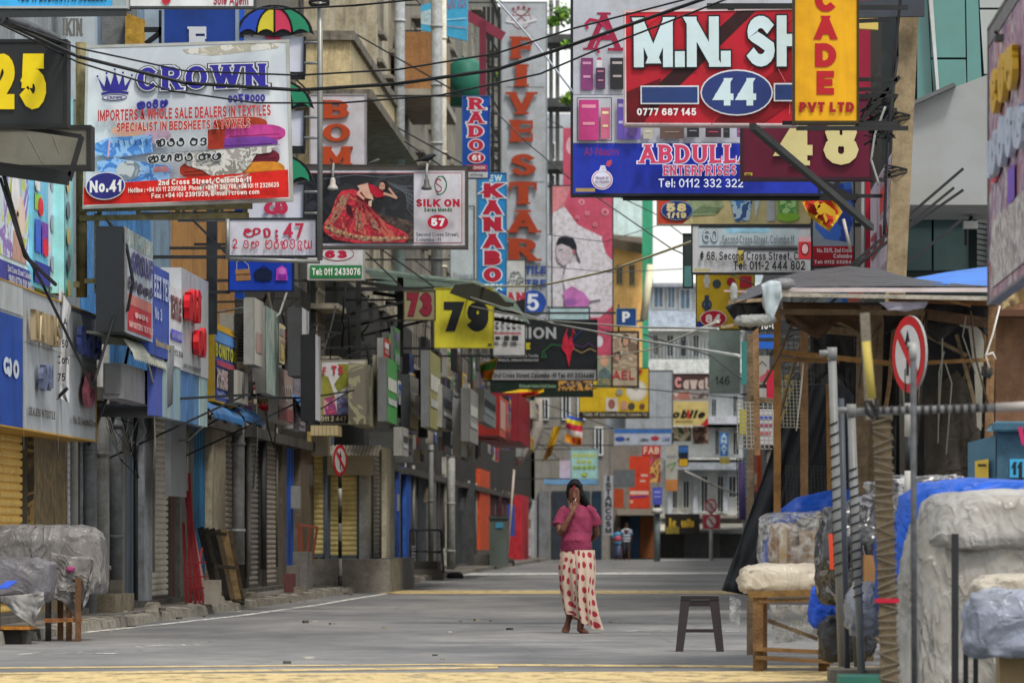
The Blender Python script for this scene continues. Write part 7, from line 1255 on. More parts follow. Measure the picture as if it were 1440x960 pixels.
# ================================================================ STALL ON THE RIGHT
WD = lambda h='#9a7448': mat(h, .75, .45, .4, streak=.35, scale=7)
GW = WD('#6f604c'); OW = WD('#86643c'); TW = WD('#85684a')
st = thing('market_stall', 'ramshackle timber street stall with grey plank roof edge and black tarp', 'stall', (1.5, 46, 0))
def post(name, a, b, w, mt, par=st, d=None):
    m_ = MB(); m_.bar(a, b, w, d or w, mt, up=(0, 1, 0)); return m_.build(name, par)
def fl_(px, Y): return Vector((P(px, 0, Y).x, Y, 0))
post('post', P(1093, 720, 43.8), P(1093, 420, 43.8), .055, OW); post('post', P(1131, 735, 45), P(1131, 425, 45), .06, TW); post('post', P(1168, 740, 46), P(1166, 540, 46), .05, OW)
post('post', fl_(1055, 49), P(1055, 470, 49), .06, GW); post('post', P(1065, 640, 48), P(1062, 420, 48), .05, TW); post('post', P(1210, 700, 44.5), P(1215, 430, 44.5), .1, GW); post('post', fl_(1380, 43.5), P(1396, 420, 43.5), .06, TW); post('post', fl_(1395, 43.8), P(1392, 520, 43.8), .05, WD('#9c8478')); post('post', fl_(1217, 46.5), P(1232, 430, 46.5), .13, GW); post('post', fl_(1272, 47), P(1270, 540, 47), .06, mat('#8c8c84', .6, .4))
post('roof_edge', P(1082, 414, 42.4), P(1405, 420, 42.2), .03, WD('#a19c90'), d=.075)
m_ = MB(); m_.prism([P(1082, 405, 42.5), P(1405, 405, 42.3), P(1405, 398, 47), P(1100, 396, 47)], (0, 0, -.03), mat('#b8aeb0', .5, .3)); m_.build('roof_board', st)
for (a, b, Y1_, w, mt) in (((1090, 438), (1300, 440), 43, .04, GW), ((1100, 495), (1262, 512), 43.5, .04, OW), ((1096, 505), (1180, 508), 43.6, .035, TW), ((1262, 512), (1400, 505), 43.4, .03, OW), ((1250, 418), (1400, 425), 43.5, .06, WD('#6b4a2c')), ((1290, 440), (1395, 455), 44.5, .08, WD('#5a4636')), ((1050, 560), (1100, 565), 48.04, .045, GW), ((1140, 462), (1240, 470), 46, .06, GW), ((1300, 415), (1365, 430), 42.6, .02, OW)):
    post('rail', P(*a, Y1_), P(*b, Y1_), w, mt)
m_ = MB()
for a, b in (((1100, 446), (1210, 430)), ((1150, 445), (1235, 470)), ((1230, 430), (1290, 500)), ((1300, 470), (1360, 500)), ((1345, 470), (1380, 600)), ((1160, 455), (1240, 440))): m_.bar(P(*a, 45.5 + .04 * len(m_.f) / 6), P(*b, 45.52 + .04 * len(m_.f) / 6), .03, .03, GW)
m_.build('roof_twigs', st)
# white scalloped panel under the roof, right
m_ = MB(); m_.prism([P(a, b, 45) for a, b in ((1295, 470), (1340, 455), (1362, 462), (1370, 520), (1374, 600), (1380, 605), (1384, 480), (1370, 430), (1310, 445))], (0, .03, 0), mat('#8c8c84', .7, .4)); m_.build('torn_panel', st)
# dark interior: back tarp and side wall
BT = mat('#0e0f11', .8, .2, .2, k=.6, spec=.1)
def cloth(name, par, top, bot, Y, mt, nu=26, nv=18, amp=.05, fr=9, seed=0, ybot=None, label=None, cat=None):
    m_ = MB(); rings = []
    def samp(L, u): k = u * (len(L) - 1); i = min(int(k), len(L) - 2); f = k - i; return (L[i][0] + (L[i + 1][0] - L[i][0]) * f, L[i][1] + (L[i + 1][1] - L[i][1]) * f)
    k = m_.m(mt); V = []
    for j in range(nv + 1):
        v = j / nv
        for i in range(nu + 1):
            u = i / nu; a, b = samp(top, u), samp(bot, u); YY = Y + ((ybot or Y) - Y) * v; p = P(a[0] + (b[0] - a[0]) * v, a[1] + (b[1] - a[1]) * v, YY)
            w = noise.fractal(Vector((u * fr + seed, v * 2.2 + seed, seed)), .8, 2, 3); p.y += amp * (w * 1.3 + .7 * math.sin(u * fr * 2.2 + v * 1.5)) * (.25 + .75 * v); V.append(p)
    for j in range(nv):
        for i in range(nu): q = j * (nu + 1) + i; m_.poly([V[q], V[q + 1], V[q + nu + 2], V[q + nu + 1]], mt, True)
    me = m_.mesh(name)
    import bmesh
    bm = bmesh.new(); bm.from_mesh(me); bmesh.ops.remove_doubles(bm, verts=bm.verts, dist=.0004); bmesh.ops.solidify(bm, geom=bm.faces[:], thickness=.008); bm.to_mesh(me); bm.free()
    for p in me.polygons: p.use_smooth = True
    return link(name, me, par, label, cat)
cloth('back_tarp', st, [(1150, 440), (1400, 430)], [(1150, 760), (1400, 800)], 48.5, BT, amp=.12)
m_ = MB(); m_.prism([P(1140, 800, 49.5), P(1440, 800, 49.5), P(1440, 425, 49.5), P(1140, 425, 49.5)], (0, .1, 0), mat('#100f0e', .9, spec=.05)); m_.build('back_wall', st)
DK1 = creased('#1c1b1c', .6, 4, .08); BR1 = creased('#4a3a2c', .8, 4, .06)
for tp, bt, Y_, mt in (([(1100, 424), (1150, 426), (1210, 428)], [(1105, 452), (1150, 478), (1180, 450), (1212, 470)], 44.2, BR1), ([(1240, 428), (1320, 428), (1395, 430)], [(1245, 470), (1280, 452), (1320, 480), (1360, 448), (1392, 478)], 44.6, DK1), ([(1140, 440), (1200, 440)], [(1146, 540), (1170, 520), (1204, 560)], 46.4, DK1), ([(1222, 470), (1262, 460)], [(1216, 700), (1258, 690)], 46.9, DK1), ([(1300, 560), (1345, 520), (1375, 560)], [(1300, 700), (1340, 690), (1385, 700)], 46, creased('#38342f', .7, 3, .1))):
    cloth('ragged_sheet', st, tp, bt, Y_, mt, amp=.07, fr=5, seed=Y_, nu=16, nv=10)
rr = random.Random(12)
for i in range(12):
    x = rr.uniform(1105, 1390); Y_ = rr.uniform(43.2, 46); m_ = MB(); a = P(x, rr.uniform(425, 470), Y_); b_ = P(x + rr.uniform(-45, 45), rr.uniform(500, 700), Y_ + rr.uniform(-.3, .5)); m_.tube([a, a.lerp(b_, .5) + Vector((rr.uniform(-.03, .03), 0, 0)), b_], rr.uniform(.008, .02), WD(rr.choice(['#5a4a3a', '#6f604c', '#3a3028', '#85684a'])), 5); m_.build('stick', st)
for i in range(10):
    x = rr.uniform(1090, 1390); p = P(x, rr.uniform(430, 520), 43.3); m_ = MB(); m_.tube([p, p + Vector((rr.uniform(-.06, .06), 0, -.15)), p + Vector((rr.uniform(-.1, .1), 0, -rr.uniform(.3, .8)))], .005, mat(rr.choice(['#b0b0ac', '#6a2a40', '#2a2c30', '#8a8a80']), .7), 4); m_.build('string', st)
TP = mat('#1d2026', .5, .2, .1, k=.8)
cloth('drape_tarp', st, [(1125, 520), (1150, 500), (1180, 505)], [(1016, 830), (1060, 838), (1120, 790)], 47.5, TP, amp=.06, fr=6, seed=3, nv=24)
cloth('drape_tarp', st, [(1118, 640), (1150, 540), (1200, 520)], [(1060, 800), (1120, 790), (1200, 770)], 47.9, TP, amp=.05, fr=5, seed=7)
RT = creased('#25262c', .45, 2.5, .12)
cloth('roof_tarp', st, [(1050, 408), (1080, 396), (1120, 385), (1190, 375), (1240, 380), (1290, 398)], [(1022, 432), (1080, 412), (1140, 405), (1200, 404), (1290, 405), (1400, 404)], 44.5, RT, amp=.1, fr=5, seed=5, ybot=42.6)
cloth('roof_tarp', st, [(1020, 432), (1050, 420), (1080, 412)], [(1040, 462), (1060, 466), (1085, 440)], 43.2, RT, amp=.04, fr=4, seed=9)
BLU = mat('#1c6fd0', .4, .2, .1); 
cloth('blue_roof_tarp', st, [(1285, 392), (1330, 384), (1380, 377), (1408, 375)], [(1290, 400), (1340, 402), (1380, 404), (1408, 407)], 45, BLU, amp=.08, fr=6, seed=2, ybot=43)
cloth('plastic_rag', st, [(1070, 400), (1084, 394), (1098, 396)], [(1078, 440), (1086, 452), (1100, 418)], 42.2, mat('#9aa6ac', .35, .3), amp=.03, fr=4, seed=4, nu=10, nv=8)
cloth('plastic_rag', st, [(1236, 425), (1270, 424), (1305, 424)], [(1250, 436), (1275, 438), (1300, 432)], 42.3, mat('#8d8a9a', .6, .3), amp=.03, fr=6, seed=6, nu=10, nv=6)
WR = creased('#8f9292', .3, 14, .03)
def lump(name, c, s, mt, par=None, seed=0, amp=.18, p=.55, n=30, fr=2.2, flat=True, zs=1, tap=0, label=None, cat=None, ridge=True):
    c = Vector(c); m_ = MB(); R = []
    sg = lambda a: math.copysign(abs(a) ** p, a)
    for j in range(n + 1):
        th = -PI / 2 + PI * j / n; ring = []
        for i in range(2 * n):
            ph = 2 * PI * i / (2 * n); d = Vector((sg(math.cos(th)) * sg(math.cos(ph)), sg(math.cos(th)) * sg(math.sin(ph)), sg(math.sin(th))))
            q = Vector((d.x * s[0], d.y * s[1], d.z * s[2])) * .5; f = Vector((q.x, q.y, q.z * zs)) * fr + Vector((seed * 3.1, seed * 1.7, seed)); q.x *= 1 - tap * q.z / s[2]; q.y *= 1 - tap * q.z / s[2]
            w = noise.fractal(f * 1.2, .9, 2, 3); r = 1 - abs(noise.noise(f * 2.3)) * 2; r2 = 1 - abs(noise.noise(f * 5 + Vector((4, 2, 1)))) * 2
            q *= 1 + amp * (w * .8 + (.45 * r ** 3 + .22 * r2 ** 3 if ridge else 0) - .2)
            if flat and q.z < -s[2] * .42: q.z = -s[2] * .42 - .02 * abs(w)
            ring.append(c + q)
        R.append(ring)
    m_.loft(R, mt); o = link(name, m_.mesh(name), par, label, cat); return o
lump('plastic_bag', P(1080, 424, 42.5), (.08, .1, .14), WR, st, 3, .3, .8, 14, 9, flat=False)
post('pole', P(1024, 425, 42.6), P(1078, 421, 42.6), .025, WD('#a89478')); post('pole', P(1014, 460, 42.6), P(1060, 452, 42.6), .02, WD('#a89478')); post('pole', P(1018, 409, 42.8), P(1050, 410, 42.8), .012, mat('#b08c9c'))
o = lump('plastic_bag', P(1062, 450, 42.5), (.28, .14, .09), WR, st, 5, .35, .8, 18, 7, flat=False); lump('plastic_bag', P(1032, 412, 42.5), (.06, .08, .14), WR, st, 8, .35, .8, 12, 9, flat=False); lump('plastic_bag', P(1100, 400, 42.4), (.2, .12, .08), mat('#6a6a6c', .4), st, 15, .35, .8, 14, 9, flat=False)
def grid(name, par, x1, y1, x2, y2, Y, nx, ny, mt, r=.004):
    m_ = MB()
    for i in range(nx + 1): x = x1 + (x2 - x1) * i / nx; m_.bar(P(x, y1, Y), P(x + 2, y2, Y), r * 2, r * 2, mt)
    for j in range(ny + 1): y = y1 + (y2 - y1) * j / ny; m_.bar(P(x1, y, Y + .01), P(x2, y + 1, Y + .01), r * 2, r * 2, mt)
    m_.build(name, par)
grid('wire_mesh', st, 1036, 565, 1092, 630, 48.5, 9, 11, mat('#8f8f88', .4)); grid('wire_mesh', st, 1090, 535, 1130, 600, 46.5, 8, 13, mat('#8f8f80', .4)); grid('wire_mesh', st, 1105, 655, 1165, 725, 46.3, 12, 14, mat('#26282a', .4)); grid('wire_mesh', st, 1100, 470, 1240, 540, 47, 18, 9, mat('#4c4c48', .4)); grid('wire_mesh', st, 1036, 644, 1056, 730, 49.2, 4, 12, mat('#33363a', .4))
# purple, blue things tied to the far post; hangers
m_ = MB(); m_.tube([P(1044, 730, 48.8), P(1043, 650, 48.8)], .03, mat('#3c3058', .5), 8); m_.build('umbrella_roll', None, label='rolled purple umbrella tied to the grey stall post', cat='umbrella')
# goods behind posts: printed boards hanging inside
for i, (x1, y1, x2, y2, Y_, c, lab) in enumerate(((1066, 470, 1090, 490, 62, '#2458b0', 'blue board glimpsed between stall posts'), (1060, 500, 1082, 560, 70, '#a8a8a4', 'pale board with scribbles glimpsed between stall posts'), (1078, 520, 1094, 560, 60, '#a81c34', 'red board glimpsed behind orange stall post'), (1058, 575, 1088, 625, 66, '#a8a4a8', 'white board of blue and red text strips behind the wire mesh'), (1068, 450, 1110, 466, 60, '#26282a', 'black board reading 10-C behind the stall corner'), (1043, 480, 1050, 540, 60, '#2f7470', 'thin teal board left of the grey stall post'), (1040, 575, 1062, 610, 75, '#b0a838', 'small yellow board behind the wire mesh'))):
    sign('small_sign', lab, 'sign', Front(Y_), (x1, y1, x2, y2), c, [] if i not in (3, 4, 1) else ([('r', 1060, 585, 1086, 590, '#3a4a9c'), ('r', 1060, 596, 1086, 600, '#8a3a5c'), ('r', 1060, 606, 1084, 611, '#a84a58')] if i == 3 else [('t', '10-C', 1070, 453, 1092, 463, '#b8b8b8', T(w=.24))] if i == 4 else [('l', [(1064, 515), (1072, 508), (1078, 514)], 1, '#55585a'), ('p', [(1068, 530), (1078, 524), (1080, 532), (1070, 538)], '#b85a68')]), t=.1, attach='R')
# table of the stall with boxes and bundles
tb = thing('wooden_table', 'rough wooden table with lower crossbars carrying the wrapped bundle', 'table', (P(1110, 0, 43.5).x, 43.5, 0))
TBW = WD('#75593a'); Yt = 42.8
def seg(name, a, b, w, d, mt, par): m_ = MB(); m_.bar(a, b, w, d, mt, up=(0, 1, 0)); return m_.build(name, par)
seg('tabletop', P(1052, 835, Yt + .3), P(1170, 832, Yt + .3), .05, .7, WD('#7c6038'), tb)
seg('rail', P(1066, 845, Yt), P(1165, 842, Yt), .03, .07, TBW, tb)
for px, yy in ((1066, Yt), (1158, Yt), (1072, Yt + .7), (1160, Yt + .7)): seg('leg', Vector((P(px, 0, yy).x, yy, 0)), Vector((P(px, 0, yy).x, yy, P(0, 838, Yt).z)), .075, .06, TBW, tb)
seg('crossbar', P(1062, 912, Yt - .05), P(1156, 916, Yt - .05), .03, .05, WD('#7a5c38'), tb); seg('crossbar', P(1062, 924, Yt - .08), P(1172, 930, Yt - .08), .03, .08, TBW, tb); seg('brace', P(1080, 872, Yt + .1), P(1150, 898, Yt + .1), .03, .05, GW, tb)
TR = mat('#a29c90', .28, .25, .1)
lump('wrapped_bundle', P(1102, 815, Yt + .25), (.68, .6, .24), creased('#b3ab9c', .3, 5, .05), None, 2, .16, .5, 30, 3.5, label='long cream plastic wrapped bundle on the wooden table', cat='bundle')
bx_ = thing('cardboard_boxes', 'brown cardboard boxes heaped under clear plastic sheet', 'boxes', P(1125, 795, Yt + .9)); CB = mat('#8a6440', .8, .3, .1); CB2 = mat('#a07c52', .8, .3, .1)
for (x1, y1, x2, y2, Y_, c) in ((1082, 735, 1120, 795, 43.9, CB), (1122, 770, 1165, 798, 43.8, CB2), (1124, 745, 1172, 770, 43.9, CB2), (1150, 720, 1195, 748, 44.1, CB)):
    m_ = MB(); p, q = P(x1, y2, Y_), P(x2, y1, Y_); m_.box(p.x, q.x, Y_, Y_ + .4, p.z, q.z, c); m_.box((p.x + q.x) / 2 - .03, (p.x + q.x) / 2 + .03, Y_ - .003, Y_, p.z + .01, q.z - .01, mat('#b89c6c', .4)); m_.build('box', bx_)
PLm = bpy.data.materials.new('clear_plastic'); PLm.use_nodes = True; t_ = PLm.node_tree; b_ = t_.nodes['Principled BSDF']; b_.inputs['Base Color'].default_value = (.75, .75, .72, 1); b_.inputs['Roughness'].default_value = .12
nn = nd(t_, 'ShaderNodeTexNoise'); nn.inputs['Scale'].default_value = 9; nn.inputs['Detail'].default_value = 4; nn.inputs['Distortion'].default_value = 1.5; rn = nd(t_, 'ShaderNodeMapRange'); rn.inputs[1].default_value = .4; rn.inputs[2].default_value = .7; rn.inputs[3].default_value = .1; rn.inputs[4].default_value = .75; tc = nd(t_, 'ShaderNodeNewGeometry'); t_.links.new(tc.outputs['Position'], nn.inputs['Vector']); t_.links.new(nn.outputs[0], rn.inputs[0]); t_.links.new(rn.outputs[0], b_.inputs['Alpha'])
lump('plastic_sheet', P(1128, 762, 44.15), (.68, .85, .46), PLm, bx_, 4, .12, .45, 28, 4)
cloth('blue_tarp', bx_, [(1085, 725), (1120, 700), (1165, 690), (1215, 688)], [(1075, 800), (1120, 730), (1170, 722), (1215, 730)], 44.6, mat('#1a4cac', .4, .2, .1), amp=.05, fr=5, seed=3, ybot=44.4)
cloth('blue_tarp', bx_, [(1084, 725), (1092, 715)], [(1070, 790), (1080, 795)], 44.5, mat('#1a4cac', .4, .2), amp=.03, fr=3, seed=4, nu=6)
cloth('hanging_plastic', tb, [(1082, 850), (1160, 850)], [(1088, 905), (1150, 895)], Yt + .75, PLm, amp=.06, fr=6, seed=8)
cloth('hanging_plastic', tb, [(1026, 838), (1042, 842)], [(1026, 872), (1040, 880)], 47.2, PLm, amp=.04, fr=4, seed=9, nu=8, nv=8)
lump('bundle', P(1160, 856, 42.2), (.24, .3, .32), creased('#1c50c8', .35, 6, .08), None, 6, .3, .8, 22, 7, label='crumpled bright blue bag hanging off the table corner', cat='bag')
DG = mat('#4a4a4c', .3, .3, .1); m_o = lump('bundle', P(1205, 785, 41.5), (.6, .6, .8), photo(('#232427', '#4a4a4c', '#303134', '#1c1d20', '#6a6a70'), 9, 2, .25), None, 7, .22, .7, 30, 4, label='dark grey glossy plastic bundle behind the pipes', cat='bundle')
lump('bundle', P(1220, 860, 39.8), (.32, .3, .4), creased('#7c818b', .22, 7, .06), None, 9, .25, .75, 26, 5, label='silvery plastic bag bundle below the dark bundle', cat='bundle')
lump('bundle', P(1300, 690, 43), (.8, .6, .22), photo(('#8a8a8c', '#6a6a6e', '#9c9c9e', '#505054'), 9, 8, .3), None, 11, .3, .6, 30, 6, label='knobbly grey plastic covered heap behind the blue tarp', cat='bundle')
m_ = MB(); m_.bar(P(1168, 750, 41), P(1170, 800, 41), .03, .02, mat('#c0442a', .5)); m_.build('orange_strap', None, label='orange strap on the dark bundle edge', cat='strap')
m_ = MB(); p, q = P(1214, 832, 41), P(1236, 780, 41); m_.box(p.x, q.x, 40.8, 41.1, p.z, q.z, mat('#8a6844', .8)); m_.build('carton', None, label='brown carton end between bundle and wrapped post', cat='box')
lump('bundle', P(1240, 745, 42.6), (.5, .5, .5), photo(('#3a3b3e', '#55565a', '#2c2d30', '#77777c'), 8, 3, .25, sharp=False), None, 17, .25, .7, 28, 5, label='dark crumpled plastic heap directly behind the string wound post', cat='bundle')
lump('bundle', P(1190, 900, 41.6), (.42, .4, .36), creased('#2c2d31', .3, 6, .06), None, 18, .22, .7, 22, 5, label='low black plastic bag under the dark glossy bundle', cat='bag')
lump('bundle', P(1262, 800, 39.6), (.3, .4, .7), creased('#1a4cac', .35, 5, .06), None, 19, .18, .6, 24, 5, label='blue sheet tucked between the string wound post and grey tarp bundle', cat='tarp')
# leaning grey pipes
PV = mat('#6f7170', .4, .3, streak=.2)
for i, (a, b, Y_, r, lab) in enumerate((((1185, 905), (1170, 500), 40.5, .03, 'tall grey plastic pipe wound with black cord'), ((1192, 905), (1183, 560), 40, .02, 'thin dark pipe behind the corded pipe'), ((1212, 925), (1197, 580), 39.5, .028, 'second grey plastic pipe with elbow top'), ((1205, 905), (1196, 620), 41, .02, 'narrow metal rod between the plastic pipes'))):
    t = thing('stall_pipe', lab, 'pipe', (P(a[0], 0, Y_).x, Y_, 0)); m_ = MB(); g = Vector((P(a[0], 0, Y_).x, Y_, 0)); e = P(*b, Y_); m_.tube([g, e], r, PV if i % 2 == 0 else mat('#3a3f48', .4), 10); m_.build('pipe', t)
    if i in (0, 2):
        m_ = MB(); m_.tube([e + Vector((0, 0, .02)), e + Vector((-.09, 0, .015))], r * .8, PV, 8); m_.tube([e - Vector((0, 0, .03)), e + Vector((0, 0, .06))], r * 1.2, PV, 10); m_.build('elbow', t)
        m_ = MB(); K_ = 30; m_.tube([g.lerp(e, .3 + .5 * k / (K_ * 4)) + Vector((r * 1.15 * math.cos(k * PI / 4 * 1.0), r * 1.15 * math.sin(k * PI / 4), 0)) for k in range(K_ * 4)], .006, mat('#1c1d20'), 4); m_.build('cord', t)
# string-wrapped timber post close to the camera and taped rail
t = thing('wrapped_post', 'slim timber post wound with grey string standing near the grey tarp', 'post', (P(1250, 0, 33).x, 33, 0)); g = Vector((P(1252, 0, 33).x, 33, 0)); e = P(1240, 585, 33)
m_ = MB(); m_.bar(g, e, .1, .08, WD('#6a5c48'), up=(0, 1, 0)); m_.build('post', t); m_ = MB(); rr = random.Random(8)
for k in range(46):
    z = .05 + k * .043; u = z / e.z; c = g.lerp(e, min(1, u)); dz = rr.uniform(-.028, .028); m_.tube([c + Vector((-.058, -.05, dz)), c + Vector((.058, -.052, -dz)), c + Vector((.06, .045, 0)), c + Vector((-.058, .045, dz)), c + Vector((-.058, -.05, dz))], .0055, mat('#625d52', .8), 4, caps=False)
m_.build('string', t); m_ = MB(); c = P(1247, 844, 33); m_.bar(c + Vector((-.07, -.055, 0)), c + Vector((.07, -.055, 0)), .01, .025, mat('#a81c34')); m_.build('red_band', t)
t = thing('upper_post', 'grey stick and yellow pipe tied above the string wound post', 'post', P(1235, 590, 33)); m_ = MB(); m_.bar(P(1224, 590, 32.8), P(1216, 440, 32.8), .055, .04, WD('#7a7468'), up=(0, 1, 0)); m_.build('stick', t); m_ = MB(); m_.tube([P(1226, 560, 32.6), P(1218, 480, 32.6)], .025, mat('#a8984c', .5), 8); m_.build('yellow_pipe', t)
t = thing('taped_rail', 'horizontal pole wrapped in grey and black tape across the stall front', 'rail', P(1320, 575, 32.6)); m_ = MB(); m_.tube([P(1204, 579, 32.5), P(1400, 573, 32.5)], .024, mat('#6f6f70', .5, .4, scale=14), 10); m_.build('rail', t)
m_ = MB(); m_.tube([P(1400, 573, 32.5), P(1480, 569, 32.5)], .028, mat('#9a9490', .6, .4), 10); m_.build('rail_end', t)
m_ = MB()
for k in range(14): x = 1240 + k * 11; c = P(x, 577 - k * .3, 32.5); m_.tube([c, c + Vector((.02, 0, 0))], .0265, mat('#2a2b2d'), 10)
m_.build('tape', t); m_ = MB(); m_.tube([P(1226 + 10 * math.cos(k), 575 + 14 * math.sin(k * 1.3), 32.45) for k in range(14)], .008, mat('#1c1d1f'), 5); m_.build('knot', t)
# no left turn sign
def disc_sign(label, c, R, yaw, poleh, bands, loc, flip=1, Y=0, polr=.03, bent=0):
    t = thing('road_sign', label, 'road sign', loc); c = Vector(c); ax = Vector((math.cos(yaw), math.sin(yaw), 0)); n = Vector((math.sin(yaw), -math.cos(yaw), 0)); up = Vector((0, 0, 1))
    m_ = MB(); ring = [c + ax * R * math.cos(i * PI / 16) + up * R * math.sin(i * PI / 16) for i in range(32)]; m_.prism([p + n * .0 for p in ring], n * -.02, mat('#8c8c8c', .4)); m_.disc(c + n * .004, R * .99, R * .99, mat('#b01c22', .4), ax, up, 32); m_.build('plate', t)
    m_ = MB(); m_.disc(c + n * .008, R * .76, R * .76, mat('#b9b9bd', .4), ax, up, 32); m_.build('face', t)
    a = MB(); w = R * .1
    q = lambda x, y, d: c + ax * x * R + up * y * R + n * d
    a.poly([q(-.07, -.55, .012), q(.07, -.55, .012), q(.07, .2, .012), q(-.07, .2, .012)], mat('#1b1c1e', .4)); a.poly([q(-.2 , .18, .0125), q(.2, .18, .0125), q(0, .62, .0125)], mat('#1b1c1e', .4)); a.build('arrow', t)
    a = MB(); a.poly([q(-.62 * flip, .45, .016), q(-.45 * flip, .62, .016), q(.62 * flip, -.45, .016), q(.45 * flip, -.62, .016)], mat('#b01c22', .4)); a.build('slash', t)
    z = poleh
    k = 0
    zb = loc[2]
    while zb < poleh - .01:
        z2 = min(poleh, zb + bands); m_ = MB(); m_.tube([(c.x, c.y + .05, zb), (c.x, c.y + .05, z2)], polr, mat('#222426' if k % 2 == 0 else '#a9a9a6', .5, .3), 10); m_.build('pole_band', t); zb = z2; k += 1
    return t
c = P(1278, 498, 41.9); disc_sign('large round red no turn sign standing in the stall', c, .285, math.radians(-67), c.z - .1, .25, (c.x, 41.9, 0))
c = P(478, 647, 104); disc_sign('round red no turn sign on striped pole before cream shutters', c, .29, math.radians(67), c.z - .1, .32, (c.x, 104, 0), polr=.035)
t = thing('pipe_stub', 'blurred grey pipe topped with a cap crossing the round sign', 'pipe', P(1284, 690, 31)); m_ = MB(); m_.tube([(P(1286, 0, 31).x, 31, 0), P(1284, 505, 31)], .017, mat('#4a4c50', .6, .5, scale=18), 10); m_.build('pipe', t); m_ = MB(); m_.tube([P(1284, 505, 31), P(1284, 482, 31)], .02, mat('#9a9c9c', .4), 10); m_.tube([P(1284, 487, 31), P(1276, 484, 31)], .014, mat('#9a9c9c', .4), 8); m_.build('elbow', t)
# blue grey cabinet
cb = thing('meter_cabinet', 'blue grey steel cabinet with yellow notice and plate', 'cabinet', P(1400, 697, 40)); BG = mat('#3a5c6e', .45, .2, .05)
p, q = P(1402, 697, 40), P(1470, 605, 40); m_ = MB(); m_.box(p.x, q.x, 40, 40.5, p.z, q.z, BG); m_.build('body', cb); m_ = MB(); m_.box(p.x - .03, q.x, 39.9, 40.5, q.z + .002, q.z + .05, BG); m_.hexa([P(1386, 606, 39.9), P(1470, 606, 39.9), P(1470, 592, 40), P(1400, 592, 40), P(1386, 606, 40.5), P(1470, 606, 40.5), P(1470, 592, 40.5), P(1400, 592, 40.5)], BG); m_.build('lid', cb)
m_ = MB(); m_.hexa([P(1361, 697, 40.3), P(1400, 697, 40), P(1400, 612, 40), P(1361, 622, 40.3), P(1361, 697, 40.34), P(1400, 697, 40.04), P(1400, 612, 40.04), P(1361, 622, 40.34)], mat('#41657a', .45, .2)); m_.build('door', cb)
m_ = MB(); f = Front(40.12); m_.poly([P(1371, 694, 40.15), P(1390, 693, 40.02), P(1390, 645, 40.02), P(1371, 648, 40.15)], mat('#c0a43c', .5)); 
for y in (652, 672, 680): m_.poly([P(1375, y + 4, 40.05), P(1387, y + 4, 40.0), P(1387, y, 40.0), P(1375, y, 40.05)], mat('#3a3420', .5))
m_.build('notice', cb); m_ = MB(); f = Front(39.99); m_.poly([f.pt(1420, 671), f.pt(1445, 671), f.pt(1445, 645), f.pt(1420, 645)], mat('#3f9cc4', .5)); draw_text(m_, f, '11', 1423, 649, 1438, 667, '#15242c', .004, w=.24); m_.build('plate', cb)
m_ = MB(); m_.bar(P(1440, 625, 39.7), P(1434, 600, 39.7), .03, .05, mat('#b02858')); m_.build('pink_strap', None, label='pink strap hanging over the cabinet edge', cat='strap')
m_ = MB(); m_.bar(P(1435, 700, 39.4), P(1435, 655, 39.4), .025, .025, mat('#1e2022')); m_.build('black_rod', None, label='short black rod in front of the cabinet plate', cat='rod')
# brown wall behind the cabinet and fabric canopy
t = thing('plaster_wall', 'stained brown plaster wall behind the cabinet', 'wall', P(1430, 700, 46)); m_ = MB(); m_.box(P(1400, 0, 46).x, P(1560, 0, 46).x, 46, 46.3, 0, P(0, 425, 46).z, mat('#8a6a54', .9, .35, .2, streak=.3)); m_.build('wall', t); m_ = MB(); m_.box(P(1398, 0, 46).x, P(1560, 0, 46).x, 45.6, 45.99, P(0, 447, 46).z, P(0, 438, 46).z, mat('#5c4234', .8)); m_.build('ledge', t)
cloth('cloth_awning', None, [(1404, 392), (1425, 372), (1470, 345)], [(1410, 436), (1430, 428), (1470, 420)], 40.5, mat('#a8926a', .7, .4, streak=.3), amp=.06, fr=6, seed=12, label='dirty cream cloth awning corner under the purple sign', cat='awning')
t = thing('tie_rope', 'white cord tying the brown post to the stall roof', 'cord', P(1395, 520, 43)); m_ = MB(); m_.tube([P(1406, 430, 43), P(1396, 470, 42.9), P(1386, 500, 42.9), P(1392, 520, 42.9)], .008, mat('#c8c8c4'), 5); m_.tube([P(1385, 500, 42.9), P(1396, 496, 42.9), P(1400, 505, 42.9)], .01, mat('#c8c8c4'), 5); m_.tube([P(1388 + 7 * math.cos(k), 523 + 8 * math.sin(k * 1.7), 42.8) for k in range(12)], .012, mat('#26282a'), 5); m_.build('cord', t)
# big tarp bundles bottom right
BTp = creased('#1c52b4', .4)
lump('tarp_bundle', P(1400, 800, 38.3) + Vector((.2, .4, -.1)), (1.75, 1.0, 1.42), BTp, None, 21, .06, .35, 40, 2, label='bright blue tarp over the load behind the grey tarp bundle', cat='tarp')
gt = lump('tarp_bundle', P(1390, 850, 36) + Vector((.08, .1, -.05)), (1.3, .9, 1.36), creased('#918f8a', .28, 3.4, .16, .5), None, 31, .1, .4, 64, 3.4, zs=.3, tap=.22, label='big dirty white grey tarp bundle with folded top', cat='tarp'); lump('tarp_flap', P(1390, 730, 36) + Vector((.14, .08, -.02)), (1.12, .95, .4), creased('#9c9a96', .28, 3.4, .13, .6), gt, 33, .1, .45, 48, 3, zs=.5, tap=.1)
rp = MB(); c0 = P(1390, 850, 36) + Vector((.08, .1, -.05))
for dx in (-.12, .42):
    rp.tube([c0 + Vector((dx, .42 * math.cos(a) * -1, .64 * math.sin(a))) for a in [i * PI / 10 for i in range(-2, 11)]], .007, mat('#2f3a38'), 5)
rp.build('tie_rope', gt) if False else link('tie_rope', rp.mesh('tie_rope'), None, 'dark ropes tied over the grey tarp bundle', 'rope')
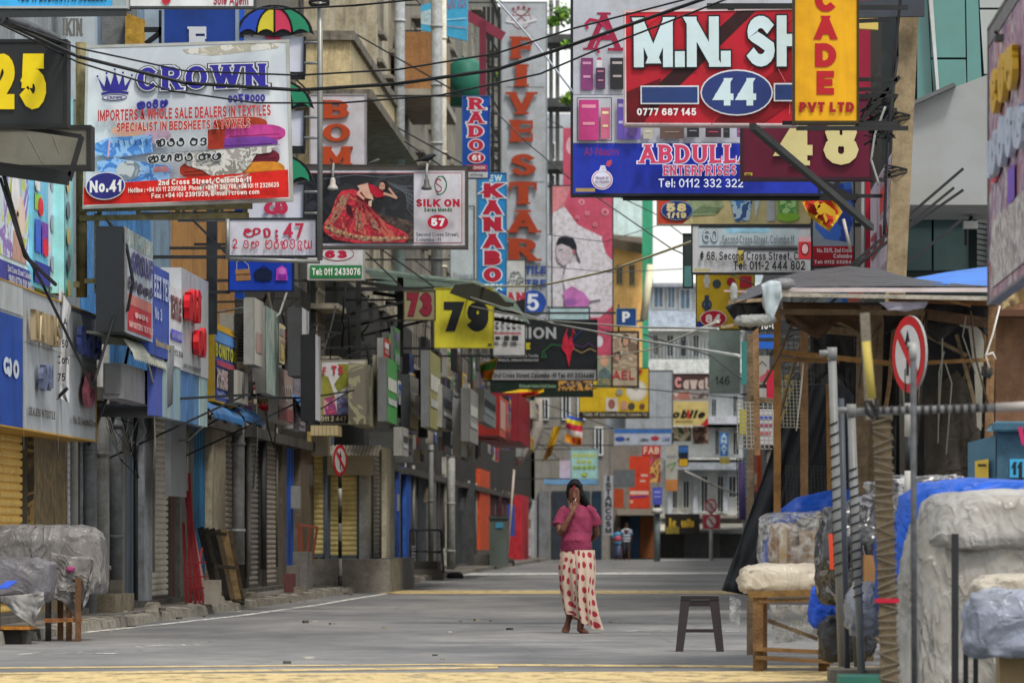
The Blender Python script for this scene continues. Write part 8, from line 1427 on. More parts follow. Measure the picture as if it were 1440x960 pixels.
lump('wrapped_bundle', P(1420, 880, 33.6) + Vector((.12, 0, 0)), (.78, .6, .42), creased('#858c9c', .2, 5, .09), None, 41, .14, .5, 36, 4, label='blue grey glossy plastic wrapped bundle in the bottom right corner', cat='bundle')
lump('wrapped_bundle', P(1430, 835, 34.5) + Vector((.1, .1, 0)), (.75, .5, .24), creased('#b0a99c', .4, 4, .08), None, 42, .12, .5, 30, 4, label='cream plastic bundle on top of the blue grey one', cat='bundle')
m_ = MB(); p, q = P(1405, 960, 33.8), P(1450, 905, 33.8); m_.box(p.x, q.x + .3, 33.7, 34.2, 0, q.z, mat('#8a7858', .8, .3)); m_.build('cardboard_box', None, label='cardboard box under the glossy bundle', cat='box')
m_ = MB(); m_.bar((P(1343, 0, 34.5).x, 34.5, 0), P(1343, 750, 34.5), .042, .042, mat('#2b2d30', .5)); m_.build('black_post', None, label='square black post standing before the grey tarp bundle', cat='post')
for i, px in enumerate((1358, 1372)): m_ = MB(); m_.bar((P(px, 0, 34.8).x, 34.8, 0), P(px, 900, 34.8), .03, .03, mat('#2b2d30', .5)); m_.build('cart_leg', None, label=['left short black leg under the glossy bundle', 'right short black leg under the glossy bundle'][i], cat='leg stand')
m_ = MB(); m_.box(P(1180, 0, 38.6).x, P(1245, 0, 38.6).x, 38.4, 39.2, 0, .07, mat('#3f7a68', .6, .3)); m_.build('green_plank', None, label='green painted plank base at the foot of the pipes', cat='plank')
m_ = MB(); m_.box(P(1165, 0, 40).x, P(1238, 0, 40).x, 39.5, 40.4, 0, .09, mat('#6c665c', .9, .4, .4)); m_.build('concrete_block', None, label='low grey concrete base behind the green plank', cat='block')
# stool
sx = P(984, 0, 50.6).x; sl = thing('plastic_stool', 'dark brown plastic stool alone on the road', 'stool', (sx, 50.6, 0)); PM = mat('#2a1f22', .35, .15, spec=.4, k=1)
m_ = MB(); m_.hexa([(sx - .17, 50.45, .46), (sx + .17, 50.45, .46), (sx + .165, 50.45, .495), (sx - .165, 50.45, .495), (sx - .17, 50.79, .46), (sx + .17, 50.79, .46), (sx + .165, 50.79, .495), (sx - .165, 50.79, .495)], PM); m_.build('seat', sl)
for ix in (-1, 1):
    for iy in (0, 1):
        y0 = 50.46 if iy == 0 else 50.72; yb = 50.41 if iy == 0 else 50.78; m_ = MB(); w = .085; a = sx + ix * .17; b = sx + ix * .215
        x0, x1 = sorted((a, a - ix * w)); X0, X1 = sorted((b, b - ix * w * .8)); m_.hexa([(X0, yb, 0), (X1, yb, 0), (x1, y0, .46), (x0, y0, .46), (X0, yb + .05, 0), (X1, yb + .05, 0), (x1, y0 + .05, .46), (x0, y0 + .05, .46)], PM); m_.build('leg', sl)
for z, hw in ((.17, .17), (.40, .14)): m_ = MB(); m_.box(sx - hw, sx + hw, 50.44 if z < .3 else 50.462, 50.47 if z < .3 else 50.485, z - .0, z + (.03 if z < .3 else .055), PM); m_.build('stretcher', sl)
# ================================================================ LEFT PAVEMENT OBJECTS
ct = thing('covered_cart', 'wooden handcart under a dusty grey plastic tarp on the road edge', 'cart', (P(90, 0, 56).x, 56, 0)); Yc = 55.5
GT = creased('#66656a', .35, 3, .12)
lump('tarp', P(60, 790, Yc + .5), (1.22, 1.0, .72), creased('#716f6e', .28, 3.2, .16, .6), ct, 51, .09, .38, 44, 3.6, zs=.5, tap=.1)
cloth('tarp_skirt', ct, [(72, 776), (100, 782), (128, 782), (133, 786)], [(66, 838), (88, 845), (110, 875), (124, 840)], Yc - .05, creased('#767472', .3, 3, .12), amp=.08, fr=5, seed=4)
for px, pyb, Y_ in ((97, 0, Yc), (110, 0, Yc - .15), (68, 0, Yc), (85, 0, Yc + .6)): seg('leg', (P(px, 0, Y_).x, Y_, 0), (P(px, 0, Y_).x, Y_, .62), .055, .055, WD('#6a4c34' if px != 68 else '#221f1e'), ct)
seg('rail', P(62, 872, Yc - .12), P(116, 871, Yc - .12), .04, .05, WD('#8a5c38'), ct)
lump('pink_bag', P(99, 800, Yc - .12), (.09, .06, .06), mat('#8c3a68', .5), ct, 5, .3, .8, 12, 8, flat=False)
c2 = thing('covered_cart', 'smaller low cart with grey tarp and orange tray at the left edge', 'cart', (P(20, 0, 54).x, 54, 0)); Yd = 54
lump('tarp', P(14, 818, Yd + .3), (.82, .7, .46), GT, c2, 61, .12, .42, 34, 3.5)
cloth('tarp_skirt', c2, [(0, 838), (30, 836), (62, 832)], [(2, 846), (46, 882), (62, 846)], Yd - .1, mat('#8a8987', .42, .3, .2), amp=.05, fr=5, seed=14)
m_ = MB(); p, q = P(-10, 885, Yd), P(44, 880, Yd); m_.box(p.x, q.x, Yd - .2, Yd + .4, q.z - .03, q.z, WD('#b0742c')); m_.build('tray', c2); m_ = MB(); m_.box(P(0, 0, Yd).x, P(32, 0, Yd).x, Yd - .1, Yd + .4, .0, q.z - .035, mat('#2a2826', .8)); m_.build('base', c2)
m_ = MB(); m_.prism([P(-5, 826, Yd - .25), P(10, 826, Yd - .25), P(24, 816, Yd - .2), P(10, 816, Yd - .2)], (0, 0, -.01), mat('#2c50b8', .5)); m_.build('blue_sheet', c2); seg('leg', (P(2, 0, Yd).x, Yd - .2, 0), (P(2, 0, Yd).x, Yd - .2, .4), .03, .03, mat('#3c3a38'), c2); seg('leg', (P(42, 0, Yd).x, Yd - .1, 0), (P(42, 0, Yd).x, Yd - .1, .12), .05, .05, mat('#3c3a38'), c2)
# red trestles
rt = thing('folded_trestles', 'bundle of folded red iron trestle legs leaning by the wall', 'trestles', P(275, 850, 76)); RM = mat('#7a2024', .5, .35)
gz = .13
for i, (x0, x1, yt, w) in enumerate(((262, 258, 735, .035), (268, 264, 690, .04), (275, 266, 665, .035), (281, 262, 700, .035), (286, 270, 730, .03), (291, 272, 745, .035), (266, 280, 780, .03), (274, 284, 770, .03))):
    Y_ = 76 + .05 * i; m_ = MB(); a = Vector((P(x0, 0, Y_).x, Y_, gz)); m_.bar(a, P(x1, yt, Y_ + .3), w, w, RM if i != 5 else mat('#8c6c68', .5), up=(0, 1, 0)); m_.build('leg', rt)
for y in (792, 812, 828): m_ = MB(); m_.bar(P(259, y, 75.8), P(290, y - 2, 75.9), .02, .02, RM); m_.build('crossbar', rt)
m_ = MB(); m_.box(P(288, 0, 75.5).x, P(308, 0, 75.5).x, 75.4, 75.9, gz, gz + .32, mat('#8a8378', .8, .4)); m_.build('stone_block', None, label='pale stone block beside the red trestles', cat='block')
bd = thing('folded_boards', 'stack of grimy wooden frame boards leaning on the brown shutter', 'boards', P(320, 850, 81))
for i, (x0, w, h) in enumerate(((306, .09, '#2e2b28'), (313, .07, '#4a4238'), (320, .09, '#2a2724'), (328, .07, '#6b5d48'), (335, .1, '#9a8058'), (342, .06, '#5a4c38'))):
    Y_ = 80.5 + .04 * i; m_ = MB(); m_.bar(Vector((P(x0, 0, Y_).x, Y_ - .1 * i / 6, gz)), P(x0 - 24 + i, 742 + i, Y_ + .5), w, .05, WD(h), up=(0, 1, 0)); m_.build('board', bd)
for y in (748, 795, 845): m_ = MB(); m_.bar(P(289 + (y - 748) * .24, y, 80.2), P(318 + (y - 748) * .26, y + 3, 80.3), .06, .05, WD('#3a342c'), up=(0, 0, 1)); m_.build('batten', bd)
tr = thing('rusty_trestle', 'rust red folding iron frame standing open by the cream shutter', 'trestle', P(435, 830, 98)); RS = mat('#7a4230', .6, .4)
for a, b in (((420, 735), (420, 822)), ((423, 738), (428, 825)), ((436, 740), (427, 825)), ((446, 742), (433, 826)), ((420, 737), (447, 741)), ((431, 825), (428, 826))): m_ = MB(); m_.bar(P(*a, 98), P(*b, 98.1), .04, .04, RS, up=(0, 1, 0)); m_.build('bar', tr)
m_ = MB(); m_.box(P(399, 0, 92).x, P(413, 0, 92).x, 92, 92.5, .13, 1 + (757 - 806) / 87, mat('#5a3838', .8)); m_.build('red_block', None, label='small dark red block on the doorstep by the blue door', cat='block')
for i, (x1, x2, y1, y2, Y_) in enumerate(((628, 652, 804, 816, 143), (702, 724, 786, 796, 205))):
    t = thing('tyre', ['black tyre lying at the kerb near the dark gate', 'black tyre at the kerb below the red pillar'][i], 'tyre', P((x1 + x2) / 2, y2, Y_)); c = P((x1 + x2) / 2, y2, Y_); r = (x2 - x1) / 2 * Y_ / F; m_ = MB(); h = (y2 - y1) * Y_ / F; rings = []
    for k in range(20):
        a = 2 * PI * k / 20; rings.append([Vector((c.x + (r - .09 + .09 * math.cos(b * PI / 4)) * math.cos(a), Y_ + (r - .09 + .09 * math.cos(b * PI / 4)) * math.sin(a), c.z + h / 2 + h / 2 * math.sin(b * PI / 4))) for b in range(8)])
    rings.append(rings[0]); m_.loft(rings, mat('#1c1d1f', .7), caps=False); m_.build('tyre', t)
t = thing('utility_cabinet', 'grey green street cabinet by the red and blue pillar', 'cabinet', P(700, 778, 185)); m_ = MB(); p, q = P(688, 778, 185), P(713, 729, 185); m_.box(p.x, q.x, 185, 186.5, .1, q.z, mat('#5c6660', .5, .2)); m_.build('body', t); m_ = MB(); m_.box(p.x - .03, q.x + .03, 184.95, 186.5, q.z + .002, q.z + .08, mat('#4c5550', .5)); m_.build('lid', t); m_ = MB(); m_.box(p.x + .2, p.x + .45, 184.97, 184.998, q.z - .3, q.z - .12, mat('#4a90b0', .5)); m_.build('label_plate', t)
t = thing('hand_railing', 'dark steel railing in front of the dark folding gates', 'railing', P(600, 800, 140)); m_ = MB(); RM2 = mat('#34373a', .5)
for a, b in (((577, 745), (620, 745)), ((577, 745), (577, 795)), ((620, 745), (624, 805)), ((586, 745), (586, 790)), ((598, 775), (620, 776)), ((577, 775), (598, 775))): m_.bar(P(*a, 138), P(*b, 138), .05, .05, RM2)
m_.build('rail', t); m_ = MB(); m_.box(P(575, 0, 139).x, P(615, 0, 139).x, 139, 141, .0, .45, mat('#55524d', .9, .4)); m_.box(P(575, 0, 138).x, P(622, 0, 138).x, 138, 138.99, .0, .25, mat('#5f5b55', .9, .4)); m_.build('step', t)
for i, (x1, x2, yy, Y_) in enumerate(((658, 686, 790, 184.3), (548, 575, 822, 128), (660, 690, 783, 195))): m_ = MB(); a = P(x1, yy, Y_); m_.box(a.x, P(x2, 0, Y_).x, Y_, Y_ + 2, 0, max(.2, a.z + .25), mat('#5a5853', .9, .4)); m_.build('doorstep', None, label=['dark stone step before the orange pillar', 'rough kerbside step below the blue pillar', 'higher grey step behind the dark stone step'][i], cat='step')
t = thing('flag_pole', 'thin white pole slanting up beside the red and blue pillar', 'pole', P(714, 775, 200)); m_ = MB(); m_.tube([P(714, 778, 200), P(723, 660, 200)], .04, mat('#b8b4a8'), 6); m_.build('pole', t)
t = thing('meter_tangle', 'white electricity meter with loose wires on the pipe wall', 'meter', P(176, 625, 68)); m_ = MB(); p, q = P(172, 638, 67), P(184, 612, 67); m_.box(p.x, q.x, 67, 67.15, p.z, q.z, mat('#8c8a80', .5, .3)); m_.build('meter', t); m_ = MB(); rr = random.Random(6)
for k in range(8):
    p = P(176, 615, 66.9); m_.tube([p + Vector((rr.uniform(-.25, .25), rr.uniform(0, .1), rr.uniform(-.5, .35))) for _ in range(4)], .008, mat('#26282a' if k % 2 else '#8a8a86'), 4)
m_.build('wires', t)
# steel frames, box and greenery in the upper middle
t = thing('steel_stair', 'black steel lattice frame with dark red beam above the RADO sign', 'steel frame', P(670, 200, 150)); m_ = MB(); BS = mat('#26282a', .5)
for x in (681, 687, 693, 702): m_.bar(P(x, 10, 150), P(x, 300, 150), .08, .08, BS)
for y in (40, 80, 120, 160, 200, 240): m_.bar(P(681, y, 150), P(703, y, 150), .06, .06, BS); m_.bar(P(681, y, 150), P(703, y + 38, 150), .05, .05, BS)
m_.build('lattice', t); m_ = MB(); m_.bar(P(679, 30, 149), P(679, 140, 149), .18, .18, mat('#6a2c3c')); m_.bar(P(655, 20, 149), P(708, 52, 149), .15, .25, mat('#7a3446')); m_.build('beam', t)
t = thing('water_tank', 'green water tank on the roof behind the RADO sign', 'tank', P(655, 150, 150)); m_ = MB(); a = P(655, 150, 152); m_.tube([a, a + Vector((0, 0, 1.1)), a + Vector((0, 0, 1.3))], [.45, .45, .2], mat('#2c6c5c', .5), 14); m_.build('tank', t)
sign('vertical_sign', 'light blue sign at the top with white and red streak lettering', 'sign', Front(140, [(592, 8), (658, -10), (657, 58), (592, 42)], (592, -10, 658, 58)), (592, -10, 658, 58), '#3f9cc8', [('p', [(592, 8), (612, 3), (612, 43), (592, 42)], '#a0bcc8'), ('t', 'RADO TEX', 622, -14, 656, 10, '#7c6a88', T(w=.22)), ('l', [(620, 30), (656, 26)], 2, '#8cc0d8'), ('l', [(622, 40), (656, 40)], 1.5, '#9c8c98')], t=.2, attach='L')
t = thing('plant_balcony', 'concrete balcony shelves with trailing green plants above the pink strip', 'balcony', P(790, 250, 215)); m_ = MB()
for y in (60, 150, 238): p, q = P(768, y, 215), P(812, y - 12, 215); m_.box(p.x, q.x, 215, 218, p.z, q.z, mat('#55565a', .8, .4))
m_.build('slab', t); m_ = MB()
for x in (772, 781, 803, 810): m_.box(P(x, 0, 216).x, P(x, 0, 216).x + .15, 216, 216.2, P(0, 330, 216).z, P(0, 0, 216).z, mat('#6a6c6c', .7))
m_.build('post', t)
GRN = [mat(h, .6, .2, k=1) for h in ('#4f7a2c', '#6f9a34', '#8fb848', '#2f5a24')]
for k, (x, y, r, lab) in enumerate(((790, 20, 16, 'green plant at the top of the balcony shelves'), (800, 62, 7, 'small bright plant beside the perfume sign'), (778, 30, 8, 'darker plant left of the top green plant'), (697, 108, 8, 'green leaves behind the black steel frame'), (800, 140, 9, 'green plant on the lower balcony shelf'))):
    rr = random.Random(k); t = thing('potted_plant', lab, 'plant', P(x, y + r, 214)); m_ = MB(); c = P(x, y, 214); R = r * 214 / F
    for i in range(220):
        d = Vector((rr.gauss(0, .5), rr.gauss(0, .4), rr.gauss(0, .35))) * R; s_ = .07 + rr.random() * .07; a = Vector((rr.uniform(-1, 1), rr.uniform(-1, 1), rr.uniform(-1, 1))).normalized() * s_; b = a.cross(Vector((rr.uniform(-1, 1), rr.uniform(-1, 1), rr.uniform(-1, 1)))).normalized() * s_ * .5
        m_.poly([c + d - a, c + d + b, c + d + a, c + d - b], GRN[rr.randrange(4)])
    m_.build('foliage', t); m_ = MB(); m_.tube([c - Vector((0, 0, R)), c], .03, mat('#4a3c28'), 5); m_.build('stem', t)

# litter and stones on the asphalt and along the kerb
rr = random.Random(77)
for i in range(40):
    if i < 24: px, py = rr.uniform(130, 420), 0; Y_ = rr.uniform(60, 105); x = kerbx(Y_) + rr.uniform(-.3, .25); z = .0 if x > kerbx(Y_) + .03 else .125
    else: Y_ = rr.uniform(44, 70); x = rr.uniform(-5, .2); z = 0
    s_ = rr.uniform(.02, .07); m_ = MB(); c = Vector((x, Y_, z)); pts = [c + Vector((s_ * math.cos(a) * rr.uniform(.6, 1), s_ * math.sin(a), 0)) for a in [k * PI / 3 for k in range(6)]]; m_.prism(pts, (0, 0, s_ * rr.uniform(.15, .7)), mat(rr.choice(['#8a8478', '#55514a', '#b0aca0', '#3a3833']), .8)); m_.build('litter_bit', None, label='small bit of grit or litter lying along the road and kerb', cat='litter', group='bits of litter on the road')
for i, (x, Y_, z) in enumerate(((-6.45, 78, .13), (-6.4, 83.5, .13), (-6.3, 92, .13), (-6.6, 70, .13))):
    m_ = MB(); m_.hexa([(x, Y_, z - .02), (x + .2, Y_ + .1, z - .02), (x + .18, Y_ + .1, z + .09), (x + .03, Y_, z + .06), (x, Y_ + .3, z - .02), (x + .2, Y_ + .4, z - .02), (x + .18, Y_ + .4, z + .07), (x + .03, Y_ + .3, z + .09)], mat('#7c776c', .9, .5, .6)); m_.build('rubble_stone', None, label=['loose kerb stone lying in front of the red trestles', 'loose kerb stone beside the leaning boards', 'loose broken stone near the doorstep', 'loose broken stone below the drainpipes'][i], cat='stone')
# ================================================================ PEOPLE
def remesh(parts, name, mt, voxel=.008, smooth=4, parent=None, **kw):
    """union of closed tapered tubes into one continuous surface"""
    m_ = MB()
    for pts, rs, n in parts:
        pts = [Vector(p) for p in pts]
        # ellipse rings when radius is a pair
        rings = []
        for i, p in enumerate(pts):
            d = (pts[min(i + 1, len(pts) - 1)] - pts[max(i - 1, 0)]).normalized(); r = rs[i]
            if isinstance(r, tuple):
                a, b = Vector((1, 0, 0)), Vector((0, 1, 0)); a = (a - d * a.dot(d)).normalized(); b = d.cross(a).normalized(); ra, rb = r
            else:
                u = Vector((0, 1, 0)) if abs(d.y) < .9 else Vector((1, 0, 0)); a = d.cross(u).normalized(); b = d.cross(a).normalized(); ra = rb = r
            rings.append([p + a * ra * math.cos(2 * PI * k / n) + b * rb * math.sin(2 * PI * k / n) for k in range(n)])
        # make winding outward: a x b should follow d
        m_.loft(rings, mt)
    me = m_.mesh(name); import bmesh
    bm = bmesh.new(); bm.from_mesh(me); bmesh.ops.recalc_face_normals(bm, faces=bm.faces[:]); bm.to_mesh(me); bm.free()
    o = bpy.data.objects.new(name, me); COL.objects.link(o)
    md = o.modifiers.new('r', 'REMESH'); md.mode = 'VOXEL'; md.voxel_size = voxel
    sm = o.modifiers.new('s', 'SMOOTH'); sm.iterations = smooth; sm.factor = .5
    bpy.context.view_layer.update(); dg = bpy.context.evaluated_depsgraph_get(); me2 = bpy.data.meshes.new_from_object(o.evaluated_get(dg)); bpy.data.objects.remove(o)
    me2.materials.clear(); me2.materials.append(mt)
    for p in me2.polygons: p.use_smooth = True
    return link(name, me2, parent, **kw)
YP = 60.2; pp = lambda px, py, dy=0: P(px, py, YP) + Vector((0, dy, 0))
per = thing('person', 'woman in pink T-shirt and spotted skirt walking barefoot, hand at her mouth', 'person', (P(815, 0, YP).x, YP, 0))
SK = mat('#6b4638', .5, .15, k=1.0, scale=9); 
rot = lambda c, p: p
body = [
 ([pp(811, 712, .02), pp(809, 706, 0), pp(808, 700, -.01)], [.05, .05, .052], 12),                                       # neck
 ([pp(808, 713.5, -.05), pp(808, 709, -.035), pp(808, 703, -.02), pp(808, 696, -.005), pp(808, 688, .0), pp(808, 681, .005), pp(808, 677, .01)], [(.022, .02), (.045, .05), (.058, .078), (.066, .092), (.069, .098), (.055, .08), (.02, .03)], 20),  # head
 ([pp(807.6, 694, -.09), pp(807.5, 699.5, -.118), pp(807.5, 701, -.1)], [.006, .013, .011], 10),                         # nose
 ([pp(804.5, 705.5, -.085), pp(807.5, 705, -.097), pp(810.5, 705.5, -.085)], [.006, .0085, .006], 8),                   # lips
 ([pp(804.5, 692, -.085), pp(801.5, 691.6, -.075)], [.008, .008], 8), ([pp(810.5, 692, -.085), pp(813.5, 691.6, -.075)], [.008, .008], 8),
 ([pp(799.3, 694, 0), pp(798.8, 700, .0)], [.012, .01], 8), ([pp(817, 694, 0), pp(817.3, 700, .0)], [.012, .01], 8),   # ears
 ([pp(811, 712, .02), pp(811, 722, .03), pp(811, 745, .03), pp(810, 772, .03)], [(.06, .05), (.15, .09), (.14, .1), (.15, .1)], 16),  # trunk
 # her right arm (left in the picture) bent to the mouth
 ([pp(792, 716, .02), pp(789, 728, 0), pp(786.5, 740, -.04), pp(788, 749, -.1), pp(792, 744, -.15), pp(799, 731, -.17), pp(804, 722, -.17)], [.05, .045, .04, .036, .036, .028, .022], 12),
 # palm and fingers at the mouth
 ([pp(803.5, 723, -.17), pp(806, 718, -.165), pp(808, 713, -.155)], [(.02, .018), (.033, .018), (.03, .016)], 10),
 ([pp(804.5, 715, -.15), pp(803.4, 709, -.145), pp(804.5, 705.5, -.13)], [.0095, .009, .007], 8),
 ([pp(807, 713, -.155), pp(806.8, 706.5, -.155), pp(807.6, 703.5, -.135)], [.0095, .009, .007], 8),
 ([pp(809.4, 713.5, -.155), pp(810.3, 707.5, -.155), pp(809.6, 704.5, -.135)], [.0095, .009, .007], 8),
 ([pp(811, 715, -.15), pp(813, 711, -.155), pp(812.6, 707, -.14)], [.009, .008, .0065], 8),
 ([pp(803.6, 719, -.165), pp(801.6, 714, -.16), pp(802, 710, -.145)], [.011, .0095, .0075], 8),
 # her left arm behind the back
 ([pp(832, 716, .03), pp(835, 730, .04), pp(837.5, 742, .06), pp(838.5, 750, .1), pp(834, 756, .15), pp(827, 759, .17), pp(820, 758, .18), pp(812, 757, .18)], [.05, .044, .038, .036, .034, .028, .03, .018], 12),
 # lower legs and feet
 ([pp(806, 775, .04), pp(803, 830, .03), pp(801, 862, .1), pp(799.5, 872, .14)], [.09, .065, .04, .032], 12),
 ([pp(799.5, 871, .15), pp(798, 877, .12), pp(796.5, 883, .06), pp(795, 887, .03), pp(793.8, 888, .0)], [(.03, .03), (.033, .03), (.042, .022), (.045, .018), (.03, .012)], 12),
 ([pp(818, 775, .04), pp(819, 830, .0), pp(818, 868, -.05), pp(816, 882, -.05)], [.09, .065, .042, .036], 12),
 ([pp(815, 883.5, -.03), pp(818, 886, -.08), pp(822, 887, -.13), pp(827, 888, -.17)], [.034, .033, .032, .016], 12),
]
remesh(body, 'body', SK, .0065, 3, per)
fc = MB(); EW = mat('#8c8078', .3); EB = mat('#15100e', .3)
for x in (804.2, 811.4):
    c = pp(x, 693.2, -.0985); fc.disc(c, .0095, .004, EW); fc.disc(c + Vector((0, -.002, 0)), .0055, .0055, EB)
    fc.bar(pp(x - 1.8, 690.6, -.103), pp(x + 1.8, 690.4, -.103), .004, .006, mat('#1a1210'))
fc.build('eyes', per)
m_ = MB(); m_.disc(pp(807.8, 684.5, -.106), .011, .022, mat('#7a1c24', .6)); m_.build('forehead_mark', per)
m_ = MB(); m_.disc(pp(807.5, 705.4, -.108), .017, .006, mat('#4a2420', .5)); m_.build('mouth', per)
m_ = MB(); m_.tube([pp(807.6, 706.5, -.14), pp(810.2, 701.5, -.175)], .005, mat('#d0ccc4'), 6); m_.build('cigarette', per)
for s_ in (798.8, 817.4): m_ = MB(); c = pp(s_, 702.5, -.01); m_.tube([c + Vector((.008 * math.cos(a), 0, .012 * math.sin(a))) for a in [k * PI / 4 for k in range(9)]], .002, mat('#b89a4a', .3, metal=.8), 4); m_.build('earring', per)
SCF = mat('#14171c', .8, .2, .1, k=.6)
scarf = [
 ([pp(806.5, 695, .045), pp(808, 688, .025), pp(808.5, 681, .01), pp(808.3, 676, .02), pp(808.3, 674, .03)], [(.085, .08), (.087, .105), (.082, .105), (.05, .07), (.015, .02)], 20),
 ([pp(816, 688, -.01), pp(818.5, 695, .0), pp(820.5, 703, .03), pp(824, 711, .06), pp(828, 720, .09)], [(.03, .05), (.035, .06), (.045, .05), (.05, .035), (.02, .02)], 12),
 ([pp(801, 688, .0), pp(798.8, 695, .02), pp(798.5, 703, .04)], [(.02, .05), (.018, .05), (.012, .04)], 12),
 ([pp(800.5, 686, -.045), pp(804, 680.5, -.085), pp(808.5, 679, -.095), pp(813, 681, -.08), pp(816, 687, -.045)], [.016, .018, .018, .018, .018], 10),
]
remesh(scarf, 'headscarf', SCF, .007, 3, per)
TS = mat('#96395a', .8, .25, .1, k=.78, scale=7)
shirt = [
 ([pp(811, 710.5, .02), pp(811, 713, .02), pp(811, 718, .025), pp(811, 726, .02), pp(811, 738, .02), pp(810.5, 750, .015), pp(810, 760, .0), pp(810, 768, .01), pp(810, 775, .01)], [(.06, .06), (.095, .075), (.15, .1), (.165, .12), (.165, .125), (.16, .125), (.163, .15), (.166, .145), (.168, .14)], 28),
 ([pp(798, 715, .02), pp(792, 719, .02), pp(787.5, 728, 0), pp(785, 738.5, -.03)], [.05, .056, .058, .064], 16),
 ([pp(824, 715, .02), pp(830.5, 719, .02), pp(836, 727, .03), pp(838, 738, .045)], [.05, .054, .056, .062], 16),
]
sh = remesh(shirt, 'tshirt', TS, .008, 3, per)
for v in sh.data.vertices:                       # cloth creases
    f = Vector((v.co.x * 7, v.co.y * 5, v.co.z * 13)); w = noise.noise(f) ; w2 = noise.noise(Vector((v.co.x * 16 + v.co.z * 9, v.co.y * 8, v.co.z * 10))); v.co += v.normal * (.012 * w + .007 * w2)
# skirt: folded cloth with large spots
m = bpy.data.materials.new('spotted_cloth'); m.use_nodes = True; t_ = m.node_tree; b_ = t_.nodes['Principled BSDF']; b_.inputs['Roughness'].default_value = .85
tc = nd(t_, 'ShaderNodeUVMap'); mp = nd(t_, 'ShaderNodeMapping'); mp.inputs['Scale'].default_value = (12.5, 9, 1); mp.inputs['Rotation'].default_value = (0, 0, .12); t_.links.new(tc.outputs[0], mp.inputs[0])
vo = nd(t_, 'ShaderNodeTexVoronoi', voronoi_dimensions='2D'); vo.inputs['Randomness'].default_value = .28; vo.inputs['Scale'].default_value = 1.0; t_.links.new(mp.outputs[0], vo.inputs['Vector'])
lt = nd(t_, 'ShaderNodeMapRange'); lt.inputs[1].default_value = .27; lt.inputs[2].default_value = .31; t_.links.new(vo.outputs['Distance'], lt.inputs[0])
mx = nd(t_, 'ShaderNodeMix', data_type='RGBA'); mx.inputs[6].default_value = lin('#861a2c'); mx.inputs[7].default_value = lin('#a89686'); t_.links.new(lt.outputs[0], mx.inputs[0]); t_.links.new(mx.outputs[2], b_.inputs['Base Color'])
def skirt(name, prof, u0, u1, out, fold, ph, n=120):
    """prof: (py, left px, right px, depth, y offset)"""
    k = MB(); V = []; UV = []; rows = []
    NV = 40
    for j in range(NV + 1):
        v = j / NV; q = v * (len(prof) - 1); i0 = min(int(q), len(prof) - 2); f = q - i0; L = [prof[i0][c] + (prof[i0 + 1][c] - prof[i0][c]) * f for c in range(5)]
        py, xl, xr, dep, yo = L; r = []
        for i in range(n + 1):
            u = u0 + (u1 - u0) * i / n; a = 2 * PI * u; fo = fold * v * (math.sin(a * 9 + ph + v * 1.5) * .7 + math.sin(a * 5 + 1.7 * ph - v * 2) * .6) ; ca, sa = math.cos(a), math.sin(a)
            c = P((xl + xr) / 2, py, YP); hw = (xr - xl) / 2 * YP / F + out
            hem = .05 * v ** 6 * math.sin(a * 2 + 1)
            r.append(Vector((c.x - ca * (hw + fo), YP + yo - sa * (dep + out + fo), c.z + hem * .8 + (.09 * v ** 5 * max(0, -ca) * -1 if name == 'skirt_wrap' else 0)))); UV.append((u * 1.1 + .02 * math.sin(v * 6 + a * 4), (1 - v) * .8))
        rows.append(r)
    k.loft(rows, m, closed=False, caps=False); k.uv = UV
    return k
sk = skirt('skirt', [(772, 788, 832.5, .13, .02), (785, 786.5, 832, .15, .01), (800, 786, 831, .155, 0), (820, 786.5, 832, .15, .0), (840, 790, 829, .14, .02), (858, 793, 838, .15, .03), (866, 795, 840, .14, .03)], 0, 1, 0, .03, 0)
me = sk.mesh('skirt'); link('skirt', me, per)
sk = skirt('skirt_wrap', [(773, 800, 834, .13, .01), (790, 803, 834.5, .16, 0), (810, 806, 834, .165, -.02), (830, 808, 832, .16, -.03), (848, 808, 835, .15, -.03), (862, 809, 839, .15, -.02), (874, 811, 844, .13, -.02)], .0, .62, .02, .036, 2)
link('skirt_wrap', sk.mesh('skirt_wrap'), per)
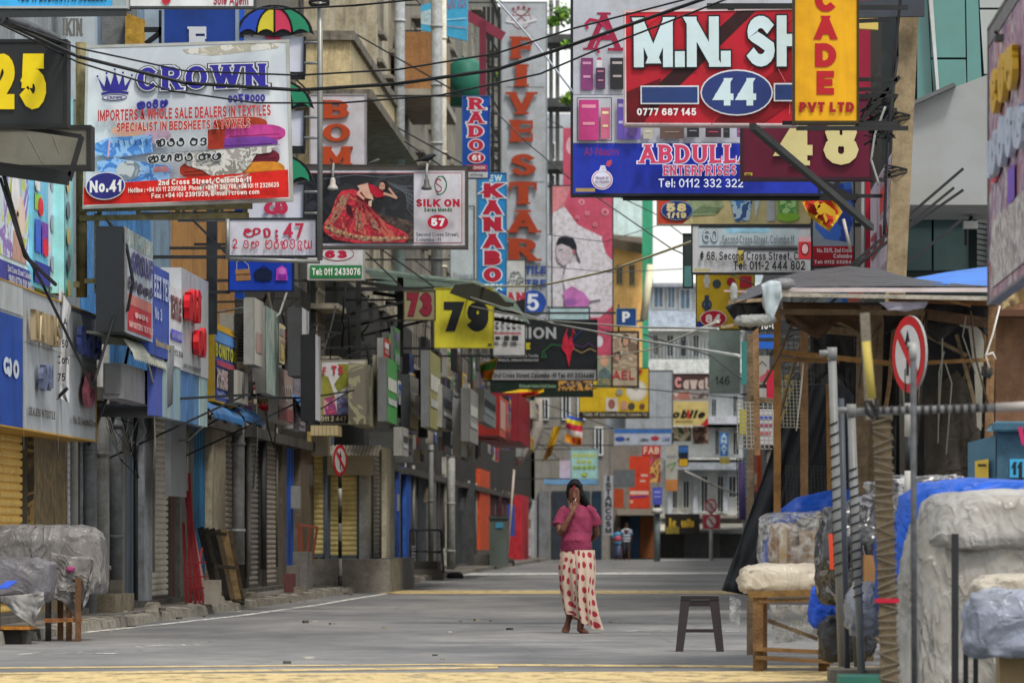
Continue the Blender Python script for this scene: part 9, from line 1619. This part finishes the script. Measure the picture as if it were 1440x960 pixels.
# the two small figures at the far end
def small_person(label, px, Y, skin, top, bottom, h=1.6, stripes=False, skirtc=None, headc='#1c1a1a'):
    x = P(px, 0, Y).x; t = thing('person', label, 'person', (x, Y, 0)); V = lambda a, b, c: Vector((x + a, Y + b, c * h / 1.6))
    remesh([([V(0, 0, 1.36), V(0, 0, 1.44), V(0, -.01, 1.52), V(0, 0, 1.6)], [.045, .08, .085, .03], 12), ([V(0, 0, .8), V(0, 0, 1.1), V(0, 0, 1.3), V(0, 0, 1.4)], [.13, .13, .15, .05], 12), ([V(-.17, 0, 1.3), V(-.22, -.02, 1.05), V(-.2, -.12, .85)], [.05, .04, .03], 8), ([V(.17, 0, 1.3), V(.22, -.02, 1.05), V(.2, -.08, .82)], [.05, .04, .03], 8), ([V(-.08, 0, .85), V(-.09, .02, .45), V(-.09, .04, .06), V(-.09, -.1, .03)], [.09, .06, .04, .03], 10), ([V(.08, 0, .85), V(.1, -.05, .45), V(.11, -.06, .06), V(.12, -.2, .03)], [.09, .06, .04, .03], 10)], 'body', mat(skin, .6), .02, 2, t)
    z0, z1 = .82 * h / 1.6, 1.38 * h / 1.6; n = 9; 
    if stripes:
        for i in range(n):
            a = z0 + (z1 - z0) * i / n; b = z0 + (z1 - z0) * (i + 1) / n; m_ = MB(); r = lambda z: .19 if z < 1.25 else .19 - (z - 1.25) * .3
            m_.loft([[Vector((x + r(z) * math.cos(k * PI / 8), Y + r(z) * .7 * math.sin(k * PI / 8), z)) for k in range(16)] for z in (a, b)], mat(top if i % 2 else '#c4ccd4', .8)); m_.build('shirt_stripe', t)
        for s_ in (-1, 1): m_ = MB(); m_.tube([V(s_ * .15, 0, 1.34), V(s_ * .23, -.01, 1.12)], .07, mat('#8a98b0', .8), 10); m_.build('sleeve', t)
    else:
        remesh([([V(0, 0, .8), V(0, 0, 1.1), V(0, 0, 1.3), V(0, 0, 1.4)], [.17, .16, .19, .08], 14), ([V(-.15, 0, 1.32), V(-.23, -.01, 1.1)], [.08, .07], 10), ([V(.15, 0, 1.32), V(.23, -.01, 1.1)], [.08, .07], 10)], 'shirt', mat(top, .8), .02, 2, t)
    if skirtc: m_ = MB(); m_.loft([[V(.16 * (1 + (.85 - z) * .3) * math.cos(k * PI / 8), .12 * math.sin(k * PI / 8), z) for k in range(16)] for z in (.86, .5, .15)], mat(skirtc, .8)); m_.build('skirt', t)
    else:
        for s_ in (-1, 1): m_ = MB(); m_.tube([V(s_ * .08, 0, .88), V(s_ * .1, -.02, .45), V(s_ * .105, -.02, .15)], [.11, .085, .07], mat(bottom, .8), 10); m_.build('trouser_leg', t)
    m_ = MB(); m_.tube([V(0, .02, 1.47), V(0, .01, 1.56), V(0, .01, 1.63)], [.092, .095, .04], mat(headc, .8), 12); m_.build('hair', t)
    return t
small_person('far small figure in blue and white striped shirt and dark trousers', 881, 256, '#5a3a2c', '#2c4a80', '#23242a', 1.68, stripes=True)
small_person('far small figure in light blue with pink bag beside the striped shirt', 869, 257, '#5a3a2c', '#4a8ab0', '#5a6a80', 1.5, skirtc='#5f6f94')
m_ = MB(); m_.loft([[P(869, 757 - z, 256.6) + Vector((.14 * r * math.cos(k * PI / 6), .1 * r * math.sin(k * PI / 6), 0)) for k in range(12)] for z, r in ((-4, .6), (-2, 1), (2, 1), (4, .6))], mat('#b8506c', .6)); m_.build('shoulder_bag', None, label='pink bag held by the far figure in light blue', cat='bag')
